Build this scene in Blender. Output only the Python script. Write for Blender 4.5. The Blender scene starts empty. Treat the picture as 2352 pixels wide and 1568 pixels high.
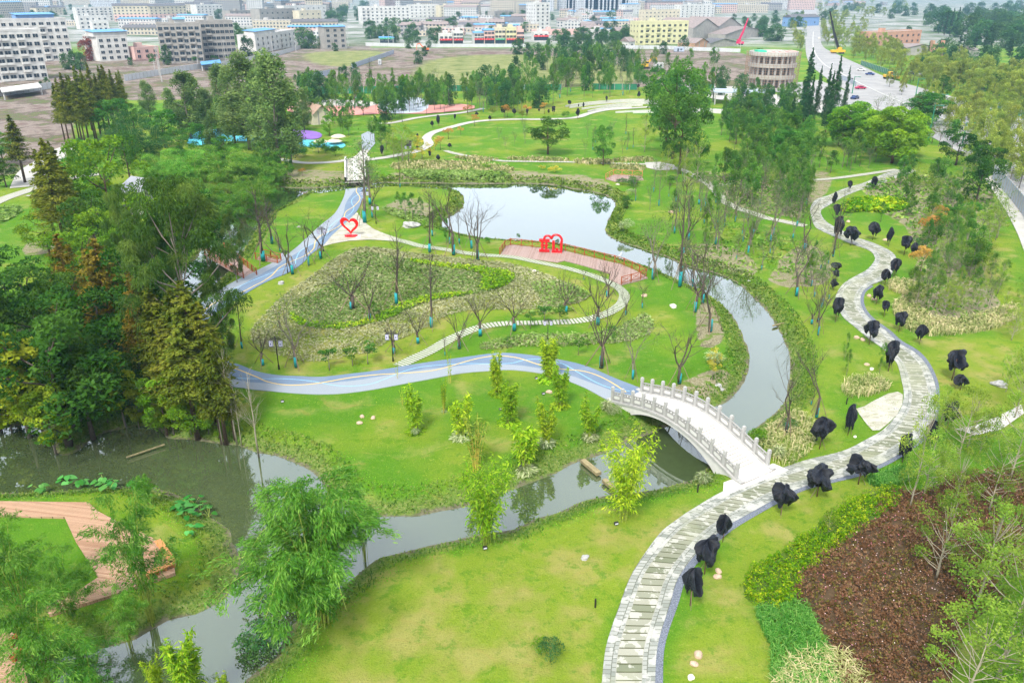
import bpy, math, random
import numpy as np
from mathutils import Vector
R = math.radians
sc = bpy.context.scene
# ---------------------------------------------------------------- camera
CAMH, TH, FOC = 38.0, R(23.8), 1829.3          # height, pitch below the horizon, focal length in photo units (2352 wide)
cd = bpy.data.cameras.new("camera"); cam = bpy.data.objects.new("camera", cd); sc.collection.objects.link(cam)
cd.lens = 28; cd.sensor_width = 36; cd.clip_end = 20000; cd.clip_start = 1
cam.location = (0, 0, CAMH); cam.rotation_euler = (math.pi/2 - TH, 0, 0); sc.camera = cam
# ---------------------------------------------------------------- light
w = bpy.data.worlds.new("World"); sc.world = w; w.use_nodes = True
nt = w.node_tree; bg = nt.nodes["Background"]
SUN_EL, SUN_ROT = R(52), R(200)
sky = nt.nodes.new("ShaderNodeTexSky"); sky.sky_type = 'NISHITA'; sky.sun_disc = False
sky.sun_elevation = SUN_EL; sky.sun_rotation = SUN_ROT; sky.dust_density = 6; sky.air_density = 1.0; sky.ozone_density = 1.0
# overcast veil: thin bright cloud mixed over the clear sky
mixn = nt.nodes.new("ShaderNodeMixRGB"); mixn.inputs[0].default_value = 0.62; mixn.inputs[2].default_value = (9.4, 9.9, 10.5, 1)
nt.links.new(sky.outputs[0], mixn.inputs[1]); nt.links.new(mixn.outputs[0], bg.inputs[0]); bg.inputs[1].default_value = 0.102
sl = bpy.data.lights.new("sun", 'SUN'); sl.energy = 2.6; sl.angle = R(11); sl.color = (1, .96, .88)
so = bpy.data.objects.new("sun", sl); sc.collection.objects.link(so)
so.rotation_euler = (math.pi/2 - SUN_EL, 0, math.pi - SUN_ROT)
sc.view_settings.view_transform = 'Standard'; sc.view_settings.look = 'None'; sc.view_settings.gamma = 1
sc.view_settings.exposure = 0.90
cy = sc.cycles
cy.use_denoising = True; cy.max_bounces = 6; cy.diffuse_bounces = 2; cy.glossy_bounces = 2; cy.transmission_bounces = 3
cy.volume_bounces = 0; cy.transparent_max_bounces = 4; cy.use_adaptive_sampling = True; cy.adaptive_threshold = 0.03
cy.caustics_reflective = False; cy.caustics_refractive = False
# ---------------------------------------------------------------- projection: photo units (2352 x 1568) to world
ct, st = math.cos(TH), math.sin(TH)
def P(x, y, z=0.0):
    a = (x-1176)/FOC; b = (784-y)/FOC
    dz = b*ct - st; t = (z-CAMH)/dz
    return (a*t, t*(b*st + ct), z)
def PN(pts, z=0.0): return np.array([P(x, y, z)[:2] for x, y in pts])
def height_to(X, Y, z0, ytop):                 # height of a vertical thing whose top shows at ytop
    b = (784-ytop)/FOC
    return CAMH + Y*(b*ct - st)/(ct + b*st) - z0
def proj(X, Y, Z):
    k = Z-CAMH; v = Y*st + k*ct; q = Y*ct - k*st
    return 1176 + FOC*X/q, 784 - FOC*v/q
def ppm(Y, Z=0): return FOC/(Y*ct - (Z-CAMH)*st)   # photo units per metre
# ---------------------------------------------------------------- materials
MATS = {}
def newmat(name):
    m = bpy.data.materials.new(name); m.use_nodes = True; m.node_tree.nodes.clear(); MATS[name] = m
    t = m.node_tree; o = t.nodes.new("ShaderNodeOutputMaterial"); return m, t, o
def N(t, typ, **k):
    n = t.nodes.new("ShaderNode"+typ)
    for a, b in k.items():
        if a.startswith("i_"):
            key = a[2:]; key = int(key) if key.isdigit() else key
            n.inputs[key].default_value = b
        else: setattr(n, a, b)
    return n
def c4(c): return (c[0], c[1], c[2], 1)
def noise(t, scale, detail=3, vec=None, rough=.55):
    n = N(t, "TexNoise"); n.inputs["Scale"].default_value = scale; n.inputs["Detail"].default_value = detail
    n.inputs["Roughness"].default_value = rough
    if vec is not None: t.links.new(vec, n.inputs["Vector"])
    return n.outputs["Fac"]
def ramp(t, fac, stops, interp='LINEAR'):
    r = N(t, "ValToRGB"); e = r.color_ramp.elements; r.color_ramp.interpolation = interp
    e[0].position = stops[0][0]; e[0].color = c4(stops[0][1]); e[1].position = stops[-1][0]; e[1].color = c4(stops[-1][1])
    for p, c in stops[1:-1]:
        q = e.new(p); q.color = c4(c)
    t.links.new(fac, r.inputs[0]); return r.outputs[0]
def fr(t, fac, a, b):                          # smooth threshold a..b -> 0..1
    m = N(t, "MapRange"); m.interpolation_type = 'SMOOTHSTEP'
    m.inputs[1].default_value = a; m.inputs[2].default_value = b; t.links.new(fac, m.inputs[0]); return m.outputs[0]
def mixc(t, f, a, b, mode='MIX'):
    m = N(t, "MixRGB", blend_type=mode)
    for i, s in ((0, f), (1, a), (2, b)):
        if hasattr(s, "links"): t.links.new(s, m.inputs[i])
        elif i == 0: m.inputs[0].default_value = s
        else: m.inputs[i].default_value = c4(s)
    return m.outputs[0]
def mth(t, op, a, b=None):
    m = N(t, "Math", operation=op)
    for i, s in ((0, a), (1, b)):
        if s is None: continue
        if hasattr(s, "links"): t.links.new(s, m.inputs[i])
        else: m.inputs[i].default_value = s
    return m.outputs[0]
def pbr(t, o, col, rough=.8, bump=None, bs=.3, bd=.05, spec=.3, metal=0):
    p = N(t, "BsdfPrincipled"); p.inputs["Roughness"].default_value = rough if not hasattr(rough, "links") else .5
    if hasattr(rough, "links"): t.links.new(rough, p.inputs["Roughness"])
    p.inputs["Specular IOR Level"].default_value = spec; p.inputs["Metallic"].default_value = metal
    if hasattr(col, "links"): t.links.new(col, p.inputs["Base Color"])
    else: p.inputs["Base Color"].default_value = c4(col)
    if bump is not None:
        b = N(t, "Bump"); b.inputs["Strength"].default_value = bs; b.inputs["Distance"].default_value = bd
        t.links.new(bump, b.inputs["Height"]); t.links.new(b.outputs[0], p.inputs["Normal"])
    t.links.new(p.outputs[0], o.inputs[0]); return p
def plain(name, col, rough=.7, var=.15, scale=3., spec=.3, metal=0, bs=.2):
    m, t, o = newmat(name); tc = N(t, "TexCoord").outputs["Object"]
    f = noise(t, scale, 4, tc); a = tuple(v*(1-var) for v in col); b = tuple(min(1, v*(1+var)) for v in col)
    pbr(t, o, ramp(t, f, [(.3, a), (.7, b)]), rough, f, bs, .03, spec, metal); return m
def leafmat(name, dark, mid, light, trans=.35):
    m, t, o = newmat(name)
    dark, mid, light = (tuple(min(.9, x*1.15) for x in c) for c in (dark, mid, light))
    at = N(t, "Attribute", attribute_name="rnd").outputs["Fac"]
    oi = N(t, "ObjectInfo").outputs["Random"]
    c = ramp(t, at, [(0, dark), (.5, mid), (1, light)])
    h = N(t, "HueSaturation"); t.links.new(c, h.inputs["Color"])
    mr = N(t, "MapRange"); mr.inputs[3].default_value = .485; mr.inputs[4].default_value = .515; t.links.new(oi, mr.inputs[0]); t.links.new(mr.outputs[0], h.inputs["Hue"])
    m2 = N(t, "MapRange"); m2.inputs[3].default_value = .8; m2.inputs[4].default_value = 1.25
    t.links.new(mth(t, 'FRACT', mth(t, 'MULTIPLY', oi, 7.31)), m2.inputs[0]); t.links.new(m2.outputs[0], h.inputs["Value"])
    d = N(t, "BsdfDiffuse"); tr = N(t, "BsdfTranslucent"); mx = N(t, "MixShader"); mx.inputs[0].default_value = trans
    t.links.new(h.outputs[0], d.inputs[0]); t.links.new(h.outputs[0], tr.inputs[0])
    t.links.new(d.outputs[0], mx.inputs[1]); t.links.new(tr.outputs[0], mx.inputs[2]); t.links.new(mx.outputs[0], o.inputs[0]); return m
# ---------------------------------------------------------------- mesh helpers
def mesh_from(name, V, F, mats=(), midx=None, smooth=False, attr=None, uv=None):
    me = bpy.data.meshes.new(name); me.from_pydata([tuple(v) for v in V], [], [tuple(f) for f in F])
    for m in mats: me.materials.append(MATS[m] if isinstance(m, str) else m)
    if midx is not None: me.polygons.foreach_set("material_index", np.asarray(midx, np.int32))
    if smooth: me.polygons.foreach_set("use_smooth", np.ones(len(F), bool))
    if attr is not None: me.attributes.new("rnd", 'FLOAT', 'FACE').data.foreach_set("value", np.asarray(attr, np.float32))
    if uv is not None:
        l = me.uv_layers.new(name="UVMap"); idx = np.zeros(len(me.loops), np.int32); me.loops.foreach_get("vertex_index", idx)
        l.data.foreach_set("uv", np.asarray(uv, np.float32)[idx].ravel())
    me.update(); return me
def quads_mesh(name, Q, mat, rnd):             # Q: n x 4 x 3
    n = len(Q); me = bpy.data.meshes.new(name); me.vertices.add(4*n); me.vertices.foreach_set("co", np.asarray(Q, np.float32).ravel())
    me.loops.add(4*n); me.loops.foreach_set("vertex_index", np.arange(4*n, dtype=np.int32))
    me.polygons.add(n); me.polygons.foreach_set("loop_start", np.arange(0, 4*n, 4, dtype=np.int32))
    try: me.polygons.foreach_set("loop_total", np.full(n, 4, np.int32))
    except Exception: pass
    me.materials.append(MATS[mat]); me.attributes.new("rnd", 'FLOAT', 'FACE').data.foreach_set("value", np.asarray(rnd, np.float32))
    me.update(calc_edges=True); return me
class MB:                                      # collects shapes into one mesh with several material slots
    def __init__(s): s.V = []; s.F = []; s.M = []
    def add(s, V, F, m=0):
        o = len(s.V); s.V += [tuple(v) for v in V]; s.F += [tuple(i+o for i in f) for f in F]; s.M += [m]*len(F); return s
    def box(s, x0, y0, z0, x1, y1, z1, m=0, rz=0, c=(0, 0)):
        V = [(x, y, z) for z in (z0, z1) for x, y in ((x0, y0), (x1, y0), (x1, y1), (x0, y1))]
        if rz: V = [(c[0]+(x-c[0])*math.cos(rz)-(y-c[1])*math.sin(rz), c[1]+(x-c[0])*math.sin(rz)+(y-c[1])*math.cos(rz), z) for x, y, z in V]
        return s.add(V, [(3, 2, 1, 0), (4, 5, 6, 7), (0, 1, 5, 4), (1, 2, 6, 5), (2, 3, 7, 6), (3, 0, 4, 7)], m)
    def beam(s, a, b, wd, ht, m=0):            # a rectangular bar from a to b
        a, b = Vector(a), Vector(b); d = (b-a).normalized(); up = Vector((0, 0, 1))
        if abs(d.z) > .95: up = Vector((0, 1, 0))
        r = d.cross(up).normalized()*wd/2; u = r.cross(d).normalized()*ht/2
        V = [a-r-u, a+r-u, a+r+u, a-r+u, b-r-u, b+r-u, b+r+u, b-r+u]
        return s.add(V, [(0, 1, 2, 3), (7, 6, 5, 4), (0, 4, 5, 1), (1, 5, 6, 2), (2, 6, 7, 3), (3, 7, 4, 0)], m)
    def tube(s, pts, rad, n=5, m=0, cap=True):
        pts = [Vector(p) for p in pts]; o = len(s.V)
        if not hasattr(rad, '__len__'): rad = [rad]*len(pts)
        for i, p in enumerate(pts):
            d = (pts[min(i+1, len(pts)-1)]-pts[max(i-1, 0)]).normalized()
            a = d.cross(Vector((.31, .95, .05))).normalized()
            if a.length < .1: a = Vector((1, 0, 0))
            b = d.cross(a)
            for k in range(n):
                t = 2*math.pi*k/n; s.V.append(tuple(p+(a*math.cos(t)+b*math.sin(t))*rad[i]))
        for i in range(len(pts)-1):
            for k in range(n):
                k2 = (k+1) % n; s.F.append((o+i*n+k, o+i*n+k2, o+(i+1)*n+k2, o+(i+1)*n+k)); s.M.append(m)
        if cap:
            s.F.append(tuple(o+k for k in range(n))[::-1]); s.M.append(m)
            s.F.append(tuple(o+(len(pts)-1)*n+k for k in range(n))); s.M.append(m)
        return s
    def lathe(s, prof, n=12, m=0, c=(0, 0)):   # prof: (r, z) pairs
        o = len(s.V)
        for r_, z in prof:
            for k in range(n): t = 2*math.pi*k/n; s.V.append((c[0]+r_*math.cos(t), c[1]+r_*math.sin(t), z))
        for i in range(len(prof)-1):
            for k in range(n):
                k2 = (k+1) % n; s.F.append((o+i*n+k, o+i*n+k2, o+(i+1)*n+k2, o+(i+1)*n+k)); s.M.append(m)
        s.F.append(tuple(o+k for k in range(n))[::-1]); s.M.append(m)
        s.F.append(tuple(o+(len(prof)-1)*n+k for k in range(n))); s.M.append(m); return s
    def mesh(s, name, mats, smooth=False):
        return mesh_from(name, s.V, s.F, mats if isinstance(mats, (list, tuple)) else [mats], s.M, smooth)
# ---------------------------------------------------------------- objects, things, labels
COL = sc.collection
def put(name, data, parent=None, loc=None, rz=0, s=None):
    o = bpy.data.objects.new(name, data); COL.objects.link(o)
    if parent is not None: o.parent = parent
    if loc is not None: o.location = loc
    if rz: o.rotation_euler = (0, 0, rz)
    if s is not None: o.scale = (s, s, s) if not hasattr(s, '__len__') else s
    return o
def tag(o, label=None, cat=None, group=None, kind=None):
    if label: o['label'] = label
    if cat: o['category'] = cat
    if group: o['group'] = group
    if kind: o['kind'] = kind
    return o
def struct(name, me, kind='structure'): return tag(put(name, me), kind=kind)
def inst(name, proto, loc, rz=0, s=1):         # proto: list of (part name, mesh[, subparts]) -> a thing of its own, mesh data shared
    r = put(name, None, None, loc, rz, s); r.empty_display_size = .3
    for p in proto:
        c = put(p[0], p[1], r)
        for q in (p[2] if len(p) > 2 else ()): put(q[0], q[1], c)
    return r
AUTO = []                                      # (object, description, plural noun, photo position, height)
def auto(o, desc, cat, noun, x, y, h=0, group=None):
    o['category'] = cat; AUTO.append((o, desc, noun, x, y, h, group)); return o
# ---------------------------------------------------------------- terrain
ZW = -1.1
W_MAIN = [(-200,985),(0,985),(60,978),(100,1000),(130,1045),(165,1045),(192,1030),(215,1009),(242,996),(295,984),(320,981),(362,988),(380,1009),(425,1011),(475,1018),(512,1023),(545,1026),(588,1043),(630,1049),(675,1066),(713,1086),(733,1109),(765,1150),(820,1180),(880,1190),(925,1189),(958,1190),(1013,1178),(1060,1170),(1120,1148),(1176,1129),(1216,1114),(1276,1091),(1313,1071),(1338,1061),(1393,1044),(1426,1024),(1480,1005),(1518,989),(1580,965),(1640,938),
(1668,929),(1691,909),(1713,879),(1723,846),(1726,816),(1713,782),(1701,752),(1681,719),(1651,692),(1621,672),(1588,657),(1551,640),(1523,628),(1498,617),(1458,606),(1426,597),(1376,583),(1326,572),(1276,563),(1213,557),(1148,554),(1100,549),(1075,543),(1045,536),(1023,527),(1017,517),(1023,502),(1058,485),(1068,465),(1065,450),(1048,439),(1013,434),(963,432),(923,431),(870,432),
(790,440),(720,445),(690,452),(650,478),(605,497),(585,530),(540,600),(480,665),(380,730),(250,770),(100,810),(-50,820),(-50,770),(100,760),(200,715),(300,690),(420,630),(480,550),(520,470),(560,438),(613,430),(650,431),(708,433),(780,428),(870,420),
(920,421),(988,421),(1088,423),(1176,422),(1263,424),(1308,433),(1351,439),(1391,449),(1411,464),(1408,482),(1396,504),(1388,527),(1396,542),(1426,557),(1458,567),(1491,579),(1526,589),(1563,607),(1601,619),(1638,627),(1676,642),(1701,657),(1726,682),(1746,702),(1764,722),(1779,747),(1794,772),(1801,791),(1811,821),(1810,859),(1805,891),(1801,916),(1779,944),(1751,966),(1718,991),(1690,1020),(1650,1050),(1606,1081),
(1586,1099),(1546,1109),(1513,1119),(1471,1126),(1401,1134),(1371,1139),(1326,1151),(1281,1174),(1226,1188),(1176,1213),(1100,1223),(1038,1238),(988,1248),(938,1261),(895,1271),(858,1283),(800,1330),(720,1390),(655,1440),(635,1490),(625,1511),(588,1533),(550,1566),(490,1588),(400,1596),(250,1592),(120,1590),(72,1575),(90,1530),(250,1491),(317,1471),(387,1430),(450,1416),(482,1401),(520,1381),(537,1356),(557,1313),(562,1283),(540,1241),(535,1213),(487,1183),(462,1165),(445,1152),(425,1139),(395,1126),(350,1117),(300,1114),(212,1119),(100,1127),(0,1128),(-200,1130)]
def catmull(pts, closed=False, k=3):
    p = np.asarray(pts, float); n = len(p); out = []
    for i in range(n if closed else n-1):
        if closed: a, b, c, d = p[i-1], p[i], p[(i+1) % n], p[(i+2) % n]
        else: a, b, c, d = p[max(i-1, 0)], p[i], p[i+1], p[min(i+2, n-1)]
        for j in range(k):
            t = j/k; out.append(.5*((2*b)+(c-a)*t+(2*a-5*b+4*c-d)*t*t+(3*b-a-3*c+d)*t**3))
    if not closed: out.append(p[-1])
    return np.array(out)
WPOLY = PN(catmull(W_MAIN, True, 2), ZW)
def seg_dist(X, Y, poly, closed=True):
    d = np.full(X.shape, 1e9); n = len(poly)
    for i in range(n if closed else n-1):
        ax, ay = poly[i]; bx, by = poly[(i+1) % n]; dx, dy = bx-ax, by-ay; L = dx*dx+dy*dy+1e-12
        t = np.clip(((X-ax)*dx+(Y-ay)*dy)/L, 0, 1); d = np.minimum(d, (X-ax-t*dx)**2+(Y-ay-t*dy)**2)
    return np.sqrt(d)
def inside(X, Y, poly):
    c = np.zeros(X.shape, bool); n = len(poly)
    for i in range(n):
        ax, ay = poly[i]; bx, by = poly[(i+1) % n]
        if ay == by: continue
        m = ((ay > Y) != (by > Y)) & (X < (bx-ax)*(Y-ay)/(by-ay)+ax); c ^= m
    return c
def sdf(X, Y, poly): d = seg_dist(X, Y, poly); return np.where(inside(X, Y, poly), -d, d)
_wb = (WPOLY[:, 0].min()-8, WPOLY[:, 0].max()+8, WPOLY[:, 1].min()-8, WPOLY[:, 1].max()+8)
def wsd(X, Y):
    X = np.asarray(X, float); Y = np.asarray(Y, float); o = np.full(X.shape, 50.0)
    m = (X > _wb[0]) & (X < _wb[1]) & (Y > _wb[2]) & (Y < _wb[3])
    if m.any(): o[m] = sdf(X[m], Y[m], WPOLY)
    return o
def sstep(x): x = np.clip(x, 0, 1); return x*x*(3-2*x)
def und(X, Y):
    f = np.clip((150-Y)/60, 0, 1)
    return f*(.16*np.sin(X*.13+1.3)*np.cos(Y*.11+.4)+.10*np.sin(X*.31+Y*.23)+.07*np.cos(X*.47-Y*.39+2))
def hgt(X, Y, d=None):
    X = np.atleast_1d(np.asarray(X, float)); Y = np.atleast_1d(np.asarray(Y, float))
    if d is None: d = wsd(X, Y)
    up = sstep(d/3.2); und_ = und(X, Y)
    z = ZW + (-ZW+und_)*up
    z = np.where(d < 0, ZW-.9*sstep(-d/3.0), z)
    return z
def H1(x, y): return float(hgt(x, y)[0])
def G(x, y):                                   # ground point under a photo position
    X, Y, _ = P(x, y, 0)
    for _ in range(3):
        z = H1(X, Y); X, Y, _q = P(x, y, z)
    return X, Y, z
# region masks used by the ground material (soil, building site, beds); polygons in photo units at ground level
def poly(pts, k=2): return PN(catmull(pts, True, k) if k else pts)
DIRT = [poly(p) for p in (
 [(-300,150),(60,130),(300,128),(650,100),(850,100),(800,160),(650,178),(520,182),(300,215),(60,240),(-300,265)],
 [(-300,225),(60,205),(160,215),(165,300),(150,345),(60,395),(-300,420)],
 [(290,190),(420,172),(520,160),(650,130),(760,112),(1176,112),(1420,112),(1700,122),(1740,150),(1740,200),(1600,202),(1460,200),(1176,200),(930,202),(700,210),(600,220),(300,230)],
 [(590,120),(700,110),(860,112),(840,130),(700,150),(620,150)])]
DRY = [poly(p) for p in (
 [(1010,135),(1200,125),(1420,150),(1440,195),(1100,200),(960,190),(960,160)],
 [(700,125),(780,118),(880,120),(830,150),(740,150)])]
LITTER = [poly(p) for p in (                   # bare litter and soil under the planted trees
 [(1790,600),(1850,560),(1900,590),(1905,640),(1860,660),(1800,640)],
 [(1600,560),(1700,575),(1740,620),(1700,640),(1640,620),(1560,600)],
 [(1765,640),(1800,610),(1830,640),(1820,660)],
 [(1600,720),(1630,690),(1660,740),(1655,790),(1610,800)],
 [(1980,430),(2100,400),(2260,420),(2290,500),(2250,620),(2300,700),(2230,745),(2120,730),(2070,680),(2110,600),(2080,520),(2030,490),(2000,450)],
 [(1560,400),(1640,430),(1680,470),(1840,500),(1800,440),(1700,400)],
 [(1800,400),(1900,395),(1900,440),(1850,470),(1780,460)],
 [(1100,398),(1200,395),(1380,410),(1400,445),(1300,430),(1180,420),(1080,420),(920,420),(880,410),(900,398)],
 [(660,390),(790,395),(790,412),(720,425),(640,420)],
 [(300,890),(350,860),(380,900),(370,960),(310,970)],[(60,560),(110,555),(130,575),(60,585)],
 [(940,455),(985,470),(1000,505),(960,515),(900,490),(880,475)],
 [(1340,860),(1480,890),(1560,880),(1640,850),(1700,860),(1690,900),(1640,925),(1560,900),(1450,895)])]
WARM = [poly(p) for p in (
 [(560,730),(620,660),(740,590),(830,555),(1000,575),(1200,610),(1380,660),(1400,710),(1200,735),(1000,775),(900,840),(700,865),(560,840),(510,790)],
 [(1560,1568),(1600,1400),(1700,1230),(1900,1130),(2020,1100),(1800,1240),(1700,1330),(1720,1420),(1780,1568)], [(2010,700),(2090,780),(2160,830),(2180,960),(2352,920),(2352,770),(2100,770),(2040,720)],
 [(900,1300),(1200,1240),(1500,1150),(1560,1180),(1430,1330),(1380,1500),(1360,1620),(900,1620),(700,1560)], [(2130,560),(2290,560),(2352,640),(2352,760),(2320,700)], [(1100,255),(1480,215),(1500,240),(1300,262)], [(620,330),(790,350),(790,395),(650,392)])]
def ground():
    ys = [14.0]
    while ys[-1] < 150: ys.append(ys[-1]*1.0042+.09)
    while ys[-1] < 9000: ys.append(ys[-1]*1.02+.5)
    ys = np.array(ys); nc = 360; t = np.linspace(-1, 1, nc)
    Yg = np.repeat(ys[:, None], nc, 1); Xg = t[None, :]*(0.82*Yg+22)
    d = wsd(Xg, Yg); Z = hgt(Xg.ravel(), Yg.ravel(), d.ravel()).reshape(Xg.shape)
    V = np.stack([Xg, Yg, Z], -1).reshape(-1, 3); nr = len(ys)
    i = np.arange((nr-1)*(nc-1)); r, c = i//(nc-1), i % (nc-1); a = r*nc+c
    F = np.stack([a, a+1, a+nc+1, a+nc], 1)
    me = bpy.data.meshes.new("ground"); me.vertices.add(len(V)); me.vertices.foreach_set("co", V.astype(np.float32).ravel())
    me.loops.add(4*len(F)); me.loops.foreach_set("vertex_index", F.astype(np.int32).ravel())
    me.polygons.add(len(F)); me.polygons.foreach_set("loop_start", np.arange(0, 4*len(F), 4, dtype=np.int32))
    me.update(calc_edges=True); me.polygons.foreach_set("use_smooth", np.ones(len(F), bool))
    def att(n, v): me.attributes.new(n, 'FLOAT', 'POINT').data.foreach_set("value", v.astype(np.float32).ravel())
    att("wd", np.clip(d, -5, 50))
    far = np.clip(Yg/130, .15, 3)
    def msk(ps, soft):
        m = np.zeros(Xg.shape)
        for p in ps:
            b = (Xg > p[:, 0].min()-5) & (Xg < p[:, 0].max()+5) & (Yg > p[:, 1].min()-5) & (Yg < p[:, 1].max()+5)
            if b.any(): m[b] = np.maximum(m[b], np.clip(.5-sdf(Xg[b], Yg[b], p)/(soft*far[b]), 0, 1))
        return m
    att("dirt", msk(DIRT, 3)); att("dry", msk(DRY, 6)); att("litter", msk(LITTER, 1.6)); att("warm", msk(WARM, 9))
    m, t, o = newmat("lawn_ground"); tc = N(t, "TexCoord").outputs["Object"]
    A = lambda n: N(t, "Attribute", attribute_name=n).outputs["Fac"]
    n1 = noise(t, .06, 3, tc); n2 = noise(t, .9, 5, tc, .7); n3 = noise(t, 9, 3, tc, .7); n4 = noise(t, .25, 4, tc)
    lush, warm, straw = (.075, .20, .010), (.17, .245, .020), (.30, .29, .09)
    wm_ = mth(t, 'ADD', n1, mth(t, 'MULTIPLY', A("warm"), .22))
    g = mixc(t, fr(t, wm_, .44, .66), lush, warm)
    g = mixc(t, mth(t, 'MULTIPLY', fr(t, mth(t, 'ADD', mth(t, 'MULTIPLY', A("warm"), .22), n4), .62, .84), .75), g, (.27, .25, .07))
    g = mixc(t, mth(t, 'MULTIPLY', fr(t, n4, .50, .72), .55), g, straw)
    g = mixc(t, mth(t, 'MULTIPLY', fr(t, n2, .50, .74), .5), g, (.055, .15, .008))
    g = mixc(t, mth(t, 'MULTIPLY', fr(t, n3, .50, .8), .5), g, (.04, .10, .008))
    g = mixc(t, mth(t, 'MULTIPLY', fr(t, n3, .48, .25), .35), g, (.30, .38, .07))
    # worn tracks across the near lawn
    wv = N(t, "TexWave", wave_type='BANDS', bands_direction='Y'); wv.inputs["Scale"].default_value = .14; wv.inputs["Distortion"].default_value = 22; wv.inputs["Detail"].default_value = 2; wv.inputs["Detail Scale"].default_value = .6
    t.links.new(tc, wv.inputs["Vector"])
    g = mixc(t, mth(t, 'MULTIPLY', mth(t, 'MULTIPLY', fr(t, wv.outputs["Fac"], .93, .99), fr(t, n4, .48, .62)), .3), g, (.27, .22, .06))
    g = mixc(t, mth(t, 'MULTIPLY', fr(t, noise(t, 1.6, 6, tc, .8), .56, .68), .4), g, (.33, .33, .08))
    g = mixc(t, mth(t, 'MULTIPLY', fr(t, noise(t, .45, 6, tc, .8), .53, .62), .45), g, (.07, .20, .006))
    litter = ramp(t, noise(t, 5, 5, tc, .75), [(.3, (.10, .10, .045)), (.5, (.24, .22, .13)), (.7, (.40, .36, .26))])
    litter = mixc(t, fr(t, noise(t, .7, 4, tc), .5, .62), litter, (.12, .19, .03))
    g = mixc(t, fr(t, mth(t, 'ADD', A("litter"), mth(t, 'MULTIPLY', n2, .6)), .62, .86), g, litter)
    dry = ramp(t, noise(t, .12, 5, tc, .7), [(.35, (.11, .15, .04)), (.55, (.22, .24, .09)), (.7, (.28, .26, .14))])
    dirt = ramp(t, noise(t, .035, 6, tc, .75), [(.28, (.09, .045, .04)), (.40, (.16, .115, .10)), (.47, (.26, .22, .19)), (.53, (.13, .10, .085)), (.57, (.10, .14, .04)), (.62, (.18, .12, .10)), (.72, (.31, .27, .24))])
    g = mixc(t, fr(t, mth(t, 'ADD', A("dirt"), mth(t, 'MULTIPLY', n1, .4)), .5, .8), g, dirt)
    g = mixc(t, fr(t, mth(t, 'ADD', A("dry"), mth(t, 'MULTIPLY', n4, .5)), .5, .9), g, dry)
    # river banks: weeds, then wet mud at the waterline
    wdn = mth(t, 'ADD', A("wd"), mth(t, 'MULTIPLY', mth(t, 'SUBTRACT', noise(t, .5, 4, tc, .7), .5), 3.0))
    weeds = ramp(t, noise(t, 4, 5, tc, .8), [(.3, (.05, .10, .015)), (.48, (.11, .19, .03)), (.6, (.19, .22, .07)), (.72, (.29, .27, .15))])
    g = mixc(t, mth(t, 'SUBTRACT', 1.0, fr(t, wdn, 1.2, 2.2)), g, weeds)
    mud = ramp(t, noise(t, 2.5, 5, tc, .7), [(.35, (.10, .10, .06)), (.65, (.20, .19, .12))])
    g = mixc(t, mth(t, 'SUBTRACT', 1.0, fr(t, wdn, .25, .75)), g, mud)
    # town ground far away
    y = N(t, "SeparateXYZ"); t.links.new(tc, y.inputs[0])
    town = ramp(t, noise(t, .02, 5, tc, .7), [(.4, (.08, .13, .06)), (.52, (.25, .26, .24)), (.7, (.46, .46, .45))])
    g = mixc(t, fr(t, y.outputs[1], 560, 700), g, town)
    pbr(t, o, g, .95, mth(t, 'ADD', n3, mth(t, 'MULTIPLY', n2, 2.0)), .8, .14, .1)
    me.materials.append(m); struct("ground", me)
ground()
# ---------------------------------------------------------------- water
m, t, o = newmat("river_water"); tc = N(t, "TexCoord").outputs["Object"]
wc = ramp(t, noise(t, .05, 3, tc), [(.35, (.045, .070, .025)), (.65, (.075, .10, .045))])
wc = mixc(t, mth(t, 'MULTIPLY', fr(t, noise(t, 3.2, 6, tc, .8), .68, .78), .4), wc, (.03, .04, .02))
df = N(t, "BsdfDiffuse"); t.links.new(wc, df.inputs[0]); gl = N(t, "BsdfGlossy"); gl.inputs["Roughness"].default_value = .02; gl.inputs[0].default_value = (.93, .97, 1, 1)
bp = N(t, "Bump"); bp.inputs["Strength"].default_value = .05; bp.inputs["Distance"].default_value = .03; t.links.new(noise(t, 1.6, 3, tc), bp.inputs["Height"]); t.links.new(bp.outputs[0], gl.inputs["Normal"])
fn = N(t, "Fresnel"); fn.inputs[0].default_value = 1.75; mx = N(t, "MixShader"); t.links.new(mth(t, 'MINIMUM', mth(t, 'ADD', mth(t, 'MULTIPLY', fn.outputs[0], 2.3), .02), 1.0), mx.inputs[0])
t.links.new(df.outputs[0], mx.inputs[1]); t.links.new(gl.outputs[0], mx.inputs[2]); t.links.new(mx.outputs[0], o.inputs[0])
x0, x1, y0, y1 = _wb[0]-60, _wb[1], 14, _wb[3]
nx = 40; V = [(x0+(x1-x0)*i/nx, y0+(y1-y0)*j/nx, ZW+.02) for j in range(nx+1) for i in range(nx+1)]
F = [(j*(nx+1)+i, j*(nx+1)+i+1, (j+1)*(nx+1)+i+1, (j+1)*(nx+1)+i) for j in range(nx) for i in range(nx)]
struct("water", mesh_from("water", V, F, ["river_water"]))
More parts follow.
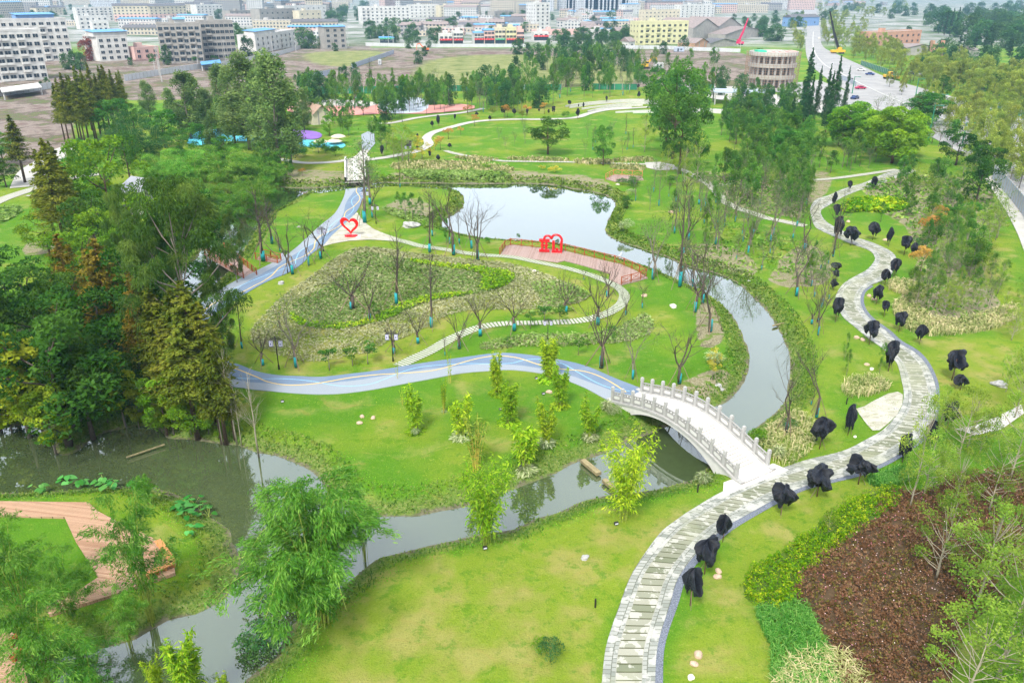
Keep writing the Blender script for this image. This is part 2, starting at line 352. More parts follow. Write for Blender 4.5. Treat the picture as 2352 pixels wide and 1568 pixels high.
# ---------------------------------------------------------------- draped sheets
def off(Y): return .045+.0004*max(0, Y-60)
def resample(p, n):
    s = np.r_[0, np.cumsum(np.hypot(*np.diff(p, axis=0).T))]; q = np.linspace(0, s[-1], n)
    return np.stack([np.interp(q, s, p[:, 0]), np.interp(q, s, p[:, 1])], 1), s[-1]
def ribbon(name, Lp, Rp, mat, cols=6, step=.6, dz=0, edge=0.0, kind='structure', width=None, lay=True):
    L, _ = resample(catmull(PN(Lp), False, 6), 200); Rr, _ = resample(catmull(PN(Rp), False, 6), 200)
    for _ in range(3):                         # pair the two edges through a common middle line
        mid = (L+Rr)/2
    Ln = np.r_[0, np.cumsum(np.hypot(*np.diff(mid, axis=0).T))]; n = max(4, int(Ln[-1]/step))
    q = np.linspace(0, Ln[-1], n); L = np.stack([np.interp(q, Ln, L[:, i]) for i in (0, 1)], 1); Rr = np.stack([np.interp(q, Ln, Rr[:, i]) for i in (0, 1)], 1)
    if width:
        c = (L+Rr)/2; tg = np.gradient(c, axis=0); tg /= np.hypot(*tg.T)[:, None]; nn = np.stack([-tg[:, 1], tg[:, 0]], 1)
        L = c+nn*width/2; Rr = c-nn*width/2
    return sheet(name, L, Rr, q, mat, cols, dz, edge, kind)
def sheet(name, L, Rr, q, mat, cols, dz, edge, kind='structure'):
    V = []; UV = []; n = len(L)
    for i in range(n):
        wd = float(np.hypot(*(Rr[i]-L[i])))
        for j in range(cols+1):
            u = j/cols; x, y = L[i]*(1-u)+Rr[i]*u; V.append([x, y, 0]); UV.append((u*wd-wd/2, q[i]))
    A = np.array(V); z = hgt(A[:, 0], A[:, 1]); A[:, 2] = z+dz+np.array([off(y) for y in A[:, 1]])
    c = cols+1; F = [(i*c+j, i*c+j+1, (i+1)*c+j+1, (i+1)*c+j) for i in range(n-1) for j in range(cols)]
    V = A.tolist()
    if edge:                                   # a real kerb depth along both sides
        for side in (0, cols):
            o_ = len(V)
            for i in range(n): x, y, zz = V[i*c+side]; V.append([x, y, zz-edge]); UV.append(UV[i*c+side])
            for i in range(n-1):
                f = (i*c+side, (i+1)*c+side, o_+i+1, o_+i); F.append(f if side == 0 else f[::-1])
    me = mesh_from(name, V, F, [mat], uv=UV); return struct(name, me, kind) if kind else me
def line_ribbon(name, pts, width, mat, dz, step=.35, z0=0, kind='structure', cols=1):
    c, _ = resample(catmull(PN(pts, z0), False, 8), 400); Ln = np.r_[0, np.cumsum(np.hypot(*np.diff(c, axis=0).T))]
    n = max(4, int(Ln[-1]/step)); q = np.linspace(0, Ln[-1], n); c = np.stack([np.interp(q, Ln, c[:, i]) for i in (0, 1)], 1)
    tg = np.gradient(c, axis=0); tg /= np.hypot(*tg.T)[:, None]; nn = np.stack([-tg[:, 1], tg[:, 0]], 1)
    return sheet(name, c+nn*width/2, c-nn*width/2, q, mat, cols, dz, 0, kind)
def patch(name, pts, mat, dz=.0, smooth=2, res=1.0, kind='structure', flat=None):   # draped polygon
    p = PN(catmull(pts, True, smooth)) if smooth else PN(pts)
    import mathutils
    x0, x1, y0, y1 = p[:, 0].min(), p[:, 0].max(), p[:, 1].min(), p[:, 1].max()
    res = max(res, (x1-x0)/90, (y1-y0)/90)
    gx, gy = np.meshgrid(np.arange(x0, x1, res), np.arange(y0, y1, res)); gx = gx.ravel(); gy = gy.ravel()
    k = sdf(gx, gy, p) < -res*.4
    pts2 = [Vector(v) for v in p.tolist()] + [Vector((a, b)) for a, b in zip(gx[k], gy[k])]
    n = len(p); vs, es, fs, *_ = mathutils.geometry.delaunay_2d_cdt(pts2, [(i, (i+1) % n) for i in range(n)], [list(range(n))], 1, 1e-5)
    A = np.array([(v.x, v.y) for v in vs]); z = hgt(A[:, 0], A[:, 1]) if flat is None else np.full(len(A), flat)
    V = [(a[0], a[1], zz+dz+off(a[1])) for a, zz in zip(A, z)]
    F = []
    for f in fs:
        a, b, c = (A[i] for i in f[:3])
        F.append(tuple(f) if (b[0]-a[0])*(c[1]-a[1])-(b[1]-a[1])*(c[0]-a[0]) > 0 else tuple(f)[::-1])
    me = mesh_from(name, V, F, [mat], uv=[(v[0], v[1]) for v in V]); return struct(name, me, kind) if kind else me
# ---------------------------------------------------------------- path materials
def uvxy(t):
    s = N(t, "SeparateXYZ"); t.links.new(N(t, "UVMap").outputs[0], s.inputs[0]); return s.outputs[0], s.outputs[1]
m, t, o = newmat("stone_path"); u, v = uvxy(t); uvn = N(t, "UVMap").outputs[0]; tc = N(t, "TexCoord").outputs["Object"]
br = N(t, "TexBrick", offset=.5, squash=1); br.inputs["Scale"].default_value = 1; br.inputs["Mortar Size"].default_value = .026; br.inputs["Brick Width"].default_value = .36; br.inputs["Row Height"].default_value = .55
br.inputs["Color1"].default_value = (.20, .22, .195, 1); br.inputs["Color2"].default_value = (.36, .37, .34, 1); br.inputs["Mortar"].default_value = (.11, .12, .09, 1)
cb = N(t, "CombineXYZ"); t.links.new(v, cb.inputs[0]); t.links.new(u, cb.inputs[1]); t.links.new(cb.outputs[0], br.inputs["Vector"])
# treads in the middle band
w_ = mth(t, 'FRACT', mth(t, 'DIVIDE', v, .66)); tread = mth(t, 'LESS_THAN', w_, .13)
cell = N(t, "TexWhiteNoise", noise_dimensions='1D'); t.links.new(mth(t, 'FLOOR', mth(t, 'DIVIDE', v, .66)), cell.inputs["W"])
slab = ramp(t, cell.outputs["Value"], [(0, (.16, .18, .115)), (.5, (.24, .25, .185)), (1, (.33, .33, .27))])
wet = fr(t, noise(t, 1.3, 4, tc), .53, .57)
slab = mixc(t, mth(t, 'MULTIPLY', wet, .8), slab, (.44, .44, .39))
slab = mixc(t, tread, slab, (.05, .055, .015))
side = mixc(t, mth(t, 'MULTIPLY', fr(t, noise(t, .9, 5, tc), .50, .56), .7), br.outputs["Color"], (.46, .46, .43))
au = mth(t, 'ABSOLUTE', u); mid = mth(t, 'LESS_THAN', au, .78)
col = mixc(t, mid, side, slab)
col = mixc(t, mth(t, 'MULTIPLY', fr(t, noise(t, .16, 4, tc), .5, .62), .35), col, (.30, .32, .20))
col = mixc(t, mth(t, 'LESS_THAN', mth(t, 'ABSOLUTE', mth(t, 'SUBTRACT', au, .80)), .02), col, (.30, .30, .26))
pbr(t, o, col, .6, mth(t, 'ADD', mth(t, 'MULTIPLY', mth(t, 'MULTIPLY', tread, mid), -1), mth(t, 'MULTIPLY', br.outputs["Fac"], -.5)), .5, .04)
def stepmat(name, pitch, duty, cs, gap, full=.0):
    m, t, o = newmat(name); u, v = uvxy(t); tc = N(t, "TexCoord").outputs["Object"]
    f = mth(t, 'FRACT', mth(t, 'DIVIDE', v, pitch)); g = mth(t, 'GREATER_THAN', f, duty)
    c = ramp(t, noise(t, 2.5, 4, tc), [(.35, tuple(x*.8 for x in cs)), (.65, cs)])
    pbr(t, o, mixc(t, g, c, gap), .75, mth(t, 'MULTIPLY', g, -1), .4, .03)
stepmat("step_slabs", .46, .62, (.46, .46, .40), (.09, .17, .03))
stepmat("small_slabs", .7, .86, (.42, .42, .36), (.2, .21, .15))
m, t, o = newmat("plaza_brick"); tc = N(t, "TexCoord").outputs["Object"]
br = N(t, "TexBrick", offset=.5); br.inputs["Scale"].default_value = 1; br.inputs["Mortar Size"].default_value = .012; br.inputs["Brick Width"].default_value = .5; br.inputs["Row Height"].default_value = .22
br.inputs["Color1"].default_value = (.30, .29, .22, 1); br.inputs["Color2"].default_value = (.44, .43, .35, 1); br.inputs["Mortar"].default_value = (.28, .27, .2, 1); t.links.new(tc, br.inputs["Vector"])
pbr(t, o, mixc(t, mth(t, 'MULTIPLY', fr(t, noise(t, .6, 5, tc), .45, .6), .5), br.outputs["Color"], (.48, .48, .43)), .7)
m, t, o = newmat("blue_path"); u, v = uvxy(t); tc = N(t, "TexCoord").outputs["Object"]
wave = mth(t, 'MULTIPLY', mth(t, 'SINE', mth(t, 'MULTIPLY', v, .16)), .85)
lt = fr(t, mth(t, 'ADD', mth(t, 'ADD', u, wave), .15), .0, .04)
c = mixc(t, lt, (.29, .33, .36), (.14, .205, .29))
c = mixc(t, mth(t, 'MULTIPLY', fr(t, noise(t, .35, 5, tc), .45, .7), .25), c, (.32, .36, .42))
c = mixc(t, mth(t, 'MULTIPLY', noise(t, 30, 2, tc), .35), c, (.12, .16, .25))
pbr(t, o, c, .8, noise(t, 20, 2, tc), .2, .01)
plain("yellow_paint", (.60, .44, .15), .6, .1, 8); plain("cyan_paint", (.22, .46, .66), .6, .1, 8)
plain("gravel", (.14, .16, .20), .9, .6, 14); plain("kerb_stone", (.50, .50, .46), .8, .12)
plain("white_stone", (.56, .56, .54), .7, .10, 1.2); plain("grey_stone", (.40, .40, .39), .75, .16, 1.5); plain("panel_stone", (.30, .30, .29), .8, .12, 3)
plain("pale_concrete", (.42, .41, .38), .85, .14, .3); plain("road_concrete", (.30, .30, .30), .85, .16, .12)
# ---------------------------------------------------------------- paths
ribbon("gravel_strip", [(1505,1568+40),(1505,1568),(1511,1476),(1541,1381),(1553,1338),(1583,1291),(1631,1238),(1681,1196),(1764,1151),(1846,1116),(1964,1086),(2039,1056),(2089,1026),(2121,1004),(2146,959),(2150,894),(2139,859),(2119,826),(2096,804),(2061,784),(2039,762),(2004,737),(1984,714),(1976,692),(1981,672),(2001,657)],
 [(1523,1608),(1523,1568),(1528,1476),(1560,1381),(1572,1340),(1600,1296),(1645,1246),(1693,1205),(1772,1160),(1852,1123),(1969,1093),(2046,1062),(2098,1031),(2130,1008),(2155,961),(2158,894),(2147,857),(2127,822),(2104,799),(2070,779),(2048,759),(2013,735),(1992,713),(1984,692),(1988,673),(2006,660)], "gravel", 2, .8, -.015)
MAIN_L = [(1375,1620),(1382,1568),(1393,1476),(1426,1381),(1448,1326),(1476,1283),(1518,1226),(1551,1198),(1581,1175),(1651,1131),(1730,1098),(1801,1071),(1864,1049),(1939,1031),(1989,1009),(2026,991),(2051,966),(2069,939),(2076,909),(2074,884),(2064,841),(2054,824),(2026,799),(1991,777),(1954,744),(1936,727),(1924,699),(1919,682),(1934,657),(1964,637),(1989,622),(2006,604),(2009,592),(1996,577),(1959,562),(1924,547),(1884,529),(1871,519),(1864,499),(1861,479),(1874,459),(1904,449),(1939,434),(1989,419),(2030,400),(2080,388)]
MAIN_R = [(1502,1620),(1505,1568),(1511,1476),(1541,1381),(1553,1338),(1583,1291),(1631,1238),(1660,1211),(1681,1196),(1764,1151),(1805,1133),(1846,1116),(1964,1086),(2039,1056),(2089,1026),(2121,1004),(2146,959),(2152,925),(2150,894),(2139,859),(2119,826),(2096,804),(2061,784),(2039,762),(2004,737),(1984,714),(1976,692),(1981,672),(2001,657),(2029,644),(2046,632),(2058,609),(2056,589),(2039,574),(2001,557),(1964,544),(1939,532),(1904,514),(1889,499),(1886,484),(1904,472),(1939,452),(1976,437),(2021,424),(2070,405),(2110,393)]
ribbon("stone_path", MAIN_L, MAIN_R, "stone_path", 6, .5, .01, .12)
BL_OUT = [(1412,925),(1391,916),(1351,894),(1301,874),(1238,854),(1176,845),(1126,848),(1063,856),(976,876),(888,891),(813,900),(738,905),(663,905),(588,899),(562,894),(525,888),(475,868),(440,835),(425,800),(425,760),(438,722),(475,687),(530,652),(588,624),(648,592),(683,567),(708,544),(738,517),(768,492),(785,464),(793,442),(794,424)]
BL_IN = [(1480,898),(1451,884),(1401,864),(1351,844),(1301,829),(1238,816),(1176,810),(1138,810),(1088,815),(1013,826),(913,845),(863,854),(813,860),(738,868),(688,866),(638,863),(588,854),(550,841),(512,829),(487,810),(473,785),(470,755),(475,735),(492,719),(525,697),(588,662),(625,644),(663,627),(695,604),(713,584),(743,564),(763,542),(795,512),(818,488),(828,470),(838,449),(843,424)]
ribbon("blue_path", BL_OUT, BL_IN, "blue_path", 6, .5, .012, .1)
struct("plaza_paving", patch("plaza", [(820,488),(828,500),(838,512),(858,527),(888,539),(915,548),(925,556),(898,554),(850,551),(803,554),(763,561),(741,567),(760,543),(793,513)], "plaza_brick", .006, 1, .8, None))
YL = [(824,427),(818,440),(827,457),(813,475),(795,487),(790,500),(783,517),(763,530),(738,542),(725,555),(720,572),(700,587),(670,600),(643,615),(625,635),(603,650),(588,657),(550,675),(500,692),(470,712),(447,740),(437,775),(446,805),(470,830),(497,840),(537,849),(588,867),(613,879),(650,887),(688,887),(738,881),(800,870),(863,863),(938,859),(988,854),(1025,844),(1063,831),(1100,821),(1138,816),(1176,818),(1201,823),(1238,835),(1288,848),(1338,854),(1376,865),(1408,881),(1438,902)]
CL = [(828,430),(829,442),(810,457),(808,467),(813,479),(803,494),(775,507),(758,522),(753,537),(738,554),(713,564),(690,577),(680,594),(675,609),(638,624),(613,634),(588,644),(550,660),(500,682),(460,703),(450,740),(430,780),(436,815),(465,848),(497,861),(525,870),(588,872),(638,872),(688,875),(738,881),(763,885),(800,887),(850,883),(888,871),(925,856),(963,845),(1013,838),(1063,834),(1126,833),(1176,831),(1201,825),(1238,823),(1288,834),(1326,856),(1363,876),(1401,891),(1446,900)]
line_ribbon("yellow_path_line", YL, .16, "yellow_paint", .022); line_ribbon("light_blue_path_line", CL, .11, "cyan_paint", .018)
line_ribbon("stepping_stone_path", [(905,550),(940,558),(963,564),(1013,572),(1063,581),(1113,587),(1176,593),(1226,602),(1276,612),(1326,624),(1363,634),(1396,647),(1421,662),(1434,679),(1427,699),(1408,714),(1383,724),(1351,732),(1301,738),(1226,741),(1176,742),(1138,745),(1100,752),(1063,764),(1025,781),(988,804),(950,824),(915,843)], 1.45, "step_slabs", .006)
line_ribbon("garden_path", [(1500,377),(1545,385),(1581,397),(1601,409),(1626,422),(1646,442),(1663,462),(1688,477),(1726,489),(1764,502),(1801,509),(1850,519)], 2.0, "small_slabs", .004)
line_ribbon("side_path", [(1640,427),(1700,421),(1800,417),(1900,412),(1980,402),(2060,390)], 1.6, "small_slabs", .002)
line_ribbon("lawn_edge_path", [(1023,347),(1058,356),(1143,369),(1176,371),(1313,373),(1406,376),(1490,378)], 1.6, "small_slabs", .002)
line_ribbon("west_step_path", [(-60,490),(0,461),(50,443),(110,425),(165,410),(230,400)], 3.0, "small_slabs", .004)
line_ribbon("west_stone_path", [(60,450),(110,453),(170,470)], 1.0, "small_slabs", .004)
line_ribbon("lakeside_path", [(1700,255),(1600,250),(1520,246),(1471,248),(1426,251),(1388,254),(1351,262),(1331,269),(1301,273),(1238,275),(1176,275),(1113,278),(1075,283),(1025,296),(993,306),(980,318),(985,332),(963,346),(938,352),(888,362),(838,368)], 2.6, "pale_concrete", .004, 1.0)
line_ribbon("west_lawn_path", [(640,366),(663,370),(700,375),(750,374),(793,369),(822,362),(840,345)], 2.2, "pale_concrete", .006, 1.0)
patch("garden_pad", [(1481,374),(1515,373),(1550,380),(1548,391),(1510,392),(1485,386)], "pale_concrete", .01, 1, 2)
patch("path_junction", [(815,360),(838,350),(850,362),(838,372),(797,372),(800,366)], "pale_concrete", .012, 1, 1.5)
patch("blue_pad", [(830,310),(845,303),(860,308),(862,330),(850,345),(832,345)], "blue_path", .016, 1, 2)
line_ribbon("back_path", [(862,285),(900,283),(955,272),(1010,265),(1060,260),(1110,250)], 2.4, "pale_concrete", .004, 1.5)
patch("paving_in_the_grass", [(2004,990),(1990,975),(1975,955),(1966,940),(1985,935),(2000,925),(2018,915),(2040,903),(2062,898),(2074,905),(2072,930),(2060,955),(2040,975),(2020,990)], "paver_tan" if 0 else "plaza_brick", .008, 0, .8)
patch("stone_clearing", [(2195,985),(2240,975),(2290,955),(2345,930),(2352,950),(2300,985),(2240,1000)], "pale_concrete", .01, 1, 1)
# the concrete road along the right, its pavement and the building-site track
road_L = [(1800,20),(1840,45),(1853,72),(1850,100),(1856,140),(1895,178),(1955,215),(2010,247),(2095,292),(2170,332),(2240,372),(2296,400),(2375,490),(2520,640)]
road_R = [(1875,20),(1880,48),(1884,72),(1888,105),(1925,127),(1975,150),(2034,178),(2140,210),(2245,238),(2352,272),(2480,310),(2600,350),(2760,400),(2900,450)]
ribbon("road", road_L, road_R, "road_concrete", 8, 4, .02, .1)
patch("road_junction", [(1880,185),(1930,205),(1975,225),(2030,262),(2000,268),(1930,252),(1880,232),(1800,215),(1740,205),(1700,200),(1720,190),(1800,195)], "road_concrete", .06, 1, 6)
line_ribbon("road_marking", [(1868,75),(1868,110),(1888,145),(1935,172),(2000,205),(2080,240),(2180,280),(2280,325),(2400,380)], .5, "white_stone", .14, 3)
ribbon("pavement", [(2262,412),(2269,422),(2290,455),(2314,492),(2340,545),(2352,577),(2400,690)], [(2278,404),(2296,418),(2322,452),(2352,497),(2380,530),(2420,600),(2500,700)], "pale_concrete", 3, 2, .05, .1)
line_ribbon("dirt_track", [(60,430),(75,395),(110,370),(150,345),(190,330)], 6, "pale_concrete", .0, 2)
plain("cyan_rubber", (.10, .48, .62), .8, .1, .3); plain("purple_rubber", (.22, .12, .42), .8, .1, .3); plain("pink_rubber", (.55, .25, .22), .8, .15, .2); plain("pale_blue_paving", (.42, .48, .56), .8, .12, .2)
patch("cyan_play_surface", [(430,330),(450,305),(500,298),(520,312),(600,312),(660,318),(700,322),(760,325),(790,330),(788,340),(740,340),(680,336),(600,328),(520,325),(470,335)], "cyan_rubber", .02, 2, 2)
patch("purple_play_surface", [(600,305),(640,300),(700,300),(735,306),(738,316),(715,321),(660,317),(610,312)], "purple_rubber", .03, 2, 2)
patch("pink_play_surface", [(660,248),(740,232),(860,240),(930,245),(1060,240),(1090,250),(980,262),(880,262),(760,268),(680,262)], "pink_rubber", .02, 2, 4)
patch("pale_play_surface", [(880,232),(960,225),(985,240),(970,258),(900,262),(870,250)], "pale_blue_paving", .05, 2, 4)
patch("white_play_surface", [(690,232),(780,230),(860,236),(850,246),(760,244),(700,246)], "pale_concrete", .06, 2, 4)
patch("market_square", [(1510,200),(1700,200),(1760,215),(1900,235),(1960,250),(1900,262),(1800,250),(1650,230)], "pale_concrete", .03, 1, 5)
# ---------------------------------------------------------------- foliage
rng = np.random.default_rng(7)
def unit(n, up=0.0, r=None):
    r = r or rng; v = r.normal(size=(n, 3)); v[:, 2] += up; return v/np.linalg.norm(v, axis=1)[:, None]
def leaves(Pt, size, long=2.2, droop=0.0, up=.5, dirs=None, r=None, fold=.0):
    """rhombic leaf-spray quads at points Pt"""
    r = r or rng; n = len(Pt); nrm = unit(n, up*2, r)
    d = unit(n, 0, r) if dirs is None else dirs + .5*unit(n, 0, r)
    d = d - nrm*np.sum(d*nrm, 1)[:, None]; d[:, 2] -= droop; d /= np.linalg.norm(d, axis=1)[:, None]+1e-9
    s = np.cross(nrm, d); s /= np.linalg.norm(s, axis=1)[:, None]+1e-9
    L = (size*r.uniform(.6, 1.3, n))[:, None] if not hasattr(size, 'shape') else size[:, None]
    W = L/long
    return np.stack([Pt-d*L*.5, Pt+s*W*.5-d*L*.05, Pt+d*L*.5, Pt-s*W*.5-d*L*.05], 1)
def blob_points(C, Rd, n, r=None, shell=.55, flat=.75, below=.55):
    """points near the outer shells of clumps; fewer underneath"""
    r = r or rng; k = r.integers(0, len(C), n); v = unit(n, .35, r)
    kill = (v[:, 2] < -.2) & (r.random(n) < below); v[kill, 2] *= -1
    rad = Rd[k]*(shell+(1-shell)*r.random(n)**.6)
    p = C[k]+v*rad[:, None]*np.array([1, 1, flat]); return p, k, v
def crown_blobs(r, shape, nb, H0, H1, W, br=(.18, .32)):
    """clump centres inside a crown envelope, H0..H1 height, W = radius"""
    C = []
    while len(C) < nb:
        u = r.random(); a = r.random()*2*math.pi
        if shape == 'round': wr = math.sqrt(max(0, 1-(2*u-1)**2*.9))
        elif shape == 'cone': wr = (1-u)**.8*.9+.08
        elif shape == 'oval': wr = math.sin(math.pi*min(1, u*.85+.12))**.7
        elif shape == 'umbrella': u = .45+.55*u; wr = math.sqrt(max(0, 1-((u-.45)/.6)**2))
        elif shape == 'column': wr = .55*math.sin(math.pi*min(1, u*.9+.06))**.4
        q = math.sqrt(r.random())*.25+.75 if r.random() < .65 else r.random()
        C.append((math.cos(a)*wr*W*q*.86, math.sin(a)*wr*W*q*.86, H0+(H1-H0)*u))
    C = np.array(C); return C, r.uniform(br[0], br[1], nb)*W
def tree_mesh(seed, H, W, shape, nb, nl, size, mat, bark, H0=.3, trunk=.02, limbs=8, long=2.2, droop=0, up=.5, br=(.2, .34), below=.55, lean=.03, flat=.75, shell=.55, stems=1, straight=False):
    r = np.random.default_rng(seed); C, Rd = crown_blobs(r, shape, nb, H*H0, H*.96, W, br)
    p, k, v = blob_points(C, Rd, nl, r, shell, flat, below)
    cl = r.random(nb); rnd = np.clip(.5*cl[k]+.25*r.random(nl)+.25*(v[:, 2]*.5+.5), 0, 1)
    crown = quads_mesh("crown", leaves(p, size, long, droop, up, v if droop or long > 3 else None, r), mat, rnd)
    b = MB(); rt = H*trunk
    for s_ in range(stems):
        bx, by = (0, 0) if stems == 1 else (r.normal()*.35, r.normal()*.35)
        ps = [(bx, by, 0)]; top = H*(.9 if shape in ('cone', 'column') else .68)
        for i in range(1, 6):
            f = i/5; ps.append((bx+lean*H*f*math.sin(seed+i)*.4 + (0 if stems == 1 else bx*f*2.5), by+lean*H*f*math.cos(seed*2+i)*.4+(0 if stems == 1 else by*f*2.5), top*f))
        b.tube(ps, [rt*(1.15-.95*i/5)/(stems**.5) for i in range(6)], 6)
    for i in r.choice(nb, min(limbs, nb), replace=False):
        c = C[i]; z0 = min(top*.95, max(H*.12, c[2]-(.5*math.hypot(c[0], c[1])+H*.05))); z0 = max(z0, H*H0*.55)
        f = min(1, z0/top); j = min(4, int(f*5)); a0 = np.array(ps[j])*(1-(f*5-j))+np.array(ps[j+1])*(f*5-j)
        mid = (a0+c)/2+np.array([0, 0, -.02*H]); b.tube([a0, mid, c], [rt*.5*(1.1-f), rt*.3, rt*.1], 4, cap=False)
    return [("trunk", b.mesh("trunk", bark, True)), ("crown", crown)]
plain("bark_grey", (.16, .14, .115), .9, .35, 6); plain("bark_brown", (.10, .065, .045), .9, .35, 6); plain("bark_dark", (.075, .062, .048), .9, .3, 6); plain("bark_pale", (.30, .27, .20), .9, .25, 5); plain("bark_red", (.16, .09, .06), .9, .3, 5)
plain("bamboo_culm", (.26, .33, .05), .5, .3, 4); plain("bamboo_yellow", (.50, .40, .07), .5, .25, 4)
plain("teal_wrap", (.015, .27, .30), .6, .15, 5); plain("green_wrap", (.02, .28, .14), .6, .15, 5); plain("blue_wrap", (.01, .16, .36), .6, .2, 5); plain("stake_wood", (.20, .15, .10), .9, .2, 5)
leafmat("leaf_deep", (.012, .05, .008), (.035, .10, .014), (.08, .17, .025))
leafmat("leaf_euc", (.022, .06, .010), (.055, .12, .020), (.15, .23, .045))
leafmat("leaf_mid", (.025, .085, .016), (.055, .16, .024), (.12, .26, .035))
leafmat("leaf_bright", (.05, .14, .012), (.12, .26, .018), (.26, .40, .03))
leafmat("leaf_plane", (.07, .13, .010), (.17, .25, .016), (.34, .38, .035))
leafmat("leaf_poplar", (.05, .11, .03), (.12, .20, .055), (.26, .34, .11), .4)
leafmat("leaf_fir", (.012, .050, .020), (.028, .088, .030), (.06, .13, .035))
leafmat("leaf_rust", (.085, .075, .010), (.15, .13, .018), (.26, .19, .03))
leafmat("leaf_olive", (.05, .08, .010), (.12, .155, .018), (.23, .245, .035))
leafmat("leaf_bamboo", (.035, .13, .015), (.10, .26, .03), (.26, .44, .08), .45)
leafmat("leaf_lime", (.10, .22, .012), (.23, .40, .02), (.45, .56, .04), .45)
leafmat("leaf_yellow", (.25, .22, .02), (.48, .42, .05), (.65, .60, .12), .45)
leafmat("leaf_street", (.11, .17, .03), (.22, .29, .05), (.38, .42, .09), .45)
leafmat("leaf_young", (.03, .11, .015), (.08, .20, .03), (.19, .32, .05), .45)
leafmat("leaf_airy", (.07, .15, .02), (.17, .28, .035), (.34, .43, .07), .5)
leafmat("leaf_blue", (.018, .07, .022), (.045, .125, .035), (.11, .21, .06))
leafmat("leaf_orange", (.22, .11, .02), (.42, .24, .05), (.55, .36, .12))
leafmat("leaf_red", (.10, .02, .015), (.20, .06, .035), (.30, .13, .07))
leafmat("leaf_willow", (.05, .11, .03), (.11, .19, .05), (.20, .28, .09), .5)
leafmat("leaf_silver", (.12, .18, .06), (.26, .33, .14), (.46, .50, .30))
leafmat("leaf_taro", (.03, .15, .02), (.06, .23, .045), (.11, .32, .08), .3)
leafmat("bed_grey", (.12, .13, .055), (.21, .22, .11), (.31, .30, .17), .25)
leafmat("bed_green", (.09, .16, .03), (.15, .235, .05), (.25, .32, .11), .25)
leafmat("bed_bright", (.07, .16, .008), (.16, .27, .015), (.34, .38, .03), .3)
leafmat("bed_hedge", (.04, .14, .005), (.11, .25, .008), (.40, .44, .02), .3)
leafmat("bed_red", (.07, .038, .018), (.15, .078, .042), (.25, .16, .09), .25)
leafmat("bed_olive", (.06, .05, .012), (.14, .12, .03), (.24, .22, .06), .2)
leafmat("bed_flower", (.42, .06, .10), (.55, .25, .30), (.75, .65, .62), .2)
leafmat("bed_weeds", (.045, .11, .012), (.10, .19, .025), (.22, .28, .07), .2)
leafmat("bed_tall", (.05, .20, .025), (.12, .34, .05), (.30, .52, .12), .35)
leafmat("bed_plume", (.14, .19, .05), (.30, .32, .12), (.55, .46, .28), .3)
leafmat("bed_straw", (.22, .20, .09), (.42, .38, .2), (.62, .58, .42), .3)
leafmat("grass_fringe", (.045, .15, .008), (.10, .26, .012), (.24, .36, .03), .3)
T = {}
for i in range(3):
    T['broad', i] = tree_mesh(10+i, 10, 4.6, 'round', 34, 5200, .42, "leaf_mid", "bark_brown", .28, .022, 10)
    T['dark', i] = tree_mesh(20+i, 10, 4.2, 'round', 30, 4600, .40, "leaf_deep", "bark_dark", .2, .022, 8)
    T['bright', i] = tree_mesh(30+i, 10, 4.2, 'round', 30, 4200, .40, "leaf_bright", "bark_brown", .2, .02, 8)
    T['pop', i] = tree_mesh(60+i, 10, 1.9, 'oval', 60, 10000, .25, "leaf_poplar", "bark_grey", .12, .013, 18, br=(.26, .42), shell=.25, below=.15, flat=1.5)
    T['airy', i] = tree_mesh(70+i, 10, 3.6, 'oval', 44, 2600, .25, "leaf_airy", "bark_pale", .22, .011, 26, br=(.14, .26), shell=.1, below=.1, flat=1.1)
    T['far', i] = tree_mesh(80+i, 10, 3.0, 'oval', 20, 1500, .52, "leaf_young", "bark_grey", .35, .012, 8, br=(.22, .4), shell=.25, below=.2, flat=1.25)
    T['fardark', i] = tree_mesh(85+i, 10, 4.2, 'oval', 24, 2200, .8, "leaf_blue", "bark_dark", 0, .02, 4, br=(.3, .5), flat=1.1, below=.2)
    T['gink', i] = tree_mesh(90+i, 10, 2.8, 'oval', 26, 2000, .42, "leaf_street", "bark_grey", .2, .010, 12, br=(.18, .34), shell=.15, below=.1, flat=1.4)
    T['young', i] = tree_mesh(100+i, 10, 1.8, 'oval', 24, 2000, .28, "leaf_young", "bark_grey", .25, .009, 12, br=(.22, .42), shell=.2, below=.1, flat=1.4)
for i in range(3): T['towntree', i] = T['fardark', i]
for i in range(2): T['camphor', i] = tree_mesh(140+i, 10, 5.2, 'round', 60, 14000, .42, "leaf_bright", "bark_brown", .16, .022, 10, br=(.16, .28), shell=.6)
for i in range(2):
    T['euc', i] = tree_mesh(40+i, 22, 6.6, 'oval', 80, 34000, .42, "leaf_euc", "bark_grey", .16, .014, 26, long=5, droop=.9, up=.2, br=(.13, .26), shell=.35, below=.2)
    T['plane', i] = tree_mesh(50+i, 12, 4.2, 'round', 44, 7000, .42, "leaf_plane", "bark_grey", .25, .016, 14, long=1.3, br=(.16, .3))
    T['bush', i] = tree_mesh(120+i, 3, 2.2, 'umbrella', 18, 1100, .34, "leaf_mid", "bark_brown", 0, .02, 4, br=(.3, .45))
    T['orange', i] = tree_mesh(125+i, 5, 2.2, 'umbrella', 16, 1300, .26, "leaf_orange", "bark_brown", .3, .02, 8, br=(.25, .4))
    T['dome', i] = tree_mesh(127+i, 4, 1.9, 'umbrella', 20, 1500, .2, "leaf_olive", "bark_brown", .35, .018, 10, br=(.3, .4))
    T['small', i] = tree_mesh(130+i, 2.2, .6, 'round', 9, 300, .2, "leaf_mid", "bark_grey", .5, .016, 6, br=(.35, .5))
    T['yellowtree', i] = tree_mesh(133+i, 6, 2.1, 'round', 18, 1200, .28, "leaf_yellow", "bark_grey", .35, .014, 10, br=(.22, .4), shell=.2)
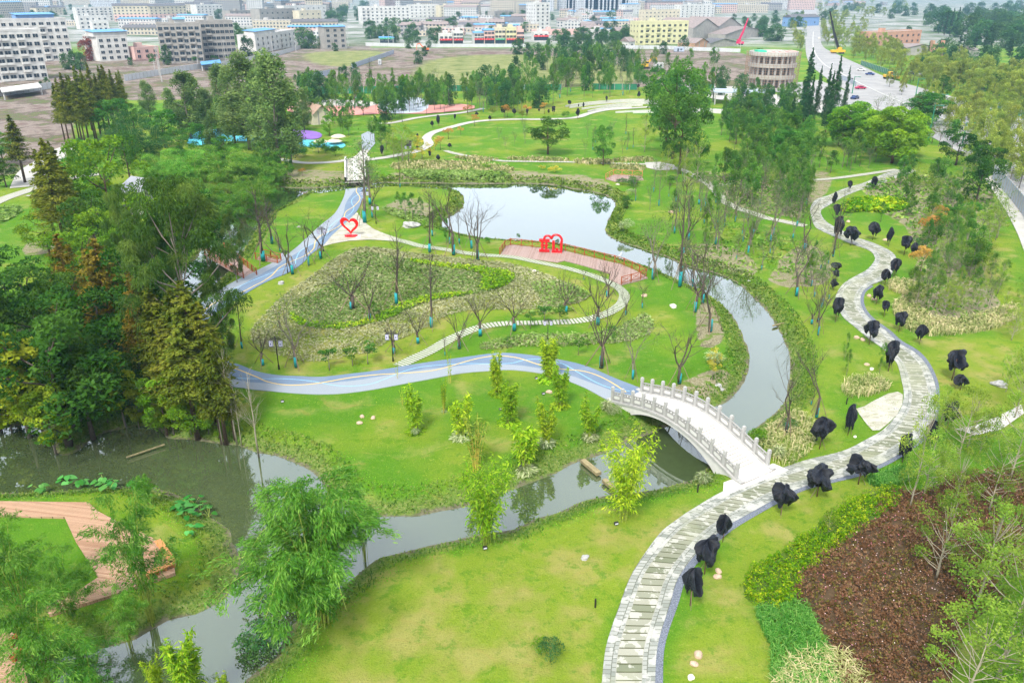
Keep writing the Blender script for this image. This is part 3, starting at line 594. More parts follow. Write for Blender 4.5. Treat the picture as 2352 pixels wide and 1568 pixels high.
def conifer(seed, H, W, mat, bark, nl, H0=.25, size=.34, power=.9, dens=1):
    """tiers of horizontal feathery boughs round a straight trunk"""
    r = np.random.default_rng(seed); b = MB(); b.tube([(0, 0, 0), (0.01*H*math.sin(seed), 0, H*.5), (0, 0, H*.985)], [H*.014, H*.009, H*.002], 6)
    Pt = []; Dr = []; K = []
    nbough = int(70*dens)
    for i in range(nbough):
        u = (i+r.random())/nbough; z = H*(H0+(1-H0)*u); ln = W*(max(.03, 1-u)**power)*r.uniform(.6, 1.15); a = r.random()*6.283
        dx, dy = math.cos(a), math.sin(a)
        if i % 2 == 0: b.tube([(0, 0, z), (dx*ln*.8, dy*ln*.8, z+ln*.18)], [H*.0028, H*.0008], 3, cap=False)
        m = max(6, int(nl/nbough*(ln/W+.25)*1.4)); f = r.random(m)**.7
        sp = ln*.32*(1-f*.5); q = np.stack([dx*ln*f, dy*ln*f, z+ln*.2*f-ln*.18*f*f], 1)+r.normal(size=(m, 3))*np.stack([sp, sp, sp*.7], 1)*.8
        Pt.append(q); Dr.append(np.repeat([[dx, dy, -.15]], m, 0)); K += [r.random()]*m
    Pt = np.concatenate(Pt); Dr = np.concatenate(Dr); n = len(Pt)
    return [("trunk", b.mesh("trunk", bark, True)), ("crown", quads_mesh("crown", leaves(Pt, size, 2.4, .2, .8, Dr, r), mat, np.clip(.6*np.array(K)+.4*r.random(n), 0, 1)))]
for i in range(3):
    T['meta', i] = conifer(200+i, 15, 2.2, "leaf_olive", "bark_brown", 7000, .34, .34, .7, 1.7)
    T['rust', i] = conifer(210+i, 15, 2.6, "leaf_rust", "bark_red", 6500, .22, .32, .6, 1.5)
    T['fir', i] = conifer(220+i, 15, 3.0, "leaf_fir", "bark_brown", 8000, .12, .42, .75, 1.8)
    T['farfir', i] = conifer(230+i, 15, 2.2, "leaf_fir", "bark_brown", 1300, .1, .8, .7)
def branches(b, r, p, d, ln, rad, depth, spread, tips, nseg=3, m=0, curve=.12, up=.1):
    pts = [p]; rr = [rad]; q = Vector(p); dd = Vector(d)
    for i in range(nseg):
        dd = (dd+Vector(r.normal(size=3))*curve+Vector((0, 0, up))).normalized(); q = q+dd*ln/nseg; pts.append(q.copy()); rr.append(rad*(1-.6*(i+1)/nseg))
    b.tube(pts, rr, 5 if rad > .05 else 3, m, cap=False)
    tips.append((q.copy(), dd.copy(), depth))
    if depth <= 0: return
    for k in range(int(r.integers(2, 4)) + (1 if depth > 1 else 0)):
        f = r.uniform(.35, 1); i = min(nseg-1, int(f*nseg)); s = pts[i].lerp(pts[i+1], f*nseg-i) if f < 1 else q
        nd = (dd+Vector(r.normal(size=3))*spread).normalized(); nd.z = abs(nd.z)*.7+.25; nd.normalize()
        branches(b, r, s, nd, ln*r.uniform(.5, .8), rad*.45, depth-1, spread, tips, 3, m, curve, up)
def bare(seed, H=7, style='willow', green=0, bark="bark_dark", wrap=True):
    r = np.random.default_rng(seed); b = MB(); tips = []
    if style == 'pollard':                     # short thick trunk, long rods from its head
        th = H*r.uniform(.32, .42); b.tube([(0, 0, 0), (r.normal()*.1, r.normal()*.1, th*.5), (r.normal()*.15, r.normal()*.15, th)], [.15, .12, .13], 7)
        for k in range(6):
            a = k*1.05+r.random()*.6; d = Vector((math.cos(a)*.55, math.sin(a)*.55, 1)).normalized()
            branches(b, r, Vector((0, 0, th*.97)), d, H*r.uniform(.4, .6), .05, 2, .28, tips, 4, curve=.1, up=.12)
    elif style == 'tall':
        x = r.normal()*.25; pts = [(0, 0, 0), (x*.3, .05, H*.25), (x, 0, H*.5), (x*1.2, .1, H*.75), (x, 0, H)]
        b.tube(pts, [.14, .11, .08, .045, .01], 6)
        for k in range(26):
            f = r.uniform(.3, .95); i = min(3, int(f*4)); s = Vector(pts[i]).lerp(Vector(pts[i+1]), f*4-i); a = r.random()*6.28
            d = Vector((math.cos(a)*.7, math.sin(a)*.7, .8)).normalized(); branches(b, r, s, d, H*.24*(1.25-f), .028, 1, .35, tips, 3)
    else:                                      # forked, open vase
        th = H*r.uniform(.26, .36); x = r.normal()*.2; b.tube([(0, 0, 0), (x*.4, .03, th*.5), (x, 0, th)], [.15, .13, .115], 7)
        for k in range(int(r.integers(2, 4))):
            a = k*2.3+r.random()*.8; d = Vector((math.cos(a)*.45, math.sin(a)*.45, 1)).normalized()
            branches(b, r, Vector((x, 0, th)), d, H*r.uniform(.42, .55), .085, 3, .42, tips, 4, curve=.14, up=.08)
    zt = max(t_[0].z for t_ in tips); k_ = H/zt; b.V = [(x*1.0, y*1.0, z*k_) for x, y, z in b.V]
    parts = [("trunk", b.mesh("trunk", bark, True))]
    if not wrap: return parts
    w = MB(); w.tube([(0, 0, .12), (0, 0, H*.15)], [.165, .15], 8); parts.append(("trunk_wrap", w.mesh("trunk_wrap", "teal_wrap", True)))
    for k in range(3):
        a = seed+k*2.094; s_ = MB(); s_.tube([(math.cos(a)*1.15, math.sin(a)*1.15, 0), (math.cos(a)*.08, math.sin(a)*.08, H*.3)], .035, 4)
        parts.append(("stake", s_.mesh("stake", "stake_wood")))
    if green:
        n = green; k = r.integers(0, len(tips), n); c = np.array([tuple(tips[i][0]) for i in k]); c[:, 2] *= k_
        pt = c+r.normal(size=(n, 3))*np.array([.32, .32, .4]); pt[:, 2] -= r.random(n)*.5
        parts.append(("leaves", quads_mesh("leaves", leaves(pt, .26, 4, .8, .1, r=r), "leaf_willow", r.random(n))))
    return parts
for i in range(3):
    T['vase', i] = bare(300+i, 7); T['pollard', i] = bare(310+i, 5, 'pollard'); T['tallbare', i] = bare(320+i, 8, 'tall')
    T['oldbare', i] = bare(325+i, 13, 'tall', 0, "bark_pale", False)
    T['vaseg', i] = bare(330+i, 8, 'willow', 500, "bark_grey"); T['tallg', i] = bare(340+i, 9, 'tall', 600, "bark_grey")
for i in range(3):                             # thin leafless saplings on the far side: few strokes only
    r = np.random.default_rng(350+i); b = MB(); tips = []; b.tube([(0, 0, 0), (.1, 0, 4.5)], [.10, .07], 5)
    for k in range(5):
        a = k*1.3; branches(b, r, Vector((.05, 0, 2+k*.6)), Vector((math.cos(a)*.5, math.sin(a)*.5, 1)).normalized(), 3.2, .05, 2, .35, tips, 2)
    n = 420; k = r.integers(0, len(tips), n); c = np.array([tuple(tips[j][0]) for j in k])
    T['twiggy', i] = [("trunk", b.mesh("trunk", "bark_grey")), ("leaves", quads_mesh("leaves", leaves(c+r.normal(size=(n, 3))*.5, .36, 3, .3, .2, r=r), "leaf_willow", r.random(n)))]
def bamboo(seed, H=6, W=1.3, nc=14, nl=1700, culm="bamboo_culm", leaf="leaf_lime", skirt=True, size=.34, lean=.22):
    r = np.random.default_rng(seed); parts = []; pt = []; dr = []; b = MB()
    for k in range(nc):
        a = r.random()*6.283; q = r.random()*.3; x0, y0 = math.cos(a)*q, math.sin(a)*q; h = H*r.uniform(.6, 1); l = r.uniform(.3, 1)*lean*H*.5
        ps = [(x0+math.cos(a)*l*f**1.8, y0+math.sin(a)*l*f**1.8, h*f) for f in (0, .25, .5, .75, 1)]
        b.tube(ps, [.03, .028, .022, .016, .006], 4, cap=False)
        m = nl//nc; f = .22+.78*r.random(m)**.8; j = np.minimum(3, (f*4).astype(int)); A = np.array(ps); g = (f*4-j)[:, None]
        base = A[j]*(1-g)+A[j+1]*g; v = unit(m, .1, r); rad = W*.42*(1.15-f*.75)*r.random(m)**.5
        cl = np.sin(f*23+k)*.5+.5; pt.append(base+v*(rad*(.5+.5*cl))[:, None]); dr.append(v)
    pt = np.concatenate(pt); dr = np.concatenate(dr); n = len(pt)
    parts = [("culms", b.mesh("culms", culm)), ("leaves", quads_mesh("leaves", leaves(pt, size, 4.2, .55, .3, dr, r), leaf, r.random(n)))]
    if skirt:
        m = 260; a = r.random(m)*6.283; q = .25+.75*r.random(m)**.5; p2 = np.stack([np.cos(a)*q*W*.5, np.sin(a)*q*W*.5, r.random(m)*.9*(1.1-q)+.08], 1)
        d2 = np.stack([np.cos(a), np.sin(a), np.full(m, .1)], 1)
        parts.append(("low_leaves", quads_mesh("low_leaves", leaves(p2, .45, 4, .4, .2, d2, r), "leaf_silver" if skirt == 2 else "leaf_lime", r.random(m))))
    return parts
T['bam', 0] = bamboo(400); T['bam', 1] = bamboo(401, 6, 1.5, 20, 2600); T['bam', 2] = bamboo(402, 5.5, 1.2, 10, 1100, skirt=2)
T['bamy', 0] = bamboo(403, 6.5, 1.4, 15, 700, "bamboo_yellow", "leaf_airy", False, .3); T['bamy', 1] = bamboo(404, 7, 1.5, 20, 1700, "bamboo_yellow", skirt=2)
T['bamw', 0] = bamboo(405, 8.5, 3.4, 24, 4200, lean=.45, skirt=False); T['bamt', 0] = bamboo(406, 6, 1.0, 3, 160, "bamboo_yellow", "leaf_lime", False)
def plume_bamboo(seed, H=12, W=5.5, ncl=30, nl=26000, leaf="leaf_bamboo", arc=.62, f0=.25):
    """a big clump whose culms arch over into feathery plumes"""
    r = np.random.default_rng(seed); b = MB(); pt = []; dr = []; K = []
    for k in range(ncl):
        a = r.random()*6.283; l = r.uniform(.25, 1.0)*W; h = H*r.uniform(.55, 1)*(1-.35*(l/W)**2); q = r.random()*.6
        x0, y0 = math.cos(a)*q, math.sin(a)*q; F = np.linspace(0, 1, 9)
        ps = np.stack([x0+math.cos(a)*l*F**1.7, y0+math.sin(a)*l*F**1.7, h*np.sin(F*math.pi*arc)], 1)
        b.tube([tuple(p) for p in ps], [.055*(1-.85*f) for f in F], 5, cap=False)
        m = nl//ncl; f = .25+.75*r.random(m)**.7; j = np.minimum(7, (f*8).astype(int)); g = (f*8-j)[:, None]; base = ps[j]*(1-g)+ps[j+1]*g
        # side sprays: short branchlets hanging outward
        nb_ = 22; br_ = r.integers(0, nb_, m); ba = r.random(nb_)*6.283; bf = f0+(1-f0)*r.random(nb_); f = bf[br_]; j = np.minimum(7, (f*8).astype(int)); g = (f*8-j)[:, None]; base = ps[j]*(1-g)+ps[j+1]*g
        t_ = r.random(m)*(1.6-.7*f); d = np.stack([np.cos(ba[br_]), np.sin(ba[br_]), np.full(m, .25)], 1)
        p = base+d*t_[:, None]; p[:, 2] -= .35*t_**2; p += r.normal(size=(m, 3))*.16; pt.append(p); dr.append(d+np.array([math.cos(a), math.sin(a), -.5])*.7); K += list(.5*r.random(nb_)[br_]+.2*f+.3*r.random(m))
    pt = np.concatenate(pt); dr = np.concatenate(dr)
    pt[:, 2] = np.maximum(pt[:, 2], .15)
    return [("culms", b.mesh("culms", "bamboo_culm", True)), ("leaves", quads_mesh("leaves", leaves(pt, .36, 5, .5, .4, dr, r), leaf, np.clip(K, 0, 1)))]
T['plume', 0] = plume_bamboo(420, 12, 6.4, 34, 34000, arc=.68, f0=.15); T['plume', 1] = plume_bamboo(421, 12, 5.5, 16, 10000)
T['plumedark', 0] = plume_bamboo(422, 12, 6, 26, 12000, "leaf_blue"); T['plumemid', 0] = plume_bamboo(423, 10, 6, 26, 12000); T['plumemid', 1] = plume_bamboo(424, 10, 6.5, 26, 12000)
def tuft(seed, H, W, n, leaf, arch=.5, lw=9, plumes=0):
    """a clump of arching grass blades"""
    r = np.random.default_rng(seed); Q = []; rn = []
    for k in range(n):
        a = r.random()*6.283; l = W*r.uniform(.2, 1); h = H*r.uniform(.5, 1); q = r.random()*W*.25; d = np.array([math.cos(a), math.sin(a), 0]); s = np.array([-d[1], d[0], 0])*max(H/lw*.4, .012)
        p0 = d*q; p1 = d*(q+l*.35)+[0, 0, h*.8]; p2 = d*(q+l)+[0, 0, h*(1-arch*r.random())]
        Q.append([p0-s*.6, p0+s*.6, p1+s, p1-s]); Q.append([p1-s, p1+s, p2+s*.15, p2-s*.15]); c = r.random(); rn += [c, c]
    return quads_mesh("blades", np.array(Q), leaf, rn)
T['tuft', 0] = [("blades", tuft(500, 1.3, .9, 300, "leaf_silver"))]; T['tuft', 1] = [("blades", tuft(501, 1.2, 1.0, 200, "bed_tall"))]
T['shrub', 0] = tree_mesh(510, 1.6, 1.3, 'umbrella', 16, 900, .2, "leaf_silver", "bark_pale", 0, .02, 4, br=(.3, .45)); T['shrub', 1] = tree_mesh(511, 1.8, 1.5, 'umbrella', 18, 1100, .2, "leaf_bright", "bark_brown", 0, .02, 4, br=(.3, .45))
T['shrub', 2] = tree_mesh(512, 1.8, 1.6, 'umbrella', 18, 1000, .22, "leaf_blue", "bark_brown", 0, .02, 4, br=(.3, .45)); T['shrub', 3] = tree_mesh(513, 1.8, 1.5, 'umbrella', 16, 900, .24, "leaf_yellow", "bark_brown", 0, .02, 4, br=(.3, .45))
# netted shrub: a black shade cloth thrown over a small tree
m, t, o = newmat("shade_cloth"); tc = N(t, "TexCoord").outputs["Object"]
p = pbr(t, o, ramp(t, noise(t, 1.8, 4, tc), [(.35, (.003, .004, .007)), (.7, (.009, .012, .020))]), .55, noise(t, 4, 4, tc, .7), .7, .12, .35)
p.inputs["Sheen Weight"].default_value = .06; p.inputs["Sheen Tint"].default_value = (.3, .4, .7, 1)
def netted(seed, H=3.2, W=1.25, low=.28, square=0, notch=0):
    r = np.random.default_rng(seed); b = MB(); n, k = 40, 22; o1, o2, o3 = r.random(3)*6.28; V = []
    for j in range(k+1):
        f = j/k
        for i in range(n):
            a = 2*math.pi*i/n; c, s = math.cos(a), math.sin(a)
            prof = (max(0, 1-f**4)**.5)*(.42+.58*sstep(f/.5)) if not square else (max(0, 1-f**9)**.5)*(.66+.34*sstep(f/.6))
            fold = .12*math.sin(a*5+o1+f*2.5)*(1-f*.5)+.11*math.sin(a*8+o2-f*2)*(1-f*.7)+.07*math.sin(a*13+o3+f*5)+.15*math.sin(a*2+o3+f*3)+.06*math.sin(f*9+a*3+o1)
            wd = W*prof*(1+fold*1.15)+.05*r.normal()*(1-f)
            hem = (low+.10)*H+.09*H*math.sin(a*3+o1)+.05*H*math.sin(a*7+o2); top = H*(1-.16*max(0, math.sin(a*2+o2))-.08*max(0, math.sin(a*5+o1)) - notch*.35*max(0, math.cos(a*2+.4)))
            z = hem+(top-hem)*(f**.85); V.append((c*wd+.12*math.sin(f*4+o3), s*wd*.8, z))
    F = [(j*n+i, j*n+(i+1) % n, (j+1)*n+(i+1) % n, (j+1)*n+i) for j in range(k) for i in range(n)]
    F.append(tuple(k*n+i for i in range(n))); nb = mesh_from("shade_net", V, F, ["shade_cloth"], smooth=False)
    tb = MB(); tb.tube([(0, 0, 0), (.03, 0, H*.45), (0, 0, H*.7)], [.06, .05, .04], 6)
    for q in range(4):
        a = q*1.57+o1; tb.tube([(0, 0, H*.35), (math.cos(a)*W*.5, math.sin(a)*W*.4, H*.62)], [.03, .012], 4, cap=False)
    ps = [("net", nb), ("trunk", tb.mesh("trunk", "bark_red", True))]
    a = o2; sb = MB(); sb.tube([(math.cos(a)*.7, math.sin(a)*.7, 0), (0, 0, H*.4)], .028, 4); ps.append(("stake", sb.mesh("stake", "stake_wood")))
    return ps
NET = [netted(600, 3.2, 1.2), netted(601, 3.3, 1.05, .22), netted(602, 3.0, 1.35, .34, 1), netted(603, 3.2, 1.1, .3, 0, 1), netted(604, 3.1, 1.25, .38, 1, 1), netted(605, 3.4, .95, .2, 1)]
B_RED_ = [(1830,1330),(1900,1260),(2000,1200),(2030,1130),(2120,1120),(2200,1090),(2352,1085),(2460,1100),(2420,1250),(2352,1290),(2300,1380),(2200,1450),(2180,1600),(1950,1600),(1920,1520),(1880,1430),(1830,1390)]
B_HED_ = [(1706,1340),(1740,1300),(1800,1265),(1850,1230),(1900,1190),(1960,1150),(2015,1130),(2060,1115),(2070,1150),(2020,1185),(1960,1230),(1900,1275),(1860,1310),(1825,1350),(1830,1390),(1800,1405),(1740,1400),(1710,1375)]
leafmat("lawn_tuft", (.05, .15, .005), (.11, .23, .008), (.30, .32, .06), .2)
PAVED = [PN(catmull(MAIN_L, False, 2).tolist()+catmull(MAIN_R, False, 2).tolist()[::-1]), PN(catmull(BL_OUT, False, 2).tolist()+catmull(BL_IN, False, 2).tolist()[::-1]), PN([(1410,915),(1480,895),(1820,1075),(1665,1130)]), PN([(-60,1150),(205,1150),(410,1318),(100,1420)]), poly(B_RED_), poly(B_HED_)]
def on_paved(x, y):
    m = np.zeros(len(x), bool)
    for p in PAVED: m |= inside(x, y, p) | (seg_dist(x, y, p) < .25)
    return m
# ---------------------------------------------------------------- scattered cover (what nobody could count)
def scatter(name, polys, dens, size, mat, h=.15, up=.6, long=2.0, seed=1, clump=0, avoid=None, px=True, lift=.5, kind='stuff', maxn=90000, bankonly=None):
    r = np.random.default_rng(seed); pts = []
    for pl in polys:
        p = poly(pl) if px else pl; A = .5*abs(np.dot(p[:, 0], np.roll(p[:, 1], 1))-np.dot(p[:, 1], np.roll(p[:, 0], 1))); n = int(A*dens)
        bb = (p[:, 0].max()-p[:, 0].min())*(p[:, 1].max()-p[:, 1].min()); n = int(min(maxn*1.0, n)*bb/max(A, 1e-3))
        x = r.uniform(p[:, 0].min(), p[:, 0].max(), n); y = r.uniform(p[:, 1].min(), p[:, 1].max(), n)
        k = inside(x, y, p); x, y = x[k], y[k]
        if clump: k = (np.sin(x*1.7+2*np.sin(y*.9))*np.sin(y*1.9+2*np.sin(x*1.1))+r.normal(size=len(x))*.35) > clump-1; x, y = x[k], y[k]
        pts.append(np.stack([x, y], 1))
    q = np.concatenate(pts)
    if avoid is not None: q = q[~avoid(q[:, 0], q[:, 1])]
    d = wsd(q[:, 0], q[:, 1])
    k = d > (.15 if bankonly is None else bankonly[0]); 
    if bankonly is not None: k &= d < bankonly[1]
    q, d = q[k], d[k]; z = hgt(q[:, 0], q[:, 1], d); n = len(q)
    sc_ = np.clip(q[:, 1]/55, .75, 3.2)*.8; L = size*sc_*r.uniform(.6, 1.4, n)
    P3 = np.stack([q[:, 0], q[:, 1], z+h*r.random(n)+.03+L*lift*.3], 1)
    Q = leaves(P3, L, long, 0, up, r=r)
    big = np.sin(q[:, 0]*.55+np.sin(q[:, 1]*.4))*.25+np.sin(q[:, 1]*.7+q[:, 0]*.3)*.2
    return struct(name, quads_mesh(name, Q, mat, np.clip(.5+big*.6+r.normal(size=n)*.24, 0, 1)), kind)
def domes(name, polys, dens, nleaf, rad, hh, size, mat, seed=1, long=1.8, kind='stuff'):
    """many low rounded plants: leaves over small domes with gaps between them"""
    r = np.random.default_rng(seed); C = []
    for p in polys:
        p = poly(p); bb = (p[:, 0].max()-p[:, 0].min())*(p[:, 1].max()-p[:, 1].min()); n = int(bb*dens); x = r.uniform(p[:, 0].min(), p[:, 0].max(), n); y = r.uniform(p[:, 1].min(), p[:, 1].max(), n); k = inside(x, y, p); C.append(np.stack([x[k], y[k]], 1))
    C = np.concatenate(C); n = len(C); z = hgt(C[:, 0], C[:, 1]); s = r.uniform(.55, 1.35, n)*(.85+.3*np.sin(C[:, 0]*.9)*np.sin(C[:, 1]*.7)); k = np.repeat(np.arange(n), nleaf); v = unit(len(k), .5, r); v[:, 2] = abs(v[:, 2])
    P3 = np.stack([C[k, 0]+v[:, 0]*rad*s[k], C[k, 1]+v[:, 1]*rad*s[k], z[k]+.05+v[:, 2]*hh*s[k]], 1)
    Q = leaves(P3, size*r.uniform(.7, 1.3, len(k)), long, 0, .4, v, r); pc = r.random(n)
    return struct(name, quads_mesh(name, Q, mat, np.clip(.55*pc[k]+.45*r.random(len(k)), 0, 1)), kind)
def blades(name, polys, dens, H, mat, seed=1, arch=.5, wid=.03, maxn=40000, px=True, bankonly=None, lo=.5):
    r = np.random.default_rng(seed); pts = []
    for pl in polys:
        p = poly(pl) if px else pl; bb = (p[:, 0].max()-p[:, 0].min())*(p[:, 1].max()-p[:, 1].min()); n = int(min(maxn, bb*dens))
        x = r.uniform(p[:, 0].min(), p[:, 0].max(), n); y = r.uniform(p[:, 1].min(), p[:, 1].max(), n); k = inside(x, y, p); pts.append(np.stack([x[k], y[k]], 1))
    q = np.concatenate(pts); d = wsd(q[:, 0], q[:, 1]); k = d > (.1 if bankonly is None else bankonly[0])
    if bankonly is not None: k &= d < bankonly[1]
    q, d = q[k], d[k]; z = hgt(q[:, 0], q[:, 1], d); n = len(q); a = r.random(n)*6.283+.8*np.sin(q[:, 0]*.5)
    dv = np.stack([np.cos(a), np.sin(a), np.zeros(n)], 1); s = np.stack([-dv[:, 1], dv[:, 0], np.zeros(n)], 1)*(wid*np.clip(q[:, 1]/45, 1, 4))[:, None]
    h = (H*r.uniform(lo, 1, n))[:, None]; up = np.array([[0, 0, 1.]]); p0 = np.stack([q[:, 0], q[:, 1], z-.05], 1); p1 = p0+up*h*.7+dv*h*.15; p2 = p0+up*h*(1-arch*.35)+dv*h*arch*.8
    Q = np.concatenate([np.stack([p0-s, p0+s, p1+s, p1-s], 1), np.stack([p1-s, p1+s, p2+s*.15, p2-s*.15], 1)]); c = np.clip(.5+.2*np.sin(q[:, 0]*.8)*np.sin(q[:, 1]*.6)+r.normal(size=n)*.25, 0, 1)
    return struct(name, quads_mesh(name, Q, mat, np.r_[c, np.clip(c+.1, 0, 1)]), 'stuff')
B_OUT = [(760,600),(800,577),(838,568),(900,574),(960,582),(1050,592),(1130,602),(1200,614),(1250,632),(1300,652),(1340,670),(1358,680),(1345,692),(1310,702),(1250,708),(1190,710),(1138,713),(1063,719),(1013,732),(978,756),(925,779),(888,791),(863,810),(813,822),(738,832),(663,824),(600,800),(575,775),(583,745),(613,716),(663,669),(713,634),(748,607)]
B_HEART = [(828,584),(870,584),(913,592),(988,600),(1063,612),(1125,620),(1163,625),(1184,638),(1163,658),(1125,670),(1063,682),(1013,690),(963,700),(925,717),(888,735),(838,750),(775,762),(713,757),(675,742),(663,717),(688,692),(738,667),(775,637),(800,612),(813,592)]
B_HIN = [(835,592),(880,594),(950,606),(1020,618),(1085,628),(1108,640),(1090,652),(1040,662),(980,672),(930,690),(890,715),(850,733),(790,744),(740,742),(705,730),(705,715),(740,690),(790,660),(815,630),(822,605)]
B_BR = [[(940,598),(988,602),(1063,612),(1125,620),(1165,625),(1184,638),(1163,658),(1120,669),(1100,662),(1110,640),(1085,626),(1020,616),(960,608)], [(925,717),(888,735),(838,750),(775,762),(713,757),(675,742),(668,722),(690,735),(730,748),(790,750),(840,738),(890,715),(930,695),(1000,680),(1063,675),(1090,674),(1063,682),(1013,690),(963,700)]]
B_TIP = [(1220,655),(1260,650),(1310,656),(1345,672),(1356,682),(1340,692),(1300,702),(1255,700),(1235,680)]
B_LOW = [(1100,790),(1200,770),(1300,766),(1390,758),(1450,738),(1480,722),(1500,745),(1492,770),(1440,785),(1350,790),(1290,794),(1180,797),(1120,803)]
B_PLZ = [(878,477),(925,489),(980,502),(995,515),(985,524),(950,512),(900,496)]
scatter("low_ground_cover", [B_OUT, B_LOW, B_TIP], 26, .26, "bed_grey", .08, 1.3, seed=11, maxn=60000)
scatter("heart_shaped_ground_cover", [B_HEART], 26, .28, "bed_green", .16, 1.2, seed=12)
scatter("bright_border_plants", B_BR, 34, .3, "bed_bright", .38, seed=13)
scatter("mixed_ground_cover", [B_TIP, B_LOW, B_PLZ, [(1176,715),(1250,712),(1300,706),(1320,716),(1250,722),(1190,722)], [(-20,488),(20,475),(50,480),(45,492),(20,505),(-20,520)], [(930,392),(1080,395),(1160,398),(1160,410),(1060,408),(940,405)]], 20, .3, "bed_green", .3, seed=14)
B_RED = B_RED_
B_HED = B_HED_
B_TALL = [(1730,1410),(1780,1400),(1835,1385),(1870,1430),(1900,1500),(1920,1560),(1925,1610),(1780,1610),(1770,1500)]
plain("soil_dark", (.07, .045, .022), .95, .4, 3); plain("soil_hedge", (.06, .11, .01), .95, .4, 3)
patch("bed_soil", B_RED, "soil_dark", .0, 1, 1.2); patch("hedge_soil", B_HED, "soil_hedge", .004, 1, 1.0)
domes("red_leaved_ground_cover", [B_RED], 5.5, 22, .34, .62, .17, "bed_red", 15); domes("olive_ground_cover", [B_RED], 2.2, 18, .32, .58, .17, "bed_olive", 27); scatter("pink_flowers", [B_RED], 5, .12, "bed_flower", .62, seed=16, long=1.2)
domes("yellow_green_hedge", [B_HED], 9, 26, .32, .8, .16, "bed_hedge", 17)
blades("tall_grass", [B_TALL, [(1990,1100),(2060,1075),(2110,1085),(2080,1105),(2020,1120)]], 120, 1.0, "bed_tall", 18, .7, .022)
blades("feather_grass", [[(1800,1530),(1900,1500),(1960,1520),(1980,1610),(1780,1610)]], 60, 1.1, "bed_plume", 19, .8, .03)
scatter("lime_hedge", [[(1930,480),(1950,465),(2000,460),(2060,462),(2085,470),(2080,482),(2030,490),(1980,487),(1945,490)]], 30, .34, "bed_hedge", .8, seed=20)
blades("plume_grass", [[(2040,650),(2080,645),(2130,670),(2110,690),(2070,680),(2040,668)], [(2050,700),(2090,690),(2130,725),(2200,738),(2280,715),(2330,700),(2335,730),(2280,760),(2180,768),(2110,765),(2060,735)], [(1930,895),(1950,872),(2000,862),(2045,880),(2040,895),(1990,912),(1950,915)], [(1740,1010),(1780,960),(1830,945),(1880,985),(1850,1050),(1790,1070)]], 26, 1.0, "bed_plume", 21, .7, .03)
blades("lawn_edge_grass", [[(1045,362),(1100,360),(1145,368),(1100,374)], [(1176,362),(1290,366),(1300,372),(1180,370)], [(1318,368),(1400,368),(1400,378),(1330,378)], [(1410,366),(1490,362),(1500,372),(1420,372)], [(1400,380),(1470,380),(1480,392),(1420,392)], [(910,375),(1000,370),(1100,376),(1170,384),(1170,398),(1000,395),(905,390)]], 6, .9, "bed_plume", 22, .5, .04)
scatter("soil_litter_and_seedlings", [[(1980,430),(2100,400),(2260,420),(2290,500),(2250,620),(2300,700),(2230,745),(2120,730),(2070,680),(2110,600),(2080,520),(2030,490),(2000,450)], [(1560,400),(1640,430),(1680,470),(1850,505),(1830,440),(1700,400)], [(1590,560),(1700,575),(1760,620),(1700,640),(1640,620),(1560,600)], [(1620,520),(1700,520),(1840,560),(1900,600),(1900,650),(1800,640),(1730,590),(1650,570)]], 5, .34, "bed_weeds", .3, seed=23, clump=.9)
# weeds and reeds along the water
_band = [[(-60,960),(600,1000),(760,1110),(900,1165),(1180,1100),(1430,1000),(1440,1060),(1180,1150),(900,1210),(740,1150),(580,1060),(300,1000),(-60,1040)]]
blades("bank_reeds", [WPOLY_O for WPOLY_O in [np.array([(_wb[0], _wb[2]), (_wb[1], _wb[2]), (_wb[1], 150), (_wb[0], 150)])]], 16, .42, "bed_weeds", 24, .8, .03, 220000, False, (.5, 3.0), .3)
scatter("bank_weeds", [np.array([(_wb[0], _wb[2]), (_wb[1], _wb[2]), (_wb[1], 190), (_wb[0], 190)])], 14, .26, "bed_weeds", .12, seed=25, px=False, maxn=200000, bankonly=(.25, 2.8))
scatter("lawn_tufts", [np.array([(-45, 22), (45, 22), (62, 72), (-62, 72)])], 11, .13, "lawn_tuft", .02, .35, 3.5, seed=31, px=False, maxn=90000, avoid=lambda x, y: on_paved(x, y))
blades("lawn_fringe", [np.array([(-60, 22), (60, 22), (60, 62), (-60, 62)])], 40, .16, "grass_fringe", 26, .7, .03, 150000, False, (2.4, 3.6), .4)
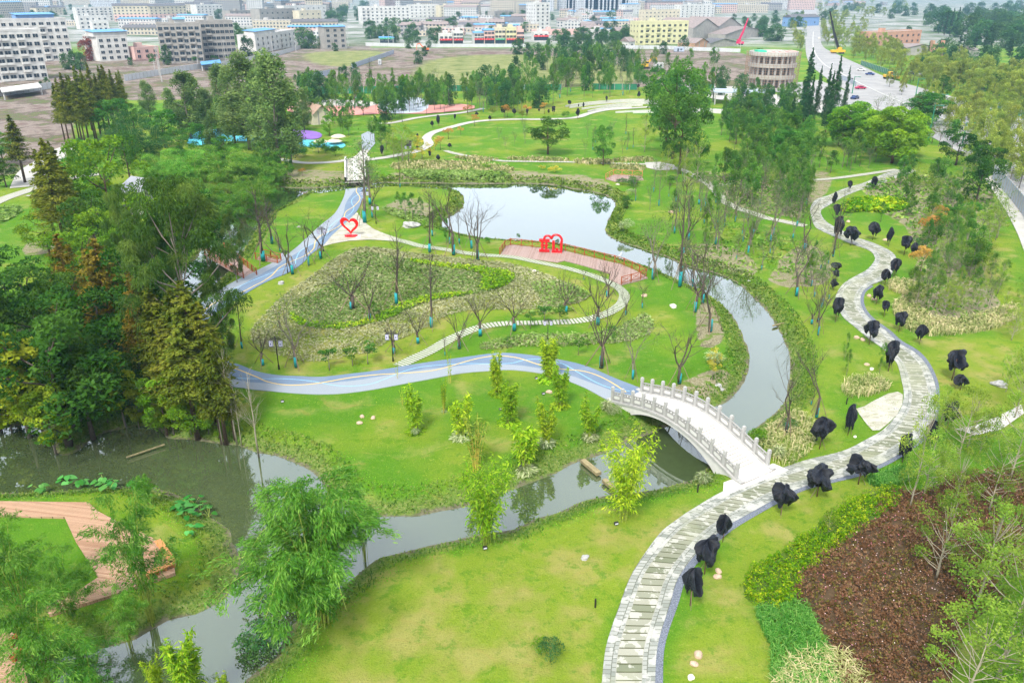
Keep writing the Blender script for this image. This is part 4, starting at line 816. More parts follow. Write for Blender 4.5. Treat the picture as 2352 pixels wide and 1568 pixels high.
# ---------------------------------------------------------------- stone arch bridge
def bridge():
    root = put("stone_bridge", None); tag(root, "white stone arch footbridge with carved railings across the river", "bridge")
    A, B = Vector(G(1398, 921)), Vector(G(1672, 1111)); C_, D_ = Vector(G(1477, 899)), Vector(G(1785, 1070))
    # mean frame of the bridge: from the blue path to the stone path
    a = (A+C_)/2; b = (B+D_)/2; ax = (b-a); ax.z = 0; L = ax.length; ax.normalize(); nx = Vector((-ax.y, ax.x, 0)); hw = 2.05
    root.location = (a.x, a.y, 0); root.rotation_euler = (0, 0, math.atan2(ax.y, ax.x)); RISE = 1.75
    s0, s1 = -.5, L+.6
    def zt(s): f = min(1, max(0, (s)/L)); return .10+RISE*(math.sin(math.pi*f)**1.15)
    def zb(s):
        f = (s-1.6)/(L-3.2)
        return -2.2 if f <= 0 or f >= 1 else -2.0+ (RISE+1.62)*(1-(2*f-1)**2)**.62
    n = 60; S = [s0+(s1-s0)*i/n for i in range(n+1)]
    m = MB()
    for s in (-1, 1):                          # spandrel faces
        V = []; 
        for q in S: V += [(q, s*hw, zt(q)-.02), (q, s*hw, min(zt(q)-.42, zb(q)))]
        F = [(2*i, 2*i+1, 2*i+3, 2*i+2) if s < 0 else (2*i+2, 2*i+3, 2*i+1, 2*i) for i in range(n)]; m.add(V, F)
    V = []
    for q in S: z = min(zt(q)-.42, zb(q)); V += [(q, -hw, z), (q, hw, z)]
    m.add(V, [(2*i, 2*i+1, 2*i+3, 2*i+2) for i in range(n)])
    put("arch", m.mesh("arch", "white_stone"), root)
    d = MB(); V = []
    for q in S: V += [(q, -hw, zt(q)), (q, hw, zt(q))]
    d.add(V, [(2*i+1, 2*i, 2*i+2, 2*i+3) for i in range(n)]); me = d.mesh("deck", "bridge_deck")
    put("deck", me, root)
    for s in (-1, 1):
        e = MB()
        for i in range(n):
            q, p = S[i], S[i+1]; y0, y1 = sorted((s*(hw-.34), s*(hw+.10)))
            e.add([(q, y0, zt(q)-.14), (q, y1, zt(q)-.14), (q, y1, zt(q)+.09), (q, y0, zt(q)+.09), (p, y0, zt(p)-.14), (p, y1, zt(p)-.14), (p, y1, zt(p)+.09), (p, y0, zt(p)+.09)],
                  [(3, 2, 6, 7), (0, 3, 7, 4), (2, 1, 5, 6), (1, 0, 4, 5)])
        put("edge_beam", e.mesh("edge_beam", "grey_stone"), root)

    # steps on the descending half
    st_ = MB()
    for k in range(22):
        s = L*.50+k*L*.46/22; z = zt(s)
        x0 = -1.0+.15*math.sin(k*2.1) ; st_.box(s, x0-.1, z-.1, s+.07, x0+1.9+.15*math.sin(k), z+.018)
    put("steps", st_.mesh("steps", "step_joint"), root)
    post = MB(); post.box(-.12, -.12, 0, .12, .12, 1.22); post.box(-.15, -.15, 1.22, .15, .15, 1.27); post.box(-.13, -.13, 1.27, .13, .13, 1.52); post.box(-.10, -.10, 1.52, .10, .10, 1.56); pm = post.mesh("post", "grey_stone")
    for s in (-1, 1):
        Np = 12; qs = [.15+(L-.3)*i/(Np-1) for i in range(Np)]; yy = s*(hw-.12)
        for i, q in enumerate(qs):
            put("post", pm, root, (q, yy, zt(q)+.05))
            if i < Np-1:
                r = qs[i+1]; x0, x1 = q+.12, r-.12; za, zc = zt(q)+.1, zt(r)+.1; pn = MB()
                def slab(z0, z1, th, xa=x0, xb=x1, mt=0, yo=0):
                    f0 = (xa-q)/(r-q); f1 = (xb-q)/(r-q); ha = za+(zc-za)*f0; hb = za+(zc-za)*f1
                    V = [(xa, yo-th, ha+z0), (xb, yo-th, hb+z0), (xb, yo+th, hb+z0), (xa, yo+th, ha+z0), (xa, yo-th, ha+z1), (xb, yo-th, hb+z1), (xb, yo+th, hb+z1), (xa, yo+th, ha+z1)]
                    pn.add(V, [(3, 2, 1, 0), (4, 5, 6, 7), (0, 1, 5, 4), (1, 2, 6, 5), (2, 3, 7, 6), (3, 0, 4, 7)], mt)
                slab(.06, .68, .055); slab(.86, .96, .07); w3 = (x1-x0)
                for f in (.02, .30, .62, .90): slab(.68, .86, .05, x0+w3*f, x0+w3*(f+.09))
                slab(.22, .54, .062, x0+w3*.24, x1-w3*.24, 1); slab(.27, .49, .0625, x0+w3*.17, x1-w3*.17, 1)
                pr = put("railing_panel", pn.mesh("railing_panel", ["panel_stone", "white_stone"]), root, (0, yy, 0))
    for q0, q1 in ((-.5, 1.7), (L-1.6, L+.6)): ab = MB(); ab.box(q0, -hw+.03, -2.2, q1, hw-.03, -.02); put("abutment", ab.mesh("abutment", "grey_stone"), root)
    return a, b, L
m, t, o = newmat("bridge_deck"); tc = N(t, "TexCoord").outputs["Object"]
br = N(t, "TexBrick", offset=.37); br.inputs["Scale"].default_value = 1; br.inputs["Mortar Size"].default_value = .02; br.inputs["Brick Width"].default_value = .9; br.inputs["Row Height"].default_value = .42
br.inputs["Color1"].default_value = (.62, .61, .59, 1); br.inputs["Color2"].default_value = (.52, .51, .49, 1); br.inputs["Mortar"].default_value = (.42, .40, .36, 1)
mp = N(t, "Mapping"); mp.inputs["Rotation"].default_value = (0, 0, math.pi/2); t.links.new(tc, mp.inputs[0]); t.links.new(mp.outputs[0], br.inputs["Vector"])
pbr(t, o, mixc(t, mth(t, 'MULTIPLY', fr(t, noise(t, .8, 4, tc), .5, .66), .3), br.outputs["Color"], (.55, .53, .48)), .6)
plain("step_joint", (.36, .34, .29), .8, .2, 3)
bridge()
patch("bridge_landing", [(1418,925),(1480,897),(1502,906),(1440,938)], "bridge_deck", .03, 0, .5); patch("bridge_apron", [(1662,1108),(1776,1064),(1812,1078),(1760,1100),(1700,1122),(1660,1140)], "bridge_deck", .035, 0, .5)
# the small stepped bridge by the pond
def small_bridge():
    root = put("stepped_bridge", None); tag(root, "small pale concrete bridge with steps beside a smooth centre ramp", "bridge")
    a = (Vector(G(793, 426))+Vector(G(843, 426)))/2; b = (Vector(G(799, 368))+Vector(G(832, 368)))/2; ax = b-a; ax.z = 0; L = ax.length; hw = 1.95
    root.location = (a.x, a.y, 0); root.rotation_euler = (0, 0, math.atan2(ax.y, ax.x)); H = 1.5
    z = lambda s: .1+H*(math.sin(math.pi*s/L)**.8 if 0 < s < L else 0)
    n = 30; S = [L*i/n for i in range(n+1)]
    def strip(name, y0, y1, up, mat, dep=.5):
        m = MB(); V = []
        for q in S: V += [(q, y0, z(q)+up), (q, y1, z(q)+up), (q, y0, z(q)+up-dep), (q, y1, z(q)+up-dep)]
        F = []
        for i in range(n): k = 4*i; F += [(k, k+4, k+5, k+1), (k+2, k+3, k+7, k+6), (k, k+2, k+6, k+4), (k+1, k+5, k+7, k+3)]
        m.add(V, F); put(name, m.mesh(name, mat), root)
    strip("deck", -hw, hw, 0, "pale_concrete"); strip("ramp", -.5, .5, .035, "white_stone", .03)
    for s in (-1, 1): strip("parapet", *sorted((s*hw, s*(hw+.35))), .75, "white_stone", 1.3)
    for s in (-1, 1):
        m = MB()
        for k in range(26): q = L*(k+.5)/26; y0, y1 = sorted((s*.6, s*(hw-.05))); m.box(q, y0, z(q)-.05, q+.16, y1, z(q)+.03)
        put("steps", m.mesh("steps", "step_joint"), root)
small_bridge()
# ---------------------------------------------------------------- red sculptures
plain("red_enamel", (.62, .006, .012), .25, .03, 1, .6); plain("white_plinth", (.75, .74, .72), .6, .05, 2)
def heart_pts(w, h, n=48):
    out = []
    for i in range(n):
        t_ = 2*math.pi*i/n; x = 16*math.sin(t_)**3/17*w/2*1.06; z = (13*math.cos(t_)-5*math.cos(2*t_)-2*math.cos(3*t_)-math.cos(4*t_)); out.append((x, (z+17)/29*h))
    return out
def heart():
    x, y, z = G(807, 543); r = put("heart_sculpture", None, None, (x, y, z), .12); tag(r, "large red open heart sculpture on a white plinth", "sculpture")
    O = heart_pts(3.0, 2.9); I = heart_pts(2.0, 1.9); m = MB(); n = len(O); t = .16; V = []; ti = R(7)
    for (ox, oz), (ix, iz) in zip(O, I):
        iz += .52
        for px_, pz in ((ox, oz), (ix, iz)):
            X = px_*math.cos(ti)+pz*math.sin(ti)*-.6; Z = pz*math.cos(ti)+px_*-math.sin(ti)+.32; V += [(X, -t, Z), (X, t, Z)]
    F = []
    for i in range(n): a, b = 4*i, 4*((i+1) % n); F += [(a, b, b+2, a+2), (a+1, a+3, b+3, b+1), (a, a+1, b+1, b), (a+2, b+2, b+3, a+3)]
    m.add(V, F); me = m.mesh("ring", "red_enamel"); put("ring", me, r)
    b = MB(); 
    for q, rr, zz in ((-.55, .55, .22), (.45, .6, .16), (0, .7, .12)): b.lathe([(rr, .06), (rr, zz+.1), (rr*.8, zz+.14)], 20, 0, (q, -.1))
    put("base", b.mesh("base", "red_enamel"), r); p = MB().box(-1.5, -1, -.1, 1.5, 1, .06); put("plinth", p.mesh("plinth", "white_plinth"), r)
heart()
def love():
    X, Y, z = G(1265, 581); s = 1/ppm(Y)       # metres per photo unit here
    r = put("letter_sculpture", None, None, (X, Y, z+.05), -.10); tag(r, "red letters I and U under a red heart-shaped arch on the deck", "sculpture")
    def X_(c): return (c-362)/4*s
    def Z_(c): return (762-c)/4*s*1.04
    t = .28
    def bar(m, x0, z0, x1, z1, y0=-t, y1=t): m.box(X_(x0), y0, Z_(z0), X_(x1), y1, Z_(z1))
    m = MB(); bar(m, 254, 752, 350, 732); bar(m, 254, 660, 350, 638); bar(m, 274, 734, 292, 658, -t+.01, t-.01); bar(m, 310, 734, 330, 658, -t+.01, t-.01); bar(m, 268, 706, 336, 690, .10, t-.02)
    put("letter_i", m.mesh("letter_i", "red_enamel"), r)
    m = MB(); bar(m, 370, 766, 466, 740); bar(m, 374, 742, 396, 650, -t+.01, t-.01); bar(m, 446, 742, 468, 655, -t+.01, t-.01); bar(m, 406, 742, 430, 722, .05, t-.02)
    put("letter_u", m.mesh("letter_u", "red_enamel"), r)
    arc = [(300, 640), (302, 625), (316, 612), (336, 609), (354, 616), (366, 632), (376, 612), (392, 601), (412, 598), (434, 604), (450, 618), (460, 638), (461, 665)]
    m = MB(); c = catmull(arc, False, 5); m.tube([(X_(a), 0, Z_(b)) for a, b in c], .19, 8)
    put("heart_arch", m.mesh("heart_arch", "red_enamel", True), r)
love()
# ---------------------------------------------------------------- decks and timber fences
def woodmat(name, c1, c2, ang=0, w=.14):
    m, t, o = newmat(name); tc = N(t, "TexCoord").outputs["Object"]; mp = N(t, "Mapping"); mp.inputs["Rotation"].default_value = (0, 0, ang); t.links.new(tc, mp.inputs[0])
    s = N(t, "SeparateXYZ"); t.links.new(mp.outputs[0], s.inputs[0]); f = mth(t, 'DIVIDE', s.outputs[0], w); g = mth(t, 'LESS_THAN', mth(t, 'FRACT', f), .1)
    wn = N(t, "TexWhiteNoise", noise_dimensions='1D'); t.links.new(mth(t, 'FLOOR', f), wn.inputs["W"])
    c = mixc(t, wn.outputs["Value"], c1, c2); c = mixc(t, mth(t, 'MULTIPLY', fr(t, noise(t, .8, 5, tc), .45, .65), .35), c, tuple(min(1, x*1.35+.04) for x in c1))
    pbr(t, o, mixc(t, g, c, tuple(x*.35 for x in c1)), .7, mth(t, 'MULTIPLY', g, -1), .3, .02)
woodmat("deck_red", (.27, .18, .15), (.37, .28, .25), .15); woodmat("deck_brown", (.30, .17, .10), (.44, .29, .19), 1.75); plain("rail_red", (.30, .075, .025), .6, .15, 3); plain("rail_orange", (.50, .22, .08), .6, .15, 3); plain("timber_old", (.26, .22, .12), .9, .3, 3)
def deck(name, label, pts, mat, top=.12, th=.25, parent=None):
    p = [G(x, y) for x, y in pts]; A = sum(p[i][0]*p[(i+1) % len(p)][1]-p[(i+1) % len(p)][0]*p[i][1] for i in range(len(p)))
    if A < 0: p = p[::-1]
    n = len(p); V = [(a[0], a[1], top) for a in p]+[(a[0], a[1], top-th) for a in p]; F = [tuple(range(n)), tuple(range(2*n-1, n-1, -1))]+[(i, i+n, (i+1) % n+n, (i+1) % n) for i in range(n)]
    me = mesh_from(name, V, F, [mat])
    o = put(name, me); tag(o, label, "deck")
    cx, cy_ = sum(a[0] for a in p)/n, sum(a[1] for a in p)/n
    for i in range(n):
        a = p[i]; x, y = a[0]*.95+cx*.05, a[1]*.95+cy_*.05; b = MB(); b.box(x-.1, y-.1, -1.9, x+.1, y+.1, top-th); put("footing", b.mesh("footing", "timber_old"), o)
    return o
deck("pond_deck", "reddish timber deck curving along the near shore of the pond", [(1148,586),(1163,565),(1176,564),(1226,569),(1294,577),(1336,587),(1391,600),(1426,609),(1461,624),(1488,640),(1426,656),(1398,643),(1403,631),(1350,614),(1296,600),(1280,604),(1226,596),(1176,591)], "deck_red")
def fence(name, label, pts, mat, H=1.1, sp=1.9, z0=.12, px=True, style='cross'):
    P_ = np.array([G(x, y)[:2] for x, y in pts]); L = np.r_[0, np.cumsum(np.hypot(*np.diff(P_, axis=0).T))]; n = max(2, int(round(L[-1]/sp))+1); q = np.linspace(0, L[-1], n)
    p = [(float(np.interp(a, L, P_[:, 0])), float(np.interp(a, L, P_[:, 1]))) for a in q]; root = put(name, None, None, (p[0][0], p[0][1], 0)); tag(root, label, "fence"); ox, oy = p[0]
    pm = MB(); pm.box(-.07, -.07, 0, .07, .07, H+.08); pm = pm.mesh("post", mat)
    zz = [max(H1(*a), 0) if z0 is None else z0 for a in p]
    for a, z in zip(p, zz): put("post", pm, root, (a[0]-ox, a[1]-oy, z))
    m = MB()
    for i in range(n-1):
        a = (p[i][0]-ox, p[i][1]-oy); b = (p[i+1][0]-ox, p[i+1][1]-oy); za, zb = zz[i], zz[i+1]
        m.beam((*a, za+H), (*b, zb+H), .09, .07); m.beam((*a, za+.18), (*b, zb+.18), .06, .06)
        if style == 'cross': m.beam((*a, za+.22), (*b, zb+H-.05), .04, .05); m.beam((*a, za+H-.05), (*b, zb+.22), .045, .05)
        else: m.beam((*a, za+.55), (*b, zb+.55), .05, .06)
    put("rails", m.mesh("rails", mat), root); return root
fence("timber_fence", "red crossed timber fence along the pond side of the deck", [(1148,585),(1163,566),(1176,565),(1226,570),(1294,577),(1336,587),(1391,600),(1426,609),(1461,624),(1487,639),(1455,648),(1427,655)], "rail_red")
deck("small_deck", "small timber viewing deck with fence on the far shore of the pond", [(1391,412),(1411,402),(1473,406),(1478,414),(1415,419)], "deck_red", .15)
fence("timber_fence", "orange-brown timber fence around the small far-shore deck", [(1391,413),(1411,403),(1440,405),(1475,407)], "rail_orange", 1.2, 2.2, .15)
for k, (pts, l) in enumerate((([(588,596),(600,586),(646,600),(638,606)], "red timber footbridge joining the blue path by the left bank"), ([(475,612),(520,598),(590,632),(560,640)], "red timber footbridge half hidden behind the tall eucalyptus"))):
    deck("timber_footbridge", l, pts, "deck_red", .15)
    fence("timber_fence", "red rail fence of the footbridge "+("beside the blue path" if k == 0 else "behind the tall eucalyptus"), pts[1:3], "rail_red", 1.0, 2.0, .15, style='bar')
    fence("timber_fence", "near red rail of the footbridge "+("beside the blue path" if k == 0 else "behind the tall eucalyptus"), [pts[0], pts[3]], "rail_red", 1.0, 2.0, .15, style='bar')
deck("boardwalk", "brown plank boardwalk on the grassy islet at lower left", [(-80,1150),(0,1152),(205,1157),(226,1178),(262,1196),(350,1240),(385,1271),(402,1310),(404,1322),(275,1366),(115,1418),(103,1392),(180,1362),(228,1330),(175,1246),(150,1191),(0,1187),(-80,1186)], "deck_brown", .22, .25)
deck("boardwalk", "brown plank deck at the bottom-left corner above the water", [(-80,1440),(0,1446),(30,1462),(47,1483),(58,1525),(70,1572),(80,1640),(-80,1640)], "deck_brown", .25, .3)
def bench():
    a, b, c = [Vector(G(x, y)) for x, y in ((338, 1336), (402, 1308), (366, 1258))]; r = put("corner_bench", None, None, a); tag(r, "orange timber corner bench on the edge of the boardwalk", "bench"); m = MB(); g = MB()
    for p, q in ((a, b), (b, c)):
        p, q = p-a, q-a; p.z = q.z = .62; m.beam(p, q, .48, .09)
        for f in (.06, .35, .65, .94): k = p.lerp(q, f); g.box(k.x-.2, k.y-.06, .2-H1(a.x, a.y), k.x+.2, k.y+.06, .6)
    put("seat", m.mesh("seat", "rail_orange"), r); put("supports", g.mesh("supports", "rail_orange"), r)
bench()
for x, y, l in ((43, 1503, "upper"), (53, 1545, "lower")):
    p = G(x, y); m = MB(); m.box(-.42, -.17, .3, .42, .17, .44); m.box(-.34, -.13, 0, -.2, .13, .3); m.box(.2, -.13, 0, .34, .13, .3)
    r = put("low_bench", m.mesh("low_bench", "rail_red"), None, (p[0], p[1], .27), 1.4); tag(r, f"{l} small dark wooden bench on the bottom-left deck", "bench")
# ---------------------------------------------------------------- lamp posts with lanterns
plain("iron_black", (.02, .018, .018), .5, .1, 3); plain("lantern_white", (.62, .63, .72), .4, .05, 3); plain("lantern_ink", (.10, .08, .28), .5, .1, 3)
def lamp_meshes():
    p = MB(); p.tube([(0, 0, 0), (0, 0, 4)], .055, 8); p.lathe([(.1, 0), (.1, .5), (.07, .6)], 8); a = MB()
    a.box(-.62, -.035, 3.62, .62, .035, 3.70); a.box(-.5, -.03, 3.80, .5, .03, 3.86); a.box(-.75, -.03, 3.46, .75, .03, 3.52)
    l = MB(); l.box(-.2, -.12, -.62, .2, .12, 0); i = MB()
    for s in (-1, 1):
        y0, y1 = sorted((s*.121, s*.126))
        i.box(-.2, y0, -.05, .2, y1, 0); i.box(-.2, y0, -.62, .2, y1, -.57); i.box(-.2, y0, -.57, -.165, y1, -.05); i.box(.165, y0, -.57, .2, y1, -.05); i.box(-.07, y0, -.45, .05, y1, -.17)
    i.box(-.02, -.02, 0, .02, .02, .14)
    return p.mesh("pole", "iron_black", True), a.mesh("arms", "iron_black"), l.mesh("lantern", "lantern_white"), i.mesh("lantern_trim", "lantern_ink")
LP = lamp_meshes()
def lamp_post(x, y, ytop, label, rz=0):
    X, Y, z = G(x, y); h = height_to(X, Y, z, ytop); r = put("lamp_post", None, None, (X, Y, z), rz, h/4.0); tag(r, label, "lamp post", "black lamp posts with hanging white lanterns")
    put("pole", LP[0], r); put("arms", LP[1], r)
    for s in (-1, 1): q = put("lantern", LP[2], r, (s*.52, 0, 3.42)); put("lantern_trim", LP[3], q)
for a in ((641,848,772,"black lantern post on the lawn inside the left bend of the blue path"),(903,830,758,"black lantern post beside the near end of the stepping-stone path"),(1258,782,731,"black lantern post between the stepping stones and the tall bamboo"),
 (743,577,520,"black lantern post beside the blue path, next to the heart sculpture plaza"),(661,627,574,"black lantern post on the blue path beside a teal-wrapped tree"),(840,483,434,"black lantern post nearest the small stepped bridge"),(864,514,468,"black lantern post on the grass between the pond and the plaza"),(487,748,714,"black lantern post half hidden under the eucalyptus"),(924,281,251,"distant black lantern post beyond the small bridge"),(939,372,330,"black lantern post beside the path junction past the bridge")): lamp_post(*a)
# bollard lights, floodlights, manhole
m = MB(); m.tube([(0, 0, 0), (0, 0, .62)], .06, 8); m.tube([(0, 0, .66), (0, 0, .72)], .065, 8); m.tube([(0, 0, .6), (0, 0, .68)], .03, 6); bol = m.mesh("bollard_light", "iron_black")
for x, y, l in ((1367,1394,"black bollard light alone on the near lawn"),(1602,1130,"bollard light by the near end of the arch bridge"),(1944,928,"bollard light beside the tall covered shrub near the paving"),(1850,636,"bollard light on the lawn beside the winding path")):
    X, Y, z = G(x, y); tag(put("bollard_light", bol, None, (X, Y, z)), l, "bollard light", "bollard lights")
m = MB(); m.box(-.16, -.1, .12, .16, .1, .3); m.box(-.03, -.03, 0, .03, .03, .14); m.box(-.13, -.105, .15, .13, -.1, .27, 1); fl = m.mesh("floodlight", ["iron_black", "lantern_white"])
for x, y, l in ((1114,1262,"small floodlight at the foot of the lime bamboo by the near bank"),(1415,1206,"small floodlight under the tall bamboo near the path"),(1248,907,"white-faced floodlight next to a rock by the bamboo"),(1150,942,"small floodlight on the central lawn"),(1232,872,"small floodlight near the blue path bamboo"),(649,925,"small floodlight on the lawn below the blue path")):
    X, Y, z = G(x, y); tag(put("floodlight", fl, None, (X, Y, z), .3), l, "floodlight", "small ground floodlights")
X, Y, z = G(1687, 1085); m = MB(); m.lathe([(.42, 0), (.42, .03), (.36, .035)], 20); tag(put("manhole_cover", m.mesh("manhole_cover", "iron_black"), None, (X, Y, z+.16)), "round dark cover on the near end of the arch bridge", "manhole cover")
# rocks
plain("rock_grey", (.36, .36, .35), .85, .4, 3); plain("rock_tan", (.46, .34, .25), .85, .25, 3); plain("rock_pale", (.62, .58, .52), .85, .2, 3)
def rock(seed, mat, knob=.25):
    r = np.random.default_rng(seed); import bmesh
    b = bmesh.new(); bmesh.ops.create_icosphere(b, subdivisions=3, radius=1); ph = r.random(9)*6.3
    for v in b.verts:
        x, y, z_ = v.co; d = 1+knob*(math.sin(3*x+ph[0])*math.cos(3*y+ph[1])+.6*math.sin(6*z_+ph[2]+2*x)+.35*math.sin(11*y+ph[3])*math.cos(9*x+ph[4])); v.co *= d; v.co.z = max(v.co.z*.75, -.35)
    me = bpy.data.meshes.new("rock"); b.to_mesh(me); b.free(); me.materials.append(MATS[mat]); return me
RK = {k: [rock(700+i*7+j, m_, kn) for j in range(2)] for i, (k, m_, kn) in enumerate((('g', "rock_grey", .22), ('t', "rock_tan", .09), ('p', "rock_pale", .12)))}
for i, (x, y, w_, k, l) in enumerate(((944,521,36,'g',"jagged grey scholar's rock on the grass beside the pond"),(646,651,16,'g',"grey boulder beside the lower blue path bend"),(1013,486,12,'g',"pale rock at the grassy tip of the pond"),(686,522,8,'g',"small grey rock on the lawn left of the blue path"),
 (832,957,14,'t',"upper small flat rock of three on the central lawn"),(826,972,15,'t',"lowest flat rock of three on the central lawn"),(857,960,14,'t',"right-hand pale rock of three on the central lawn"),(1261,901,16,'t',"brown rock at the foot of the bamboo"),(1227,624,13,'p',"pale rock on the bed below the deck"),(1236,628,7,'p',"smaller pale rock below the deck"),
 (1480,680,15,'t',"tan boulder beside a teal-wrapped trunk near the deck"),(1546,705,20,'p',"flat pale stone on the central grass"),(1649,886,16,'g',"larger white-grey rock on the river bank above the bridge"),(1658,895,12,'g',"smaller white-grey rock on the river bank above the bridge"),(1722,648,12,'g',"grey rock on the far bank below the white shrub"),
 (1344,1281,19,'g',"white-grey rock alone on the near lawn"),(1650,1312,18,'t',"upper brown rock beside the covered shrubs"),(1648,1325,20,'t',"lower pinkish rock beside the covered shrubs"),(1604,1504,26,'t',"top rock of three along the bottom path"),(1594,1525,20,'t',"middle rock of three along the bottom path"),(1587,1556,20,'p',"bottom rock of three along the bottom path"),(1502,1524,8,'p',"tiny pale stone beside the gravel strip"),
 (1967,776,14,'t',"left tan rock beside the winding path"),(1981,781,14,'t',"right tan rock beside the winding path"),(1991,838,13,'t',"tan rock behind the grass mound"),(2002,848,12,'p',"pale rock next to the grass mound"),(2295,885,32,'g',"big grey boulder on the right-hand lawn"),(2033,552,12,'t',"tan rock under a covered shrub"),(1996,680,12,'t',"upper tan rock in the bend of the path"),(2008,688,14,'t',"lower tan rock in the bend of the path"),(1948,510,12,'t',"tan rock near the top of the winding path"),
 (1541,488,14,'t',"pair-like tan rock on the slope beyond the pond"),(1964,1003,9,'p',"small white stone at the edge of the paving"),(2058,940,12,'g',"grey stone on the paving edge"),(1419,425,10,'p',"pale rock near the small deck"))):
    if w_ < 3 or l in ("", "x"): continue
    X, Y, z = G(x, y); s = w_/2/ppm(Y); me = RK[k][i % 2]; o = put("rock", me, None, (X, Y, z+s*.15), i*1.3, (s, s*.75, s*.8)); tag(o, l, "rock", "garden rocks")
# old timber beams and poles in the water
for (a, b, wd, l) in (((1338,1057),(1376,1088),.5,"old mossy timber beam lying across the near river edge"),((1387,1102),(1412,1122),.45,"mossy timber beam in the water beside the tall bamboo"),((1775,748),(1838,732),.16,"thin pale pole lying over the right bank of the river"),((290,1050),(378,1020),.1,"thin dead branch in the dark water under the trees")):
    p, q = Vector(P(*a, ZW+.3)), Vector(P(*b, ZW+.3)); m = MB(); m.beam((0, 0, 0), q-p, wd, min(wd, .3)); m.beam((.1, .25, -.08), (q-p)*.7+Vector((.1, .25, -.08)), wd*.3, .12); tag(put("timber_beam", m.mesh("timber_beam", "timber_old"), None, p), l, "timber")
# terraces of the amphitheatre
for k, pts in enumerate(([(1299,246),(1351,238),(1426,232),(1471,231),(1520,233)], [(1308,249),(1363,241),(1426,236),(1473,235),(1520,237)], [(1336,252),(1388,245),(1440,240),(1475,239),(1520,241)], [(1350,258),(1400,248),(1440,244.5),(1476,243.5)], [(1414,260),(1470,257),(1540,255),(1600,254),(1690,259)], [(1454,260.5),(1510,259),(1600,258.5),(1690,263)], [(1366,255.5),(1410,251),(1450,248.5)])):
    me = line_ribbon("terrace_step", pts, .35, "white_stone", .4, 2, 0, None)
    V = [tuple(v.co) for v in me.vertices]; n = len(V)//2; b = MB(); b.add([v for v in V]+[(x, y, z-.6) for x, y, z in V], [tuple(f.vertices) for f in me.polygons]+[(2*i, 2*i+2, 2*n+2*i+2, 2*n+2*i) for i in range(n-1)]+[(2*i+3, 2*i+1, 2*n+2*i+1, 2*n+2*i+3) for i in range(n-1)])
    tag(put("terrace_step", b.mesh("terrace_step", "white_stone")), ["topmost curved white terrace step above the far lawn", "second curved white terrace step from the top", "third curved white terrace step from the top", "fourth curved white terrace step, just above the lakeside path", "long white terrace step just below the lakeside path", "lowest white terrace step at the far lawn edge", "short white terrace step between the path and fourth step"][k], "terrace step", "amphitheatre steps")
# taro leaves on the islet
def taro(seed):
    r = np.random.default_rng(seed); st = MB(); bl = MB()
    for k in range(6):
        a = r.random()*6.28; l = r.uniform(.3, 1.1); h = r.uniform(.5, 1.1); c = Vector((math.cos(a)*l, math.sin(a)*l, h)); st.tube([(0, 0, 0), (c.x*.6, c.y*.6, h*.8), c], .02, 4, cap=False)
        s = r.uniform(.32, .55); d = Vector((math.cos(a), math.sin(a), -.35)).normalized(); q = Vector((-d.y, d.x, 0)).normalized(); up = q.cross(d)*-1
        out = [(-.55, .0), (-.8, .35), (-.5, .72), (.1, .78), (.7, .45), (1.15, 0), (.7, -.45), (.1, -.78), (-.5, -.72), (-.8, -.35)]
        V = [c]+[c+d*u*s+q*v*s-Vector((0, 0, .12*s*(u*u+v*v))) for u, v in out]; bl.add(V, [(0, i, i % 10+1) for i in range(1, 11)])
    n = len(bl.F); me = mesh_from("leaves", bl.V, bl.F, ["leaf_taro"], attr=np.repeat(r.random(6), 10)[:n]); return [("stems", st.mesh("stems", "bamboo_culm")), ("leaves", me)]
TR = [taro(i) for i in range(3)]
for i, (x, y) in enumerate(((98,1128),(158,1108),(183,1118),(240,1112),(262,1122),(315,1118),(250,1130),(435,1170),(447,1158),(462,1178),(428,1192),(480,1186),(435,1226),(410,1170))):
    X, Y, z = G(x, y); o = inst("taro_plant", TR[i % 3], (X, Y, z), i*1.7, .75); auto(o, "large-leaved taro plant", "taro plant", "taro plants", x, y, 1.1, "taro plants along the islet shore")
# white egret standing in the shallows
X, Y, _z = P(1424, 592, ZW+.05); m = MB(); m.tube([(-.28, 0, .42), (-.12, 0, .5), (.05, 0, .52), (.16, 0, .6), (.14, 0, .75), (.2, 0, .88), (.3, 0, .9), (.42, 0, .87)], [.02, .09, .11, .07, .035, .03, .035, .008], 8); m.tube([(-.02, .04, -.1), (-.02, .04, .45)], .012, 4); m.tube([(.04, -.04, -.1), (.02, -.04, .45)], .012, 4)
tag(put("egret", m.mesh("egret", "white_plinth", True), None, (X, Y, ZW), .5), "white egret standing in shallow water behind the deck", "bird")
